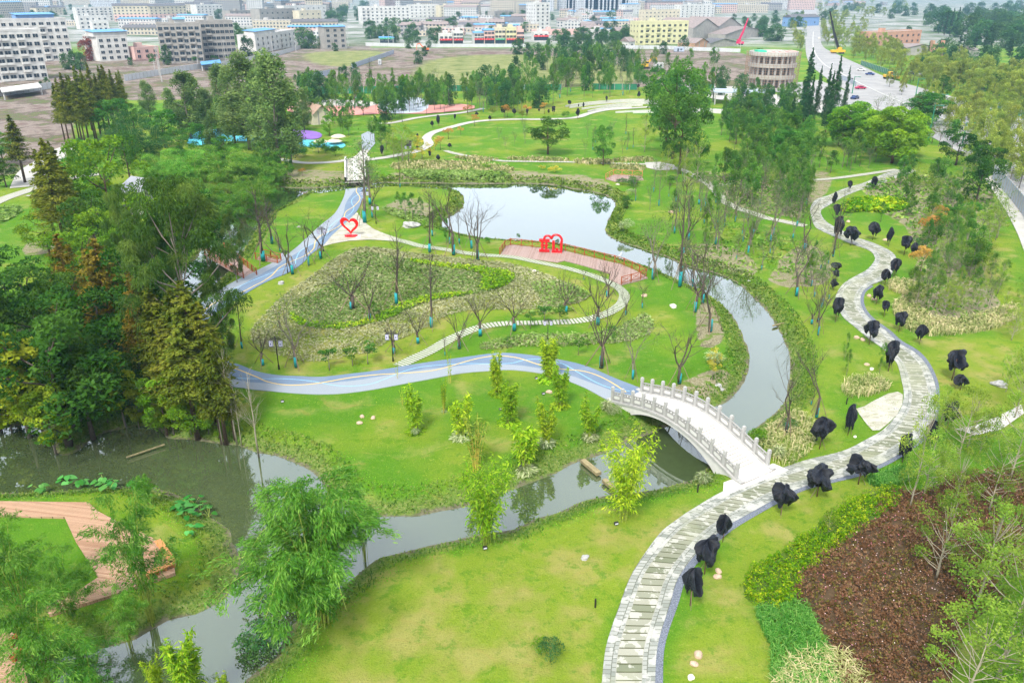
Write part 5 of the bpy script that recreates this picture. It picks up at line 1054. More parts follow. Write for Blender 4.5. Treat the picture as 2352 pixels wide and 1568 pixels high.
# pavilion roof among the left trees
def pavilion():
    q = [Vector(P(x, y, 4.2)) for x, y in ((262,440),(300,405),(346,412),(318,445))]; c = sum(q, Vector())/4; r = put("pavilion", None, None, (c.x, c.y, 0)); tag(r, "pale grey ribbed-roof pavilion among the left-hand trees", "pavilion"); m = MB()
    a = [v-Vector((c.x, c.y, 0)) for v in q]; m.add([tuple(v) for v in a]+[tuple(v-Vector((0, 0, .4))) for v in a], [(0, 1, 2, 3)[::-1], (4, 5, 6, 7), (0, 1, 5, 4), (1, 2, 6, 5), (2, 3, 7, 6), (3, 0, 4, 7)])
    for k in range(1, 24):
        f = k/24; m.beam(a[0].lerp(a[3], f)+Vector((0, 0, .06)), a[1].lerp(a[2], f)+Vector((0, 0, .06)), .12, .12)
    put("roof", m.mesh("roof", "roof_grey"), r); w_ = MB(); 
    for i in range(4):
        p_, n_ = a[i]*.9, a[(i+1) % 4]*.9
        for f in (0, .33, .66): k = p_.lerp(n_, f); w_.box(k.x-.12, k.y-.12, 0, k.x+.12, k.y+.12, 3.8)
        w_.beam((p_.x, p_.y, .6), (n_.x, n_.y, .6), .15, 1.2)
    put("posts", w_.mesh("posts", "pale_concrete"), r)
plain("roof_grey", (.42, .43, .47), .6, .08, 2); pavilion()
# ---------------------------------------------------------------- planting
KH = {}
def kheight(key):
    if key not in KH: KH[key] = max(max((v.co.z for v in p[1].vertices), default=0) for p in T[key])
    return KH[key]
KIND = {  # kind: (variants, object name, description, category, plural)
 'broad':(3,'broadleaf_tree','leafy green tree','tree','leafy green trees'), 'dark':(3,'evergreen_tree','dark green tree','tree','dark green trees'), 'bright':(3,'bright_tree','bright green tree','tree','bright green trees'),
 'pop':(3,'poplar_tree','tall grey-green poplar','tree','grey-green poplars'), 'airy':(3,'young_tree','light airy young tree','tree','light airy young trees'), 'far':(3,'park_tree','slim green park tree','tree','slim green park trees'),
 'fardark':(3,'woodland_tree','blue-green distant tree','tree','blue-green distant trees'), 'gink':(3,'street_tree','yellow-green street tree','tree','yellow-green street trees'), 'young':(3,'sapling','slender green sapling','tree','slender green saplings'),
 'euc':(2,'eucalyptus_tree','tall drooping-leaved eucalyptus','tree','tall eucalyptus trees'), 'plane':(2,'plane_tree','yellow-green plane tree','tree','yellow-green plane trees'), 'bush':(2,'bush','rounded green bush','bush','rounded green bushes'),
 'orange':(2,'autumn_tree','orange-topped small tree','tree','orange-topped small trees'), 'dome':(2,'dome_tree','mushroom-shaped clipped tree','tree','mushroom-shaped clipped trees'), 'small':(2,'small_shrub','tiny stemmed shrub','shrub','tiny leafy shrubs'), 'yellowtree':(2,'yellow_tree','yellow-leaved small tree','tree','yellow-leaved small trees'),
 'meta':(3,'conifer_tree','slim olive-green conifer','tree','slim olive-green conifers'), 'rust':(3,'conifer_tree','rust-brown conifer','tree','rust-brown conifers'), 'fir':(3,'conifer_tree','dense green conifer','tree','dense green conifers'), 'farfir':(3,'conifer_tree','distant pointed conifer','tree','distant pointed conifers'),
 'vase':(3,'bare_tree','bare forked tree','tree','bare forked trees'), 'pollard':(3,'pollard_willow','bare pollarded willow','tree','bare pollarded willows'), 'tallbare':(3,'bare_tree','tall bare tree','tree','tall bare trees'), 'vaseg':(3,'willow_tree','sparse-leaved forked willow','tree','sparse-leaved willows'), 'tallg':(3,'willow_tree','tall sparse-leaved willow','tree','tall sparse-leaved willows'),
 'towntree':(3,'town_tree','bushy tree','tree','bushy trees between the town buildings'),
 'camphor':(2,'round_tree','big round-crowned bright tree','tree','big round-crowned trees'), 'oldbare':(3,'bare_tree','tall pale-trunked leafless tree','tree','tall pale-trunked trees'),
 'twiggy':(3,'twiggy_tree','thin twiggy grey tree','tree','thin twiggy grey trees'), 'bam':(3,'bamboo_clump','lime-green bamboo clump','bamboo','lime-green bamboo clumps'), 'bamy':(2,'bamboo_clump','yellow-stemmed bamboo clump','bamboo','yellow-stemmed bamboo clumps'), 'bamw':(1,'bamboo_clump','wide lime bamboo clump','bamboo','wide lime bamboo clumps'), 'bamt':(1,'bamboo_clump','three thin leaning bamboo stems','bamboo','thin leaning bamboos'),
 'plume':(2,'feathery_bamboo','big feathery arching bamboo','bamboo','feathery arching bamboos'), 'plumedark':(1,'feathery_bamboo','dark feathery bamboo','bamboo','dark feathery bamboos'), 'plumemid':(2,'feathery_bamboo','mid-green feathery bamboo','bamboo','feathery bamboos'),
 'tuft':(2,'grass_clump','arching ornamental grass clump','grass clump','ornamental grass clumps'), 'shrub':(4,'shrub','low rounded shrub','shrub','low rounded shrubs')}
rr = random.Random(5); CNT = {}
def plant(kind, x, y, ytop=None, w=1.0, v=None, h=None, desc=None, rz=None):
    n = KIND[kind][0]
    if v is None: CNT[kind] = CNT.get(kind, -1)+1; v = CNT[kind] % n
    X, Y, z = G(x, y)
    if ytop is not None: h = height_to(X, Y, z, ytop)
    s = h/kheight((kind, v)); o = inst(KIND[kind][1], T[kind, v], (X, Y, z-.05), rr.random()*6.28 if rz is None else rz, (s*w, s*w, s))
    auto(o, desc or KIND[kind][2], KIND[kind][3], KIND[kind][4], x, y, h, KIND[kind][4]); return o
def many(kind, s, w=1.0):                      # "x,y,top[,w[,variant]] ..."
    for a in s.split():
        q = [float(c) for c in a.split(',')]; plant(kind, q[0], q[1], q[2], q[3] if len(q) > 3 else w, int(q[4]) if len(q) > 4 else None)
# bare and pollarded trees of the central lawns and banks
many('pollard', "809,711,586,1.3 850,738,610,.7 905,812,716 960,789,690 1055,801,690 1103,772,657 1181,760,640 1300,718,612 1373,747,614,.9 1437,724,642,.6 1395,682,580 604,839,738 1381,845,650,.8 1864,744,668 680,844,770,.6")
many('vase', "737,594,475,1.15 672,630,482 1042,586,412 1097,597,432,.9 1083,571,440,.8 855,500,395,.8 1560,881,712,1.1 1848,577,450,1.1 1613,697,540 1596,717,545,.9 1631,762,556,.9 1829,680,532,1.0 1475,707,627,.7 1804,997,800,.7 1875,959,790,.8 1341,642,605 709,610,465,.7 643,577,462,.6 1879,770,620,.6 1863,929,868,.8 1570,588,450,.8 1913,590,405,.5")
many('tallbare', "911,700,505 991,752,577 987,580,438,1.1 993,542,447 919,430,360,.8 1561,659,405,.8 1536,452,405,.6 1055,560,470,.7 1033,560,450,.7 1022,816,755,.7 513,735,664,1.1 556,800,690 625,560,440,1.3 605,600,430,1.5")
many('vaseg', "680,844,662,1.0 1499,642,462,.9 1643,562,434,.9 1453,871,708,.8 1863,657,560,.9 1770,556,430,1.1 1718,585,433,.7 1730,540,430 1821,547,470 1690,500,400 1890,700,590,.6 1590,660,520,.7")
many('tallg', "1549,536,412 1581,552,407 1776,540,410 1718,585,470,.7 1830,520,420 1850,470,350 1745,470,370 1605,470,380,1.2 850,470,350,1.6 838,512,296,1.3 1440,345,300")
many('oldbare', "595,1052,840,1.0 545,1022,800,.9 512,1022,850,.8 555,1025,880,.7")
many('small', "757,850,800,1.3 810,840,794,1.4 845,836,786,1.3 1218,755,714,1.2 1250,748,700,1.1 1285,745,700,1.3 1250,735,705 1404,780,745 1328,815,775 1165,800,770 1350,800,780")
many('young', "932,500,440,1.2 948,505,440,1.2 968,508,450 915,490,438 1025,560,500 860,730,690,1.4 1410,790,760,1.3 1490,620,590 2022,510,460,.9")
# bamboo clumps
many('bam', "955,992,880,1.6,0 1060,1004,895,1.8,2 1143,906,808,1.8,0 1168,972,872,1.9,1 1258,872,768,1.8,1 1286,934,830,1.7,0 1253,1019,908,1.6,2 1203,1079,955,2.0,2 1353,1004,905,1.7,2 ")
many('bamw', "1431,1196,985,1.3 1115,1251,1042,1.3"); many('bamy', "1093,1079,945,1.5,0 1020,945,870,.7,1"); many('bamt', "1035,880,800 913,870,830 1018,950,905 925,930,885")
many('plume', "740,1430,1080,1.05,0 350,1430,1120,.7,1 60,1420,1190,.95,1 110,1590,1340,1.1,1 340,1160,1085,.6,0 690,1420,1120,.8,1 -30,1400,1230,.9,1 170,1450,1260,.8,1 300,1490,1350,.8,1 220,1600,1450,1.2,1 840,1290,1110,.5,1 640,1180,1120,.4,1")
many('bam', "440,1625,1450,1.4,1 370,1635,1500,1.2,0 520,1625,1540,1.2,0")
# the left-hand woods
many('euc', "462,905,395,.85,0 400,880,490,.5,1 520,840,600,.5,1 340,800,420,.5,0 545,650,480,.5,1")
many('plane', "70,1010,765,1.15,0 30,1000,870,1.1,1 130,1045,885,1.0,1 290,985,810,.85,0 320,985,890,.7,1 400,1000,870,.75,0 440,1000,900,.8,1 480,1000,920,.6,0")
many('dark', "160,1025,680,1.1 215,1008,760,1 40,760,575,1.3 85,770,590,1.1 20,900,640,1 120,880,640,.9 190,800,600,1 15,430,360,1.3 260,870,600,.9 360,860,560,.9 420,700,470 480,580,440 235,960,800,.9 100,960,760,1 350,700,520 230,620,430 560,420,370,1.2 5,1000,840,1.1 340,940,790,.9")
many('bright', "115,585,482,1.3 270,562,305,.9 240,640,470,.8 300,640,500,.9 210,720,520,.9 390,640,450,.9 450,1005,880,1 385,1000,860,.9 505,1010,930,.8 250,980,900,.7 360,985,900,.7 220,560,405,.8")
many('rust', "175,735,535,1.3 205,780,560,1.1 280,850,545,1.3 250,830,570,1.2 160,820,640,1.1 350,900,620,.9")
many('meta', "160,600,315,1.2 135,580,340,1.2 175,580,335,1.1 58,420,262,1.5 128,405,322,1.6 172,410,335,1.5 195,600,390 510,1020,800 540,1015,840,.8 420,940,700")
many('meta', "455,1010,720,1.5 415,985,730,1.4 520,1022,760,1.2 470,960,640,1.5 500,980,690,1.4 440,950,660,1.4 390,930,650,1.3")
many('meta', "160,332,178 175,338,165 190,330,172 205,326,150 218,318,168 232,312,145 242,300,172 252,292,150 262,285,160 274,282,158 286,276,166 150,326,190 198,340,185 225,330,175 245,318,168 268,300,170 182,318,170 212,300,158 290,262,160 256,270,148,1.2", .95)
many('pop', "575,345,112,1.5,0 610,360,150,1.2,1 645,395,108,1.15,2 670,380,180,1.0,0 540,330,150,1.1,1 520,300,140,1.0,2 625,330,190,1.0 440,320,158,1.5 455,300,175,1.3 345,270,182,1.3 395,280,200,1.4 480,310,200,1.3 500,370,250,1.1 700,300,200,1.1")
many('plumedark', "325,395,252,.95 285,380,262,.7 365,380,270,.8"); many('plumemid', "380,440,340,1.2 450,440,335,1.3 520,445,330,1.3 590,440,340,1.2 640,440,365,.8 600,500,400,1 480,500,400,1.2 560,520,430,1.1 400,425,345,.9 470,420,345,1 530,430,335,1 580,430,355,.9 620,440,370,.9 350,430,350,.8 440,470,400,1 560,480,400,1.1 620,480,400,.9 500,500,420,.9 250,430,380,.7")
many('broad', "300,420,300,.8 225,500,320,.8 270,330,225,1 310,300,235 420,380,290,.9 470,360,280 520,390,310 660,420,330,.6 380,340,250 10,380,300,1.2")
# centre and far park
many('broad', "1258,355,268,1.35,0 1385,380,285,.7,1 1545,365,135,.8,0 1530,330,170,.75,1 1560,400,210,.75,2 1515,300,190,.7 1440,480,450,1 1600,380,300,.8 2120,290,210,1.6 1300,200,130 1500,240,150,.9")
many('camphor', "2048,375,240,1.15,0 1955,342,232,1.2,1 2010,350,245,1.1,0 1925,335,262,.9,1 2085,360,268,.9,0")
many('dark', "2125,285,212,1.7 2195,380,290,1.2 2260,400,320,1.2 2290,370,300,.9 2160,230,170 1600,290,200,.7 2240,470,330,.9")
many('fir', "1843,290,108,.62 1890,285,145,.5 1908,290,125,.55 1870,280,150,.45 1935,270,150,.4 1850,320,170,.5 1895,310,160,.5 1815,300,220,.8")
many('airy', "1600,420,300,.7 1570,430,320,.6 2330,960,770,.6 2310,900,790,.6 2220,1035,890,.7 2150,1010,880,.8 2250,1040,930,.8 2090,1165,900,.55 2200,1060,880 2320,1100,860,.7 2240,1400,1150,1.0 2150,1330,1130,1.1 2300,1300,1160,1.2 2180,1200,1020,.8 2210,1640,1380,1.1 2290,1560,1250,1.0 2340,1420,1230,1.1 2120,1140,980 2270,1180,1000,1 2340,1640,1400,1.3 1900,1230,1160,.6")
many('bush', "2000,436,420,1.2 1540,425,400,1 1300,272,255,1 1452,424,404,1.3 2175,520,470,1 2230,500,460 1190,550,535,.5 1120,560,543,.7 1015,515,495,.8")
many('orange', "2150,530,470,.9 2130,560,490,.8 2110,640,565,.9 1075,265,240,1 1090,290,262 1058,310,290 1012,345,312 1030,320,292 1250,262,235 1210,265,240 1160,272,240 695,405,385 735,262,240")
many('dome', "1165,270,240,1.2 1130,272,245 1200,278,255 2140,330,290 2080,300,270 1960,335,300")
many('yellowtree', "970,368,320,1.1 990,360,330 960,345,310 1000,345,315,.8 1600,360,302,1 1560,350,310,.8 950,372,345,.8 1636,872,797,.7,0")
many('airy', "925,370,282,1.3 905,365,290,1.1 945,350,300 880,360,300,.9 1480,350,260,.9 1530,420,330,.7")
many('shrub', "1430,425,408,1.2,2 1455,430,412,1.1,2 1115,388,374,1.3,1 1275,398,380,1.3,3 1245,390,378,1.1,3 2105,570,545,1.1,2 1188,412,398,.9,0 1450,448,430,.9,0 1700,632,610,.8,0 1438,530,502,.9,0 975,525,505,.5,1 1280,562,548,.5,2 1510,628,615,1,1 1410,955,930,1,0 1810,985,960,1,2 1740,1020,985,1,1 1265,1520,1465,.6,2 1240,1500,1460,.6,1 640,1400,1330,1,2 680,1400,1340,1,1 610,1485,1440,1.4,2 590,1510,1470,1.3,2")
many('tuft', "1393,942,918,.9,0 1613,1110,1082,.9,0 1786,1050,1022,.8,0 955,998,980,.8,0 1203,1085,1062,.9,0 1640,835,805,1,0")
# nets over the small trees along the winding path
NETS = """1950,440,413 2006,436,401 1914,478,438 1919,505,466 1922,549,496 1954,564,516 2004,552,507 2040,566,519 2076,586,536 2096,592,555 2052,637,591 2032,655,615 2012,700,649 1918,740,679 2030,728,686 2064,762,710 1996,792,729 2111,792,742 1919,626,601 1918,642,618 1913,668,639
2040,853,779 2186,873,797 2205,896,858 1947,1000,928 1882,1031,953 2174,985,914 2133,1030,964 2072,1062,996 1971,1112,1044 1876,1140,1066 1793,1182,1106 1660,1244,1176 1618,1318,1226 1585,1390,1296
1007,290,264 993,294,276 959,322,306 940,348,319 959,345,331 1033,344,327 987,362,346 1007,372,354 878,360,332 1157,269,241 1125,279,264 1095,270,255 1045,276,262 1181,267,248 1211,266,248 1271,264,241 1260,264,250 1308,246,229 1340,250,235 1327,274,247 1393,235,220 1465,207,192 1467,228,208 970,330,318 1329,247,239 692,230,222 684,240,228 1238,258,249"""
NW = [1, .8, .7, .9, 1.2, 1.5, 1.1, .8, 1.2, 1.2, 1.3, 1.2, 1, 1, .9, 1.1, 1.2, .95, 1.9, 1.6, 1.3, .85, 1.1, 1.5, .7, .95, 1, .8, .95, 1.3, 1.3, .95, .9, .95, .9]
NV = [0, 2, 1, 0, 5, 2, 0, 1, 4, 0, 3, 3, 2, 0, 4, 2, 4, 0, 0, 3, 0, 1, 4, 3, 5, 0, 0, 1, 5, 4, 2, 2, 3, 2, 3]
for i, a in enumerate(NETS.split()):
    x, y, yt = map(float, a.split(',')); X, Y, z = G(x, y); h = height_to(X, Y, z, yt); s = h/3.25*.96; w_ = (.98 if 21 <= i < 35 else .82)* (NW[i] if i < len(NW) else rr.uniform(.8, 1.2)); v = NV[i] if i < len(NV) else i % 6
    big = "wide" if w_ > 1.25 else "narrow" if w_ < .85 else "small" if h < 2.4 else ""
    o = inst("covered_shrub", NET[v], (X, Y, z), rr.random()*6.28, (s*w_*.78, s*w_*.78, s)); auto(o, (big+" black net-draped shrub").strip(), "covered shrub", "shrubs draped in black shade netting", x, y, h, "shrubs draped in black shade netting")
# random fills, image-space outlines of each planted area (kept off paths, lawns and water)
def inpoly(x, y, p):
    c = False; n = len(p)
    for i in range(n):
        (ax, ay), (bx, by) = p[i], p[(i+1) % n]
        if (ay > y) != (by > y) and x < (bx-ax)*(y-ay)/(by-ay)+ax: c = not c
    return c
def fill(seed, pts, n, kinds, hr, wr=(.85, 1.15), mind=6):
    r = random.Random(seed); x0, x1 = min(p[0] for p in pts), max(p[0] for p in pts); y0, y1 = min(p[1] for p in pts), max(p[1] for p in pts); got = []; k = 0
    while len(got) < n and k < n*60:
        k += 1; x, y = r.uniform(x0, x1), r.uniform(y0, y1)
        if not inpoly(x, y, pts) or any(abs(x-a) < mind and abs(y-b) < mind*.5 for a, b in got): continue
        X, Y, _z = G(x, y)
        if wsd([X], [Y])[0] < .8: continue
        got.append((x, y))
    for x, y in sorted(got, key=lambda a: a[1]): plant(r.choice(kinds), x, y, h=r.uniform(*hr), w=r.uniform(*wr))
fill(1, [(690,225),(860,215),(1180,212),(1470,205),(1470,225),(1300,228),(1290,245),(1190,262),(1000,262),(870,290),(860,250),(700,262)], 135, ['far', 'far', 'far', 'fardark', 'vaseg', 'young'], (7.5, 12.5), (.55, .85), 7)
fill(2, [(1176,208),(1480,203),(1480,150),(1250,150),(1150,180)], 40, ['far', 'fardark', 'twiggy', 'far'], (10, 15), (.55, .8), 8)
fill(3, [(1620,275),(1800,300),(1850,330),(1900,380),(1800,400),(1700,395),(1640,340)], 50, ['far', 'young', 'broad'], (6, 9), (.7, 1), 9)
fill(4, [(1650,400),(1760,405),(1850,400),(1860,470),(1850,500),(1760,495),(1700,465),(1660,430)], 62, ['twiggy', 'young', 'young', 'far'], (6, 9), (.7, 1), 6)
fill(5, [(2060,410),(2160,390),(2260,410),(2300,480),(2290,560),(2270,640),(2200,640),(2130,560),(2080,500)], 62, ['young', 'twiggy', 'far', 'airy'], (4, 7), (.7, 1.1), 9)
fill(6, [(2120,580),(2260,600),(2320,690),(2270,720),(2140,735),(2080,700),(2100,640)], 40, ['twiggy', 'young', 'airy'], (3.5, 6), (.7, 1.1), 10)
fill(43, [(1590,560),(1640,540),(1760,560),(1850,600),(1900,640),(1860,700),(1800,660),(1730,610),(1650,590)], 16, ['young', 'vaseg', 'twiggy'], (4.5, 7), (.6, .9), 12)
fill(44, [(1450,430),(1560,400),(1650,450),(1720,500),(1640,560),(1540,560),(1460,520)], 16, ['tallg', 'vaseg', 'young', 'twiggy'], (6, 9), (.5, .8), 14)
fill(45, [(1900,760),(1990,800),(2040,870),(2000,900),(1930,860)], 3, ['young'], (3, 4), (.6, .9), 14)
fill(46, [(1180,120),(1470,120),(1470,200),(1300,200),(1180,190)], 18, ['fardark', 'far'], (8, 12), (.7, 1), 12)
fill(47, [(1600,228),(1700,225),(1850,232),(1850,300),(1760,300),(1640,278)], 44, ['far', 'broad', 'far', 'fardark'], (6, 9), (.6, .9), 8)
fill(48, [(880,365),(930,362),(940,376),(880,376)], 3, ['airy'], (4, 6), (.7, 1), 9)
fill(50, [(2040,200),(2352,300),(2352,345),(2180,292),(2060,238)], 16, ['gink'], (8, 11), (.7, .9), 14)
fill(51, [(1500,200),(1640,205),(1640,150),(1500,130)], 16, ['far', 'twiggy'], (8, 12), (.6, .8), 10)
fill(7, [(1520,205),(1650,205),(1730,215),(1720,245),(1600,240),(1520,230)], 12, ['far', 'fardark'], (7, 11), (.6, .9), 10)
fill(8, [(1890,350),(2100,385),(2050,400),(1900,400),(1850,370)], 12, ['twiggy', 'far', 'young'], (5, 8), (.8, 1.2), 9)
fill(9, [(700,262),(850,260),(850,330),(790,322),(740,310),(700,320)], 16, ['far', 'broad', 'far', 'bright'], (5, 8), (.7, 1), 9)
fill(10, [(640,350),(780,345),(800,355),(780,362),(660,362)], 8, ['bush', 'far'], (2, 4), (.8, 1.2), 9)
fill(11, [(860,300),(900,310),(910,350),(870,355),(850,330)], 8, ['far', 'twiggy'], (6, 8), (.6, 1), 8)
fill(12, [(1130,320),(1230,300),(1240,340),(1150,350)], 5, ['twiggy'], (4, 6), (.6, 1), 12); fill(13, [(1320,300),(1480,300),(1480,360),(1330,365)], 8, ['twiggy', 'tallbare'], (4, 6), (.6, .9), 14)
fill(14, [(1600,440),(1700,480),(1760,520),(1690,545),(1600,520)], 10, ['tallg', 'vaseg', 'vase'], (5, 8), (.6, .9), 14)
fill(15, [(2110,820),(2352,700),(2352,780),(2200,800)], 4, ['airy'], (4, 6), (.6, .9), 20)
fill(16, [(590,400),(650,385),(650,430),(600,450)], 4, ['vase', 'far'], (6, 9), (.7, 1), 10)
fill(17, [(1850,560),(1900,590),(1920,640),(1890,740),(1850,740),(1880,660),(1850,620)], 5, ['vase', 'pollard'], (4, 5), (.6, .9), 14)
# street trees in rows along the road
def row(pts, n, kind, hr, seed, wr=(.8, 1.1)):
    r = random.Random(seed); A = np.array([P(x, y)[:2] for x, y in pts]); L = np.r_[0, np.cumsum(np.hypot(*np.diff(A, axis=0).T))]
    for i in range(n):
        q = L[-1]*(i+.3*r.random())/n; X, Y = np.interp(q, L, A[:, 0]), np.interp(q, L, A[:, 1]); x, y = proj(X, Y, 0); plant(kind if isinstance(kind, str) else r.choice(kind), x, y, h=r.uniform(*hr), w=r.uniform(*wr))
row([(1888,62),(1895,100),(1935,122),(1990,148),(2050,175)], 14, 'gink', (9, 12), 31); row([(2060,185),(2150,206),(2260,236),(2352,268),(2460,300)], 14, 'gink', (8, 11), 32)
row([(2010,262),(2080,295),(2160,340),(2240,385),(2300,420)], 9, ['gink', 'far', 'twiggy'], (6, 9), 33); row([(1905,60),(1925,90),(1970,115),(2040,150),(2120,180),(2200,205),(2300,230)], 16, 'gink', (8, 12), 34)
row([(2290,392),(2330,425),(2380,480)], 4, 'gink', (7, 9), 35); row([(1810,60),(1835,100),(1840,140)], 5, 'gink', (8, 11), 36); row([(2100,268),(2200,300),(2300,335),(2380,360)], 7, 'gink', (7, 9), 37)
fill(40, [(1900,40),(1990,60),(2100,140),(2352,190),(2400,260),(2250,228),(2120,198),(2040,170),(1960,128),(1905,95)], 95, ['gink'], (9, 13), (.9, 1.3), 9)
fill(41, [(2090,290),(2180,335),(2260,370),(2352,440),(2352,300),(2200,262),(2120,250)], 28, ['gink'], (8, 11), (.8, 1.1), 16)
fill(42, [(1780,30),(1850,40),(1848,150),(1815,90)], 10, ['gink'], (9, 12), (.8, 1.1), 9)
fill(18, [(2080,150),(2352,170),(2400,260),(2250,225),(2120,190)], 18, ['gink', 'fardark', 'bush'], (5, 9), (.9, 1.3), 12)
# distant woods and town trees
fill(19, [(2120,130),(2352,100),(2420,210),(2250,175),(2130,150)], 26, ['fardark', 'farfir'], (9, 14), (.9, 1.3), 14)
fill(20, [(2100,40),(2352,10),(2420,110),(2240,105),(2120,60)], 60, ['fardark'], (14, 22), (1, 1.4), 10)
many('farfir', "2155,78,30,.9 2168,82,22,.8 2180,84,18,.9 2192,86,16,.9 2172,70,28,.8 2200,84,40,.8 2235,90,45,.9")
fill(21, [(1860,12),(2100,8),(2110,40),(1900,55),(1850,40)], 40, ['fardark', 'gink'], (12, 18), (1, 1.4), 8)
fill(22, [(1640,52),(1850,30),(1850,60),(1760,75),(1800,100),(1760,95),(1700,60)], 22, ['fardark'], (9, 14), (1, 1.3), 9)
fill(23, [(990,80),(1230,100),(1225,72),(1050,72)], 5, ['fardark'], (7, 10), (1, 1.3), 16)
fill(24, [(825,70),(950,60),(1060,62),(1080,92),(960,100),(850,98)], 22, ['towntree'], (8, 14), (1, 1.3), 10)
fill(25, [(1270,92),(1470,70),(1470,118),(1300,118)], 26, ['towntree'], (8, 13), (1, 1.3), 10)
fill(26, [(730,20),(790,22),(800,55),(750,60)], 10, ['fardark'], (12, 16), (1, 1.3), 8); fill(27, [(815,10),(850,15),(835,55),(825,60)], 8, ['fardark'], (12, 16), (1, 1.3), 8)
many('fardark', "175,160,112,.9 190,162,118,.85 155,160,120,.8 95,202,185,1 110,200,176,1 560,115,62,.8 570,130,80 548,100,50,.8 700,112,60,1 720,112,75 740,112,80 770,118,98 790,182,148,1.2 815,176,142,1 940,112,85 975,130,105 960,148,115 985,110,92 1035,100,72 1000,104,85 1350,135,95,1 1523,125,93,1 1570,115,80 1740,140,110 2085,80,58,1 860,62,48 350,142,122 300,150,130 385,150,100,.7 180,65,50")
fill(28, [(300,150),(480,145),(600,140),(620,120),(680,118)], 7, ['bush'], (3, 4), (1, 1.3), 14)
fill(29, [(0,60),(330,50),(600,45),(780,40),(1450,60),(1450,30),(700,15),(0,20)], 90, ['towntree'], (8, 14), (1, 1.3), 14)
tr = plant('fardark', 205, 140, 82, 1.0, 0, desc="rust-red leaved tree between the white apartment blocks")
me = [c for c in tr.children if c.name.startswith('crown')][0]; me.data = me.data.copy(); me.data.materials[0] = MATS['leaf_red']
plant('tallbare', 855, 185, 130, 1.4, desc="bare spiky tree standing alone by the site hoarding")
# ---------------------------------------------------------------- town
plain("glass_dark", (.025, .04, .055), .4, .3, .5, .25); plain("wall_white", (.56, .56, .54), .85, .18, .3); plain("wall_cream", (.55, .50, .38), .85, .15, .3); plain("wall_grey", (.30, .29, .27), .9, .15, .3); plain("wall_brick", (.42, .26, .21), .9, .12, .5); plain("wall_pink", (.62, .42, .38), .85, .1, .3); plain("wall_yellow", (.56, .54, .33), .85, .1, .3); plain("wall_orange", (.46, .26, .18), .85, .12, .4); plain("wall_blue", (.16, .28, .50), .6, .1, .5)
plain("roof_blue", (.10, .30, .58), .5, .12, .4); plain("roof_dark", (.12, .12, .13), .85, .2, .4); plain("roof_tile", (.24, .20, .19), .85, .2, .6); plain("roof_flat", (.40, .39, .38), .9, .2, .2); plain("sign_red", (.62, .03, .04), .5, .05, 3); plain("sign_green", (.04, .34, .18), .5, .05, 3); plain("hoarding_white", (.50, .52, .54), .6, .06, .4); plain("hoarding_green", (.03, .20, .11), .8, .15, .3); plain("hoarding_blue", (.36, .42, .52), .5, .1, .4); plain("safety_net", (.03, .52, .30), .8, .1, 1); plain("pipe_rust", (.32, .22, .16), .7, .2, 2); plain("machine_yellow", (.66, .40, .03), .45, .1, 1); plain("machine_orange", (.62, .14, .03), .45, .1, 1); plain("rubber", (.03, .03, .03), .8, .1, 2); plain("crane_red", (.55, .02, .10), .5, .1, 1)
def facade(name, wall, floor=3.1, bay=3.4, win=.42):
    m, t, o = newmat(name); tc = N(t, "TexCoord").outputs["Object"]; s = N(t, "SeparateXYZ"); t.links.new(tc, s.inputs[0]); g = N(t, "NewGeometry"); n_ = N(t, "SeparateXYZ"); t.links.new(g.outputs["Normal"], n_.inputs[0])
    h = mth(t, 'ADD', s.outputs[0], s.outputs[1]); fx = mth(t, 'FRACT', mth(t, 'DIVIDE', h, bay)); fz = mth(t, 'FRACT', mth(t, 'DIVIDE', s.outputs[2], floor))
    w_ = mth(t, 'MULTIPLY', mth(t, 'LESS_THAN', mth(t, 'ABSOLUTE', mth(t, 'SUBTRACT', fx, .5)), win*.6), mth(t, 'LESS_THAN', mth(t, 'ABSOLUTE', mth(t, 'SUBTRACT', fz, .55)), .25))
    side = mth(t, 'LESS_THAN', mth(t, 'ABSOLUTE', n_.outputs[2]), .5); w_ = mth(t, 'MULTIPLY', w_, side)
    slab = mth(t, 'MULTIPLY', mth(t, 'LESS_THAN', fz, .08), side)
    c = ramp(t, noise(t, .3, 4, tc), [(.35, tuple(x*.8 for x in wall)), (.65, wall)]); c = mixc(t, slab, c, tuple(x*.72 for x in wall)); pbr(t, o, mixc(t, w_, c, (.07, .09, .11)), .8)
for n_, c in (("fac_white", (.56, .56, .55)), ("fac_grey", (.32, .31, .30)), ("fac_cream", (.52, .47, .38)), ("fac_pink", (.60, .44, .40)), ("fac_tower", (.56, .58, .62))): facade(n_, c)
def win_mesh(w, h, bal=False, wall="wall_white"):
    m = MB(); m.box(-w/2, -.06, 0, w/2, .05, h, 1)
    for x0, z0, x1, z1 in ((-w/2-.06, -.08, w/2+.06, 0), (-w/2-.06, h, w/2+.06, h+.1), (-w/2-.06, 0, -w/2, h), (w/2, 0, w/2+.06, h), (-.04, 0, .04, h)): m.box(x0, -.12, z0, x1, .04, z1)
    if bal: m.box(-w/2-.3, -1.0, -.95, w/2+.3, 0, -.8); m.box(-w/2-.3, -1.05, -.8, w/2+.3, -.93, .15); m.box(-w/2-.3, -.93, -.8, -w/2-.2, 0, .15); m.box(w/2+.2, -.93, -.8, w/2+.3, 0, .15)
    return m.mesh("balcony" if bal else "window", [wall, "glass_dark"])
WM = {}
def wm(w, h, bal, wall):
    k = (w, h, bal, wall)
    if k not in WM: WM[k] = win_mesh(*k)
    return WM[k]
FARP = []
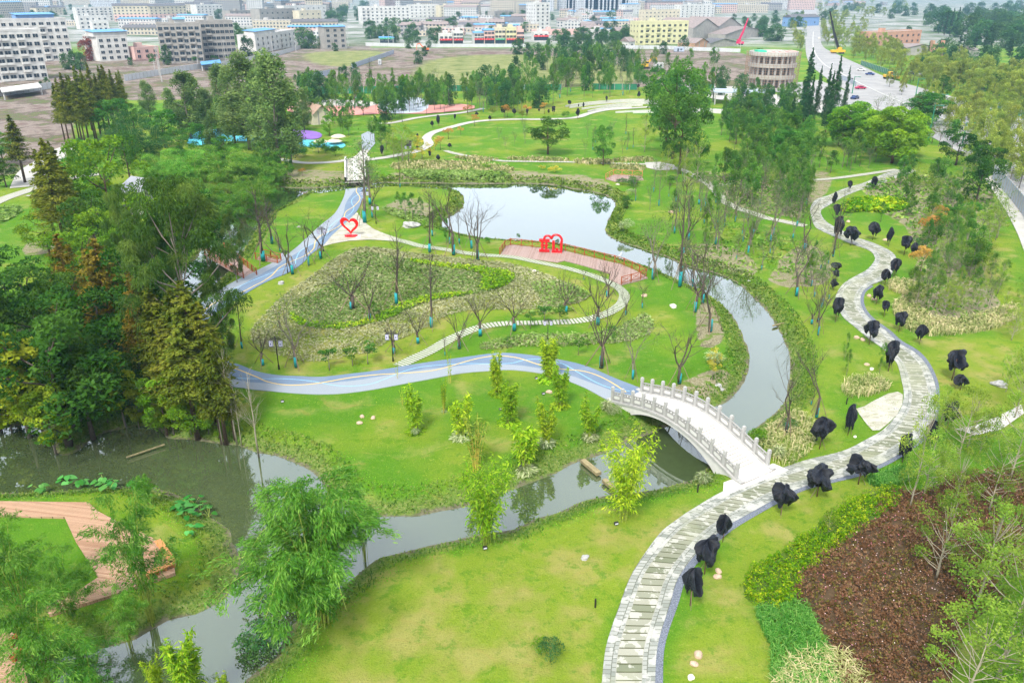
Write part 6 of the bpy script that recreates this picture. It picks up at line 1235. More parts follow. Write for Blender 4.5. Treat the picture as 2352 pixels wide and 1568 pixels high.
def building(label, xl, yl, xr, yr, ytop, depth=12, wall="wall_white", fl=6, bays=6, roof='flat', balc=(), side=2, skip=0, shed=None, cat="building", band=None, gf=None, name="apartment_block", ww=2.1, wh=1.6, lean=None):
    a, b = Vector(P(xl, yl)), Vector(P(xr, yr)); ax = b-a; W = ax.length; rz = math.atan2(ax.y, ax.x); H = height_to((a.x+b.x)/2, (a.y+b.y)/2, 0, ytop); r = put(name, None, None, a, rz); tag(r, label, cat)
    m = MB(); m.box(0, 0, -1, W, depth, H); put("walls", m.mesh("walls", wall), r)
    q = MB()
    if roof == 'flat':
        q.box(.25, .25, H, W-.25, depth-.25, H+.05)
        put("roof", q.mesh("roof", "roof_flat"), r); p = MB(); 
        for x0, y0, x1, y1 in ((-.08, -.08, W+.08, .25), (-.08, depth-.25, W+.08, depth+.08), (-.08, .25, .25, depth-.25), (W-.25, .25, W+.08, depth-.25)): p.box(x0, y0, H-.1, x1, y1, H+.7)
        put("parapet", p.mesh("parapet", wall), r)
        s = MB(); s.box(W*.3, depth*.35, H+.05, W*.3+3.5, depth*.35+3.5, H+2.8); put("stair_head", s.mesh("stair_head", wall), r)
    else:
        h = 3.0 if roof != 'blue' else 1.0; e = .5; V = [(-e, -e, H+.02), (W+e, -e, H+.02), (W+e, depth+e, H+.02), (-e, depth+e, H+.02), (-e, depth/2, H+h), (W+e, depth/2, H+h)]
        q.add(V, [(0, 1, 5, 4), (2, 3, 4, 5), (1, 2, 5), (3, 0, 4), (3, 2, 1, 0)]); put("roof", q.mesh("roof", {'blue': "roof_blue", 'tile': "roof_tile", 'dark': "roof_dark"}[roof]), r)
    if shed:
        s = MB(); x0, x1 = W*shed[0], W*shed[1]; z = H+2.9; s.add([(x0, -.4, z-.3), (x1, -.4, z-.3), (x1, depth*.7, z+.5), (x0, depth*.7, z+.5), (x0, -.4, z-.42), (x1, -.4, z-.42), (x1, depth*.7, z+.38), (x0, depth*.7, z+.38)], [(0, 1, 2, 3), (7, 6, 5, 4), (0, 4, 5, 1), (1, 5, 6, 2), (2, 6, 7, 3), (3, 7, 4, 0)]); put("rooftop_canopy", s.mesh("rooftop_canopy", "roof_blue"), r)
        s = MB(); s.box(x0+.6, .6, H+.06, x1-.6, depth*.6, H+2.5); put("rooftop_room", s.mesh("rooftop_room", "wall_white" if shed[2] else "wall_blue"), r)
    if band:
        s = MB(); s.box(-.04, -.04, 0, W+.04, depth+.04, H*band[0]); put("lower_wall", s.mesh("lower_wall", band[1]), r)
    fh = (H-(.8 if fl > 1 else .2))/fl; bw = W/bays; o_ = .04 if band else 0
    for f in range(fl):
        if gf and f == 0: continue
        for k in range(bays):
            put("balcony" if k in balc else "window", wm(2.4 if k in balc else ww, wh if fh > 2.3 else fh*.5, k in balc, wall if not band or f > fl*band[0] else "wall_white"), r, (bw*(k+.5), -.02-o_, f*fh+fh*.34), 0)
        for sx, rot in ((W, math.pi/2), (0, -math.pi/2)):
            if (sx == 0) != ((a.x+b.x)/2 > 0) : continue
            for k in range(side): put("window", wm(1.3, 1.3, False, wall), r, (sx+(.02+o_ if sx else -.02-o_), depth*(k+.5)/side, f*fh+fh*.34), rot)
    if gf:
        g = MB(); g.box(.2, -.12, .2, W-.2, -.01, 2.9); put("shop_front", g.mesh("shop_front", "glass_dark"), r); s = MB(); s.box(.1, -.6, 3.0, W-.1, -.02, 4.1); sg = put("shop_sign", s.mesh("shop_sign", gf), r); c = MB(); nn = max(3, int(W/2.2))
        for k in range(nn): x = W*(k+.6)/(nn+.2); c.box(x-.3, -.66, 3.28, x+.3, -.61, 3.36); c.box(x-.05, -.66, 3.36, x+.05, -.61, 3.8); c.box(x-.28, -.66, 3.52, x-.12, -.61, 3.75); c.box(x-.25, -.66, 3.80, x+.28, -.61, 3.87)
        put("sign_lettering", c.mesh("sign_lettering", "wall_white"), sg)
    return r
building("white apartment block with brick-red band at the far left edge", -30, 192, 112, 182, 72, 13, "wall_white", 6, 8, balc=(2, 3, 5), side=2, ww=2.2)
building("long white apartment block with blue rooftop room, behind the far-left block", 20, 146, 170, 138, 45, 14, "wall_white", 6, 9, balc=(3, 5), side=3, shed=(.25, .85, 0))
building("white four-storey block with blue roof canopy beside the red tree", 232, 142, 300, 138, 84, 20, "wall_white", 4, 4, side=3, shed=(-.1, 1.1, 1), balc=())
building("small white house with pink band between the apartment blocks", 312, 138, 368, 134, 110, 12, "wall_pink", 2, 3, side=2)
building("grey seven-storey apartment block, left of the grey pair", 374, 147, 470, 144, 56, 13, "wall_grey", 6, 7, balc=(1, 3, 5), side=2, shed=(.4, .7, 1))
building("grey seven-storey apartment block, right of the grey pair", 472, 139, 545, 136, 50, 13, "wall_grey", 6, 7, balc=(1,), side=3)
building("white block behind the red tree and the grey blocks", 185, 68, 252, 66, 38, 12, "wall_white", 3, 5, side=2)
building("low white house behind the four-storey block", 215, 72, 250, 71, 50, 10, "wall_white", 2, 3)
building("pale blue and white block left of the pink terrace", 180, 50, 262, 48, 18, 14, "wall_white", 5, 8, balc=(2, 5), side=2)
building("long pink and cream terrace of flats behind the grey blocks", 264, 50, 345, 49, 14, 14, "wall_cream", 5, 9, roof='dark', band=(.45, "wall_pink"), side=2)
building("second pink and cream terrace of flats, joined on the right", 347, 49, 432, 46, 14, 14, "wall_cream", 5, 9, roof='dark', band=(.45, "wall_pink"), side=2)
building("cream house with dark hipped roof at upper left", 86, 36, 155, 34, 18, 14, "wall_cream", 3, 7, roof='dark', side=2)
building("white flats with pink lower floors at upper centre-left", 455, 44, 515, 42, 12, 13, "wall_white", 5, 7, side=2)
building("grey flats half hidden by trees right of the grey pair", 532, 58, 595, 55, 26, 13, "wall_grey", 4, 6, side=2)
building("grey three-storey block with open top floor", 600, 62, 680, 58, 22, 14, "wall_grey", 3, 7, side=2)
building("pale flats with roof garden left of the avenue", 655, 52, 752, 48, 14, 13, "wall_white", 4, 8, side=2)
building("cream flats stepping down to the avenue", 690, 60, 740, 58, 26, 12, "wall_cream", 3, 4, side=2)
building("long low white building with red rails and blue canopy", 590, 124, 682, 106, 76, 12, "wall_white", 3, 9, side=2, shed=(.0, .5, 1), balc=(1, 3, 5, 7))
building("narrow grey house with blue roof beside the avenue", 748, 114, 797, 112, 62, 11, "wall_grey", 4, 3, roof='blue', side=1)
building("long white flats right of the avenue", 832, 56, 942, 54, 16, 14, "wall_white", 5, 11, balc=(0, 1), side=2)
building("white five-storey flats with square windows, upper centre", 942, 42, 1010, 41, 12, 13, "wall_white", 4, 7, side=2)
building("white flats with cream trim, upper centre", 1012, 42, 1056, 41, 14, 13, "wall_cream", 4, 5, side=2)
building("dark grey brick block above the shop row", 1136, 48, 1180, 46, 27, 12, "wall_grey", 2, 5)
SHOP = [(1010,1040,103,80,"wall_white","sign_red","white shop house with a red sign, left end of the row"),(1042,1064,103,74,"wall_white","sign_red","white shop house with small red sign beside a tree"),(1090,1112,102,76,"wall_white","sign_red","low white shop with blue canopy"),(1113,1136,102,70,"wall_pink","sign_red","shop house with tall blue windows and red sign"),(1137,1161,102,66,"wall_cream","sign_green","cream shop house with arched windows and green sign"),(1163,1186,102,66,"wall_yellow","sign_red","pale yellow shop house with magenta sign"),(1188,1203,102,70,"wall_pink","sign_red","pinkish narrow shop house with red shop front"),(1226,1260,94,76,"wall_white","sign_red","low white shop under the white tower"),(872,905,100,88,"wall_white","sign_green","low white shop right of the avenue")]
for i, (x0, x1, y, yt, wl, sg, lb) in enumerate(SHOP): building(lb, x0, y, x1, y-.3, yt, 11, wl, 3 if y-yt > 25 else 2, 3, roof='blue' if i in (2, 3, 8) else 'flat', side=1, gf=sg, name="shop_house", cat="shop")
building("white seven-storey tower standing alone above the shops", 1230, 69, 1262, 68, 8, 17, "wall_white", 7, 3, side=4)
building("unfinished yellow four-storey building with a colonnade", 1466, 104, 1578, 101, 51, 14, "wall_yellow", 4, 9, side=3, balc=(1, 3, 5))
building("long cream block behind the yellow building", 1480, 52, 1560, 50, 24, 12, "wall_cream", 3, 9, side=2)
building("stepped white flats behind the yellow building", 1562, 42, 1640, 40, 12, 13, "wall_white", 5, 8, side=2)
building("tall white block left of the cream block", 1325+110, 35, 1470, 34, 10, 13, "wall_white", 3, 3, side=2, roof='blue')
building("low pinkish wall building under the white tower", 1228, 82, 1330, 80, 70, 8, "wall_pink", 1, 5)
building("small white house with tiled roof by the site wall", 1418, 92, 1446, 91, 72, 10, "wall_white", 2, 2, roof='tile'); building("small brick-and-white house left of the yellow building", 1444, 112, 1458, 111, 96, 8, "wall_white", 1, 1, roof='tile', name="small_house", cat="house")
building("white flat-roofed shed by the site wall", 1361, 90, 1400, 89, 70, 9, "wall_white", 1, 2, roof='flat', name="small_house", cat="house")
def gabled(label, xl, yl, xr, yr, ytop, depth, wall, roofm, ridge=6, n=1, name="warehouse", cat="warehouse"):
    a, b = Vector(P(xl, yl)), Vector(P(xr, yr)); ax = b-a; W = ax.length; r = put(name, None, None, a, math.atan2(ax.y, ax.x)); tag(r, label, cat); H = height_to((a.x+b.x)/2, (a.y+b.y)/2, 0, ytop); m = MB(); q = MB(); w_ = W/n
    for k in range(n):
        x0, x1 = k*w_, (k+1)*w_; xm = (x0+x1)/2; V = [(x0, 0, -1), (x1, 0, -1), (x1, 0, H), (xm, 0, H+ridge), (x0, 0, H)]; V += [(x, depth, z) for x, y, z in V]; m.add(V, [(0, 1, 2, 3, 4), (9, 8, 7, 6, 5), (0, 4, 9, 5), (1, 6, 7, 2)])
        e = .6; q.add([(x0-.1, -e, H+.08), (xm, -e, H+ridge+.12), (xm, depth+e, H+ridge+.12), (x0-.1, depth+e, H+.08)], [(3, 2, 1, 0)]); q.add([(x1+.1, -e, H+.08), (xm, -e, H+ridge+.12), (xm, depth+e, H+ridge+.12), (x1+.1, depth+e, H+.08)], [(0, 1, 2, 3)])
        d = MB(); d.box(x0+w_*.28, -.06, 0, x0+w_*.34, -.02, H+1); d.box(x0+w_*.66, -.06, 0, x0+w_*.72, -.02, H+1); put("pilaster", d.mesh("pilaster", "wall_grey"), r)
    put("walls", m.mesh("walls", wall), r); put("roof", q.mesh("roof", roofm), r)
gabled("large grey double-gabled warehouse at upper right", 1590, 92, 1700, 84, 62, 40, "wall_grey", "roof_tile", 7, 2); gabled("lower grey gabled warehouse in front of the double one", 1665, 92, 1760, 84, 76, 16, "wall_grey", "roof_tile", 5, 1); gabled("small orange-gabled brick shed before the warehouses", 1595, 112, 1628, 109, 99, 14, "wall_orange", "roof_tile", 3, 1, "shed", "shed"); gabled("long low grey shed right of the orange gable", 1630, 110, 1690, 106, 98, 12, "wall_grey", "roof_dark", 2.5, 1, "shed", "shed")
gabled("brown-roofed house behind the playground", 720, 288, 762, 284, 262, 16, "wall_cream", "pipe_rust", 2.5, 1, "playground_house", "house")
building("two-storey orange brick building beyond the road", 1997, 107, 2112, 100, 74, 12, "wall_orange", 2, 9, side=2, ww=2.4)
for i, (x0, y0, x1, y1, yt, lb) in enumerate(((2040,122,2080,128,108,"low grey-roofed shed left below the orange building"),(2082,128,2148,128,110,"long grey-roofed shed below the orange building"),(2162,127,2236,131,114,"long grey-roofed shed right of the gate tower"))): gabled(lb, x0, y0, x1, y1, yt, 9, "wall_grey", "roof_tile", 2, 1, "shed", "shed")
m = MB(); a = P(2150, 134); 
for x in (-3, 3): m.box(x-.5, 0, 0, x+.5, 4, 10)
m.box(-2.5, 0, 4.5, 2.5, 4, 8); tag(put("gate_tower", m.mesh("gate_tower", "wall_orange"), None, a), "brick gate tower frame among the grey-roofed sheds", "gate")
building("small dark blue warehouse beyond the road bend", 1818, 62, 1880, 60, 40, 14, "wall_blue", 1, 3, roof='dark', name="warehouse", cat="warehouse")
# background rows of the town: one object per building
def bg_town():
    r = random.Random(77); cols = ["fac_white", "fac_white", "fac_white", "fac_grey", "fac_cream", "fac_cream", "fac_pink"]; rf = ["roof_flat", "roof_flat", "roof_blue", "roof_dark", "roof_tile"]
    nm = {"fac_white": "white", "fac_grey": "grey", "fac_cream": "cream", "fac_pink": "pinkish"}; rn = {"roof_flat": "flat-roofed", "roof_blue": "blue-roofed", "roof_dark": "dark-roofed", "roof_tile": "tile-roofed"}
    zones = [([(-20,22),(260,8),(700,6),(780,8),(780,44),(600,40),(440,38),(260,12),(180,16),(-20,60)], 95, (10, 20)), ([(0,60),(80,60),(180,58),(300,60),(360,100),(360,60),(450,52),(590,64),(600,78),(740,68),(740,100),(700,105),(700,78),(560,60)], 16, (5, 11)),
             ([(850,8),(1230,6),(1230,45),(1060,48),(940,30),(850,12)], 68, (9, 19)), ([(940,66),(1060,52),(1230,55),(1230,74),(1100,82),(1000,84),(940,84)], 46, (4, 9)), ([(1295,30),(1470,40),(1470,66),(1380,68),(1295,72)], 40, (3.5, 8)), ([(1290,6),(1700,5),(1850,6),(1850,26),(1700,34),(1640,30),(1480,24),(1290,24)], 48, (8, 18)), ([(1340,68),(1460,66),(1460,90),(1350,90)], 5, (4, 6)), ([(1330,12),(1850,8),(1850,30),(1480,30)], 22, (6, 12)), ([(1850,6),(2100,3),(2100,16),(1870,20)], 12, (6, 10))]
    n = 0
    for pts, k, hr in zones:
        x0, x1 = min(p[0] for p in pts), max(p[0] for p in pts); y0, y1 = min(p[1] for p in pts), max(p[1] for p in pts); got = []; tries = 0
        while len(got) < k and tries < 6000:
            tries += 1; y = y0+(y1-y0)*r.random(); x = r.uniform(x0, x1)
            if not inpoly(x, y, pts): continue
            X, Y, _ = P(x, y); W = r.uniform(20, 48)*(1 if hr[1] > 10 else .5)*(2.0 if Y > 1500 else 1.15); D = r.uniform(9, 14)*(1 if hr[1] > 10 else .8)
            if any(abs(X-a) < (W+c)/2+1 and abs(Y-b) < (D+d)/2+2 for a, b, c, d in got): continue
            got.append((X, Y, W, D)); H = r.uniform(*hr)*(1+.25*(Y > 1200)); c = r.choice(cols); f = r.choice(rf); o = put("town_building", None, None, (X-W/2, Y, 0), r.choice((0, 0, .08, -.1, .25, -.2, 1.4)))
            m = MB(); m.box(0, 0, -1, W, D, H); put("walls", m.mesh("walls", c), o); q = MB()
            if f == "roof_flat":
                q.box(.3, .3, H-.2, W-.3, D-.3, H+.3)
                if r.random() < .7: xs = r.uniform(.1, .6)*W; q.box(xs, D*.3, H+.3, xs+r.uniform(3, 7), D*.7, H+r.uniform(1.8, 3.2))
            else: e = .6; h = 1.2 if f == "roof_blue" else 2.6; q.add([(-e, -e, H+.02), (W+e, -e, H+.02), (W+e, D+e, H+.02), (-e, D+e, H+.02), (0, D/2, H+h), (W, D/2, H+h)], [(0, 1, 5, 4), (2, 3, 4, 5), (1, 2, 5), (3, 0, 4), (3, 2, 1, 0)])
            put("roof", q.mesh("roof", f), o); auto(o, f"{'low' if H < 7 else 'mid-rise'} {nm[c]} {rn[f]} building", "building", "buildings of the town", x, y, H, "background buildings of the town")
    for i, (x, y, W, H, yt) in enumerate(((372,9,40,60,0),(395,9,30,60,0),(60,8,60,40,0),(240,8,60,40,0),(1236,14,30,70,0),(1254,14,30,70,0),(1300,13,34,60,0),(1322,13,36,60,0),(1345,14,40,60,0),(1368,14,40,60,0),(1393,14,44,60,0),(1418,14,40,60,0),(1444,14,36,60,0),(1660,10,50,60,0),(1690,10,40,60,0),(1190,12,30,70,0),(1165,12,30,60,0))):
        X, Y, _ = P(x, y+12); o = put("tower_block", None, None, (X-W/2, Y, 0)); m = MB(); m.box(0, 0, -1, W, 18, H); m.box(W*.3, -1.2, 0, W*.38, -.02, H-.5); m.box(W*.62, -1.2, 0, W*.7, -.02, H-.5); put("walls", m.mesh("walls", "fac_tower"), o)
        q = MB(); q.box(W*.35, 5, H, W*.65, 13, H+4); put("roof_house", q.mesh("roof_house", "fac_tower"), o); auto(o, "hazy high-rise tower block", "tower block", "hazy tower blocks on the skyline", x, y, H, "high-rise tower blocks on the skyline")
bg_town()
# ---------------------------------------------------------------- site walls and hoardings
def hoarding(label, pts, H, mat, sp=3.0, z=0, name="site_fence", cat="fence"):
    A = np.array([P(x, y)[:2] for x, y in pts]); L = np.r_[0, np.cumsum(np.hypot(*np.diff(A, axis=0).T))]; n = max(2, int(L[-1]/sp)+1); n = min(n, 99); q = np.linspace(0, L[-1], n); p = [(float(np.interp(a, L, A[:, 0])), float(np.interp(a, L, A[:, 1]))) for a in q]
    r = put(name, None, None, (p[0][0], p[0][1], z)); tag(r, label, cat); m = MB(); c = MB()
    for i in range(n):
        x, y = p[i][0]-p[0][0], p[i][1]-p[0][1]; c.box(x-.09, y-.14, 0, x+.09, y+.14, H+.15)
        if i < n-1: x2, y2 = p[i+1][0]-p[0][0], p[i+1][1]-p[0][1]; m.beam((x, y, H/2), (x2, y2, H/2), .06, H-.04)
    put("panels", m.mesh("panels", mat), r); put("posts", c.mesh("posts", "grey_stone"), r)
hoarding("white panel hoarding below the far-left apartments", [(-40,232),(0,222),(60,214),(120,203)], 2.6, "hoarding_white"); hoarding("white panel hoarding running up to the grey apartments", [(287,187),(350,176),(430,163),(505,153)], 2.8, "hoarding_white"); hoarding("white panel hoarding below the long low building", [(505,153),(580,140),(640,128),(690,113)], 2.6, "hoarding_white")
hoarding("grey-blue panel fence crossing the site, lower part", [(683,190),(720,181),(760,172)], 2.5, "hoarding_blue"); hoarding("grey-blue panel fence crossing the site, upper part", [(808,158),(850,143),(880,133),(905,124)], 2.5, "hoarding_blue")
hoarding("long white wall in front of the shop row", [(840,106),(950,109),(1060,109),(1215,109)], 2.4, "hoarding_white", 6); hoarding("white wall pieces left of the yellow building", [(1426,113),(1500,113),(1541,114)], 2.4, "hoarding_white", 5); hoarding("white wall right of the yellow building", [(1541,114),(1600,117),(1700,121)], 2.4, "hoarding_white", 5)
hoarding("dark green hoarding across the back of the playground", [(695,215),(760,216),(860,215),(925,213)], 2.8, "hoarding_green"); hoarding("dark green hoarding behind the park trees", [(925,213),(1050,210),(1176,208),(1290,207)], 2.4, "hoarding_green"); hoarding("dark green hoarding above the terraces", [(1360,206),(1463,207)], 2.4, "hoarding_green"); hoarding("dark green hoarding left of the round building", [(1590,207),(1640,208)], 2.4, "hoarding_green")
hoarding("pale blue panel fence between pavement and road", [(2279,412),(2310,445),(2340,482),(2375,530),(2430,600)], 3.0, "hoarding_blue", 2.2); hoarding("green mesh hoarding along the far side of the road", [(1977,150),(2010,162),(2058,178)], 2.5, "hoarding_green"); hoarding("green mesh hoarding at the right edge of the road", [(2290,254),(2330,268),(2380,286)], 2.5, "hoarding_green")
hoarding("white railing along the curving branch road", [(1915,72),(1960,62),(2000,55),(2035,50)], 1.6, "hoarding_white"); hoarding("short panel fence on the road junction", [(1925,182),(1950,190),(1966,200)], 2.0, "hoarding_blue")
# ---------------------------------------------------------------- vehicles and machines
def car(label, x, y, rz, col, s=1.0):
    n = "paint_%d" % len([k for k in MATS if k.startswith("paint")]); plain(n, col, .3, .03, 1, .5); X, Y, z = P(x, y, .15); r = put("parked_car", None, None, (X, Y, z), rz, s); tag(r, label, "car", "cars on the road"); b = MB()
    prof = [(-2.2, .35), (-2.15, .8), (-1.9, .92), (-1.3, .95), (-.8, 1.4), (.6, 1.42), (1.15, .98), (2.0, .82), (2.2, .6), (2.2, .35)]; n_ = len(prof); V = [(a, -.85, c) for a, c in prof]+[(a, .85, c) for a, c in prof]; b.add(V, [tuple(range(n_)), tuple(range(2*n_-1, n_-1, -1))]+[(i, i+n_, (i+1) % n_+n_, (i+1) % n_) for i in range(n_)]); put("body", b.mesh("body", n), r)
    g = MB(); g.box(-1.0, -.87, .98, .75, .87, 1.3); put("windows", g.mesh("windows", "glass_dark"), r)
    for sx in (-1.35, 1.35):
        for sy in (-.8, .8):
            w_ = MB(); w_.tube([(0, -.1, 0), (0, .1, 0)], .33, 10); put("wheel", w_.mesh("wheel", "rubber"), r, (sx, sy, .33))
car("red car leaving the road junction", 1976, 205, .1, (.42, .02, .08)); car("dark blue car parked beside the road hoarding", 1998, 173, -.5, (.03, .06, .20)); car("white car behind the dark blue car", 1978, 163, -.6, (.6, .6, .6)); car("small white car far up the road", 1881, 90, 1.3, (.6, .58, .52)); car("dark car parked right of the loader", 2092, 172, 0, (.03, .04, .06)); car("black car beside the green fence at the junction", 1948, 184, -.4, (.03, .03, .04)); car("dark car at the edge of the market square", 1963, 228, .8, (.02, .04, .12)); car("grey car on the road, right side", 2115, 176, .2, (.3, .3, .32)); car("white car on the right-hand carriageway", 2240, 252, -.4, (.62, .62, .64)); car("white car at the far-right carriageway", 2262, 262, -.4, (.6, .62, .64))
def excavator(label, x, y, rz, mat, s):
    X, Y, z = P(x, y); r = put("excavator", None, None, (X, Y, z), rz, s); tag(r, label, "excavator"); t_ = MB(); t_.box(-1.8, -1.4, 0, 1.8, -.8, .8); t_.box(-1.8, .8, 0, 1.8, 1.4, .8); put("tracks", t_.mesh("tracks", "rubber"), r)
    b = MB(); b.box(-2, -1.3, .9, 1.2, 1.3, 1.9); b.box(-.1, -1.25, 1.9, 1.3, -.2, 3.0); put("body", b.mesh("body", mat), r); c = MB(); c.box(-.05, -1.28, 2.1, 1.34, -.17, 2.8); put("cab_windows", c.mesh("cab_windows", "glass_dark"), r)
    a = MB(); a.beam((1.0, .3, 1.6), (3.6, .3, 4.6), .4, .6); a.beam((3.6, .3, 4.6), (5.2, .3, 4.0), .38, .5); a.beam((5.2, .3, 4.0), (5.6, .3, 1.6), .35, .4); put("arm", a.mesh("arm", mat), r); k = MB(); k.box(5.0, -.3, .6, 6.0, .9, 1.6); put("bucket", k.mesh("bucket", "pipe_rust"), r)
excavator("yellow excavator on the building site right of centre", 1480, 158, .2, "machine_yellow", 1.25); excavator("orange-red excavator in front of the long white wall", 978, 118, math.pi, "machine_orange", 1.1)
X, Y, z = P(2044, 182, .15); r = put("wheel_loader", None, None, (X, Y, z), .15, .95); tag(r, "yellow wheel loader standing on the road", "loader"); m = MB(); m.box(-3.4, -1.1, 1.1, -.4, 1.1, 2.2); m.box(-.4, -.9, 1.0, 2.0, .9, 1.5); put("body", m.mesh("body", "machine_yellow"), r); m = MB(); m.box(-.9, -.9, 2.2, .6, .9, 3.5); put("cab", m.mesh("cab", "machine_yellow"), r); m = MB(); m.box(-.8, -.93, 2.5, .5, .93, 3.2); put("cab_windows", m.mesh("cab_windows", "glass_dark"), r)
m = MB(); m.beam((.5, 0, 1.6), (3.4, 0, .9), 1.2, .35); m.box(3.2, -1.5, .2, 4.3, 1.5, 1.4); put("bucket_arm", m.mesh("bucket_arm", "machine_yellow"), r)
for sx in (-2.1, 1.6):
    for sy in (-1.05, 1.05): m = MB(); m.tube([(0, -.3, 0), (0, .3, 0)], .85, 14); put("wheel", m.mesh("wheel", "rubber"), r, (sx, sy, .85))
def crane(label, x, y, xt, yt, mat):
    a = Vector(P(x, y)); h = height_to(a.x, a.y, 0, yt); k = ppm(a.y, h); top = Vector((a.x+(xt-x)/k, a.y, h)); r = put("mobile_crane", None, None, a); tag(r, label, "crane"); m = MB(); d = top-a; m.beam((0, 0, 2.5), d*.5, 1.3, 1.3); m.beam(d*.5, d*.78, 1.0, 1.0); m.beam(d*.78, d, .7, .7); put("boom", m.mesh("boom", mat), r)
    c = MB(); c.box(-5, -1.4, 1, 4, 1.4, 2.4); c.box(-1, -1.3, 2.4, 1.6, 1.3, 4); put("carrier", c.mesh("carrier", "machine_yellow" if mat == "iron_black" else "crane_red"), r); w_ = MB()
    for q in (-3.8, -2.2, 1.2, 2.8): w_.tube([(q, -1.45, .55), (q, 1.45, .55)], .55, 10)
    put("wheels", w_.mesh("wheels", "rubber"), r)
crane("black mobile crane with a long boom leaning left over the road", 1925, 124, 1891, 26, "iron_black"); crane("red mobile crane behind the round building", 1695, 104, 1712, 42, "crane_red")
# round building under construction
def round_building():
    X, Y, z = P(1784, 207); s = 1/ppm(Y); R0 = 55*s; Yc = Y+R0; H = height_to(X, Y, 0, 128); r = put("round_building", None, None, (X, Yc, 0)); tag(r, "round grey building under construction wrapped in scaffolding", "building"); nf = 3
    for k in range(nf+1):
        m = MB(); z0 = H*k/nf; m.lathe([(R0, z0-.5), (R0, z0+1.1), (R0-.4, z0+1.1), (R0-.5, z0+.05)] if k else [(R0, 0), (R0, .3), (R0-.3, .4)], 40); put("floor_slab", m.mesh("floor_slab", "pale_concrete"), r)
    m = MB(); m.lathe([(R0*.72, 0), (R0*.72, H-.1)], 32); put("core", m.mesh("core", "roof_dark"), r); c = MB()
    for k in range(22): a = 2*math.pi*k/22; x, y = math.cos(a)*(R0-1.2), math.sin(a)*(R0-1.2); c.box(x-.35, y-.35, .4, x+.35, y+.35, H-.5)
    put("columns", c.mesh("columns", "roof_flat"), r); s_ = MB()
    for k in range(48):
        a = 2*math.pi*k/48; x, y = math.cos(a)*(R0+1), math.sin(a)*(R0+1); s_.tube([(x, y, 0), (x, y, H+1)], .09, 3, cap=False)
    for j in range(1, 15):
        z_ = H*j/14; 
        for k in range(48): a, b = 2*math.pi*k/48, 2*math.pi*(k+1)/48; s_.beam((math.cos(a)*(R0+1), math.sin(a)*(R0+1), z_), (math.cos(b)*(R0+1), math.sin(b)*(R0+1), z_), .1, .1)
    put("scaffolding", s_.mesh("scaffolding", "pipe_rust"), r); q = MB(); q.box(-R0*.75, -R0*.3, H+.4, -R0*.4, R0*.3, H+1.4); put("safety_net", q.mesh("safety_net", "safety_net"), r); q = MB(); [q.box(-R0*.3+k*R0*.2, -R0*.6+.3*k, H+.4, -R0*.3+k*R0*.2+R0*.15, -R0*.2+k, H+.9+.2*(k % 3)) for k in range(6)]; put("material_stack", q.mesh("material_stack", "wall_pink"), r)
round_building()
# market canopy, site cabins, parasols, utility poles
def canopy(label, pts, H, mat="roof_grey", name="canopy"):
    q = [Vector(P(x, y, H)) for x, y in pts]; c = sum(q, Vector())/len(q); r = put(name, None, None, (c.x, c.y, 0)); tag(r, label, "canopy"); m = MB(); a = [v-Vector((c.x, c.y, 0)) for v in q]; n = len(a); m.add([tuple(v) for v in a]+[tuple(v-Vector((0, 0, .35))) for v in a], [tuple(range(n))[::-1], tuple(range(n, 2*n))]+[(i, (i+1) % n, (i+1) % n+n, i+n) for i in range(n)]); put("roof", m.mesh("roof", mat), r); p = MB()
    for v in a: v = v*.93; p.box(v.x-.2, v.y-.2, 0, v.x+.2, v.y+.2, H-.3)
    put("posts", p.mesh("posts", "grey_stone"), r)
canopy("long pale glazed canopy beside the round building", [(1636,203),(1760,205),(1756,213),(1640,211)], 4.5, "hoarding_blue"); canopy("striped market awnings under the far-left apartments", [(0,202),(88,190),(96,200),(4,212)], 3, "wall_white"); canopy("blue-roofed site shed beside the grey apartments", [(460,142),(505,137),(508,144),(462,149)], 3.2, "roof_blue")
for i, (x, y, w_, mt, lb) in enumerate(((1513,158,14,"hoarding_white","white site cabin with dark base behind the yellow excavator"),(1560,120,14,"hoarding_blue","pale blue site cabin on the right of the site"),(145,148,3,"",""),(872,150,4,"hoarding_white","small white site toilet by the crossing fence"),(1165,0,0,"",""))):
    if not mt: continue
    X, Y, z = P(x, y); W = w_/ppm(Y)*1.6; m = MB(); m.box(-W/2, 0, .3, W/2, 2.6, 2.9); m.box(-W/2-.05, -.05, 0, W/2+.05, 2.65, .3, 1); m.box(-W*.2, -.03, .4, -W*.05, -.005, 2.3, 2); m.box(W*.1, -.03, 1.2, W*.3, -.005, 2.1, 2); tag(put("site_cabin", m.mesh("site_cabin", [mt, "roof_dark", "glass_dark"]), None, (X, Y, z)), lb, "site cabin")
for x, y, yt, lb in ((770,332,318,"mushroom parasol on the cyan play surface, left"),(778,330,308,"mushroom parasol beside the play surface, right"),(737,338,320,"mushroom parasol in front of the purple play surface"),(640,300,288,"mushroom parasol behind the poplars")):
    X, Y, z = P(x, y); h = height_to(X, Y, 0, yt); r = put("parasol", None, None, (X, Y, z)); tag(r, lb, "parasol", "play area parasols"); m = MB(); m.tube([(0, 0, 0), (0, 0, h-.4)], .1, 6); put("pole", m.mesh("pole", "white_stone"), r); m = MB(); m.lathe([(2.0, h-.75), (1.9, h-.55), (1.0, h-.15), (.1, h)], 16); put("shade", m.mesh("shade", "wall_cream"), r)
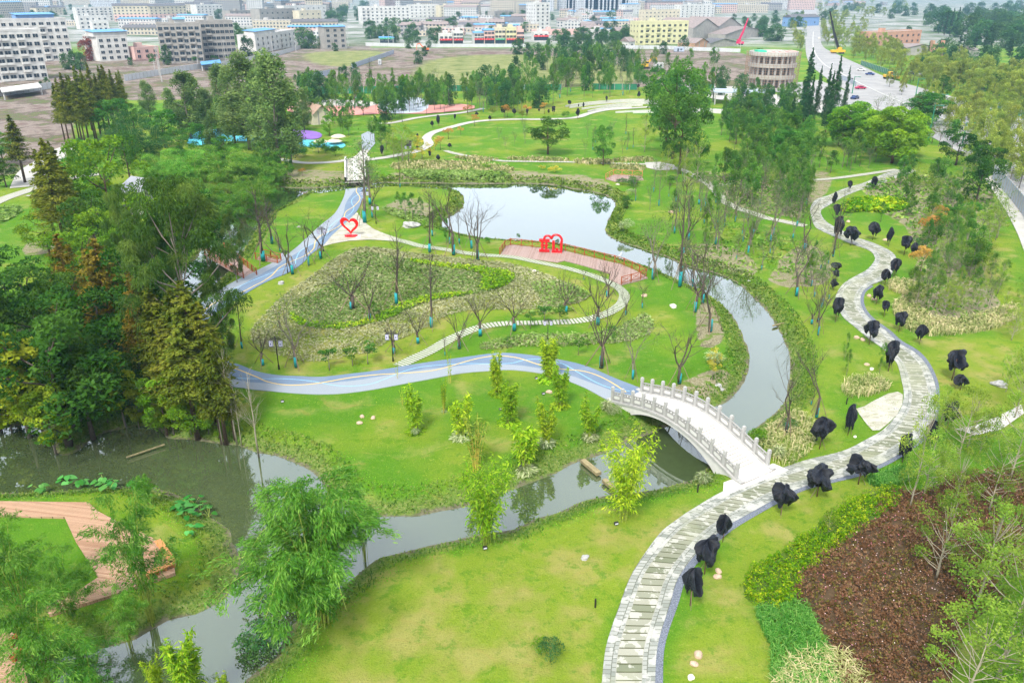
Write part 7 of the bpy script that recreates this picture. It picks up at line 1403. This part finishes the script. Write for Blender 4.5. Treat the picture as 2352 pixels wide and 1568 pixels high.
for i, (x, y, yt) in enumerate(((186,158,120),(367,175,106),(372,188,105),(356,162,138),(270,215,185),(455,150,108),(518,138,90),(690,112,68),(680,118,80),(800,106,60),(893,104,70),(903,103,76),(1168,50,8),(628,130,72),(1085,104,60),(1600,60,20),(1800,60,30),(1700,110,95),(2100,235,180),(2150,280,215),(1957,216,175),(2250,300,250),(2130,330,240),(2210,330,280))):
    X, Y, z = P(x, y); h = height_to(X, Y, 0, yt); gr = x > 1900; m = MB(); m.tube([(0, 0, 0), (0, 0, h)], [.22, .12], 6)
    if gr: m.box(0, -.08, h-.4, 2.6, .08, h-.25); m.box(1.8, -.2, h-.5, 2.9, .2, h-.35)
    else: m.box(-1.0, -.08, h-1, 1.0, .08, h-.85); m.box(-.8, -.08, h-1.9, .8, .08, h-1.75)
    o = put("street_light" if gr else "utility_pole", m.mesh("pole", "hoarding_green" if gr else "grey_stone"), None, (X, Y, z), .3); auto(o, "green street light" if gr else "pale concrete utility pole", "street light" if gr else "utility pole", "green street lights" if gr else "concrete utility poles", x, y, h, "street lights along the road" if gr else "utility poles in the town")
# ---------------------------------------------------------------- labels that single each thing out
LM = [(807,530,"near the red heart"),(1265,575,"near the red letter sculpture"),(1590,1010,"by the stone arch bridge"),(815,395,"by the small stepped bridge"),(850,670,"on the heart-shaped bed"),(620,800,"inside the left bend of the blue path"),(1100,730,"by the middle of the stepping stones"),(930,800,"where the stepping stones meet the blue path"),(1420,680,"at the bend of the stepping stones"),(1400,800,"on the central lawn above the blue path"),(1590,750,"on the inner river bank"),(1560,640,"on the near bank of the narrow channel"),(1660,560,"on the far bank of the narrow channel"),(1000,540,"between the plaza and the pond"),(940,460,"on the grassy spit of the pond"),(660,540,"left of the blue path"),(1120,970,"on the bamboo lawn"),(1300,960,"on the bamboo lawn near the bridge"),(1850,620,"on the slope right of the channel"),(1860,760,"between the river and the winding path"),(1850,960,"beside the long-grass mound"),(1950,460,"at the top of the winding path"),(1980,560,"by the upper curve of the winding path"),(2030,660,"in the inner bend of the winding path"),(2040,770,"by the lower curve of the winding path"),(2100,900,"outside the wide right-hand curve"),(2000,1060,"along the path right of the bridge"),(1640,1270,"at the bottom stretch of the stone path"),(2150,1250,"over the red-leaved bed"),(2280,1200,"at the right edge above the red bed"),(2250,1500,"in the bottom-right corner"),(2200,650,"in the right-hand plantation"),(2180,480,"in the plantation below the road pavement"),(1750,440,"beside the upper garden path"),(1700,340,"on the right of the far lawn"),(1400,330,"on the far round lawn"),(1250,340,"in front of the far lawn"),(1540,300,"beside the tall tree of the far lawn"),(1850,250,"by the dark conifers"),(2000,300,"by the two big round trees"),(2100,240,"beside the road below the loader"),(2250,300,"along the near side of the road"),(2300,240,"along the far side of the road"),(1960,140,"along the road above the junction"),(1900,80,"at the far bend of the road"),(2180,180,"beyond the road hoarding"),(2200,70,"in the upper-right woods"),(2000,30,"in the hazy woods beyond the road"),(2160,60,"behind the orange building"),(1760,60,"behind the warehouses"),(1840,120,"between the round building and the road"),(1620,230,"beside the market canopy"),(1420,215,"above the terraces"),(1300,230,"left of the terraces"),(1180,240,"on the rise behind the far lawn"),(1080,240,"behind the lakeside path"),(960,240,"in front of the green hoarding"),(830,240,"behind the playground"),(740,240,"at the left of the playground"),(750,340,"beside the cyan play surface"),(900,320,"beside the pad beyond the small bridge"),(980,340,"at the fork of the lakeside path"),(1250,175,"on the dry field edge"),(1400,170,"beside the yellow excavator"),(1120,395,"on the far shore of the pond"),(1440,420,"beside the small viewing deck"),(1470,500,"on the right shore of the pond"),(610,470,"behind the left lawn"),(430,620,"around the tall eucalyptus"),(300,620,"in the middle of the left woods"),(180,600,"in the upper left woods"),(60,650,"at the left edge of the woods"),(100,850,"at the left edge above the dark water"),(250,900,"on the dark bank of the woods"),(450,950,"on the bank under the eucalyptus"),(560,950,"beside the lawn bank of the woods"),(250,420,"by the pavilion"),(330,360,"left of the grey poplars"),(520,420,"above the tall eucalyptus"),(590,300,"among the grey poplars"),(420,280,"left of the poplars"),(220,300,"in the conifer grove"),(100,380,"by the spoil heap at left"),(60,1130,"on the islet shore"),(250,1120,"on the upper shore of the islet"),(450,1180,"on the right shore of the islet"),(150,1400,"beside the islet boardwalk"),(350,1400,"below the corner bench"),(200,1550,"in the bottom-left corner"),(720,1400,"on the near bank of the channel"),(480,1530,"above the bottom water"),(1430,1180,"on the near bank below the bridge"),(1120,1240,"on the near bank of the straight reach"),(1240,1500,"on the near lawn"),(180,130,"between the white apartment blocks"),(100,190,"below the far-left apartments"),(60,40,"in the upper-left town"),(200,30,"behind the blue-roofed apartments"),(350,25,"behind the pink terrace"),(480,25,"right of the pink terrace"),(560,90,"right of the grey apartment pair"),(620,30,"above the long low building"),(700,30,"left of the avenue"),(720,95,"beside the narrow grey house"),(790,40,"along the avenue"),(860,40,"at the right of the avenue"),(900,85,"where the avenue meets the site"),(960,30,"above the long white flats"),(1050,30,"in the upper-centre town"),(1000,75,"behind the left of the shop row"),(1120,65,"behind the shop row"),(1150,30,"above the dark brick block"),(1220,25,"left of the white tower"),(1320,50,"right of the white tower"),(1320,15,"below the skyline towers"),(1380,100,"between the tower and yellow building"),(1420,50,"left of the yellow building"),(1530,40,"behind the yellow building"),(1620,20,"above the warehouses"),(1720,25,"beyond the warehouses"),(800,160,"beside the crossing site fence"),(980,110,"by the long white wall"),(380,160,"below the grey apartments"),(660,120,"beside the long low building")]
ORD = ["first", "second", "third", "fourth", "fifth", "sixth", "seventh", "eighth", "ninth", "tenth", "eleventh", "twelfth", "thirteenth", "fourteenth", "fifteenth", "sixteenth", "seventeenth", "eighteenth", "nineteenth", "twentieth"]
NUM = ["zero", "one", "two", "three", "four", "five", "six", "seven", "eight", "nine", "ten", "eleven", "twelve", "thirteen", "fourteen", "fifteen", "sixteen", "seventeen", "eighteen", "nineteen", "twenty"]
TENS = {2: ("twentieth", "twenty"), 3: ("thirtieth", "thirty"), 4: ("fortieth", "forty"), 5: ("fiftieth", "fifty")}
def nth(i): return ORD[i-1] if i <= 20 else (TENS[i//10][0] if i % 10 == 0 else TENS[i//10][1]+"-"+ORD[i % 10-1])
groups = {}
for a in AUTO:
    o, d, noun, x, y, h, g = a
    ph = min(LM, key=lambda l: (l[0]-x)**2+((l[1]-y)*1.6)**2)[2]; groups.setdefault((d, ph), []).append(a)
for (d, ph), L in groups.items():
    n = len(L)
    if n == 1: L[0][0]['label'] = f"{d} {ph}"
    elif n == 2:
        L.sort(key=lambda a: a[5])
        if L[1][5] > L[0][5]*1.12: L[0][0]['label'] = f"shorter {d} {ph}"; L[1][0]['label'] = f"taller {d} {ph}"
        else: L.sort(key=lambda a: a[3]); L[0][0]['label'] = f"left one of two: {d} {ph}"; L[1][0]['label'] = f"right one of two: {d} {ph}"
    else:
        L.sort(key=lambda a: a[3])
        for i, a in enumerate(L):
            k = "leftmost" if i == 0 else "rightmost" if i == n-1 else nth(i+1)+" from left" if i < n/2 else nth(n-i)+" from right"
            s = f"{d} {ph}, {k}"; a[0]['label'] = s + (f" of {NUM[n]}" if n <= 20 and len(s.split()) < 15 else "")
for o, d, noun, x, y, h, g in AUTO:
    if g: o['group'] = g
# ---------------------------------------------------------------- haze: the air between here and the town
m, t, o = newmat("haze"); v = t.nodes.new("ShaderNodeVolumePrincipled"); v.inputs["Color"].default_value = (.42, .70, 1.0, 1); v.inputs["Density"].default_value = .00017; v.inputs["Anisotropy"].default_value = .2
t.links.new(v.outputs[0], o.inputs["Volume"])
b = MB().box(-9000, -60, -3.2, 9000, 9300, 85); hz = put("haze", b.mesh("haze", "haze")); hz['kind'] = 'stuff'
print("OBJECTS", len(bpy.data.objects), "things", len(AUTO))
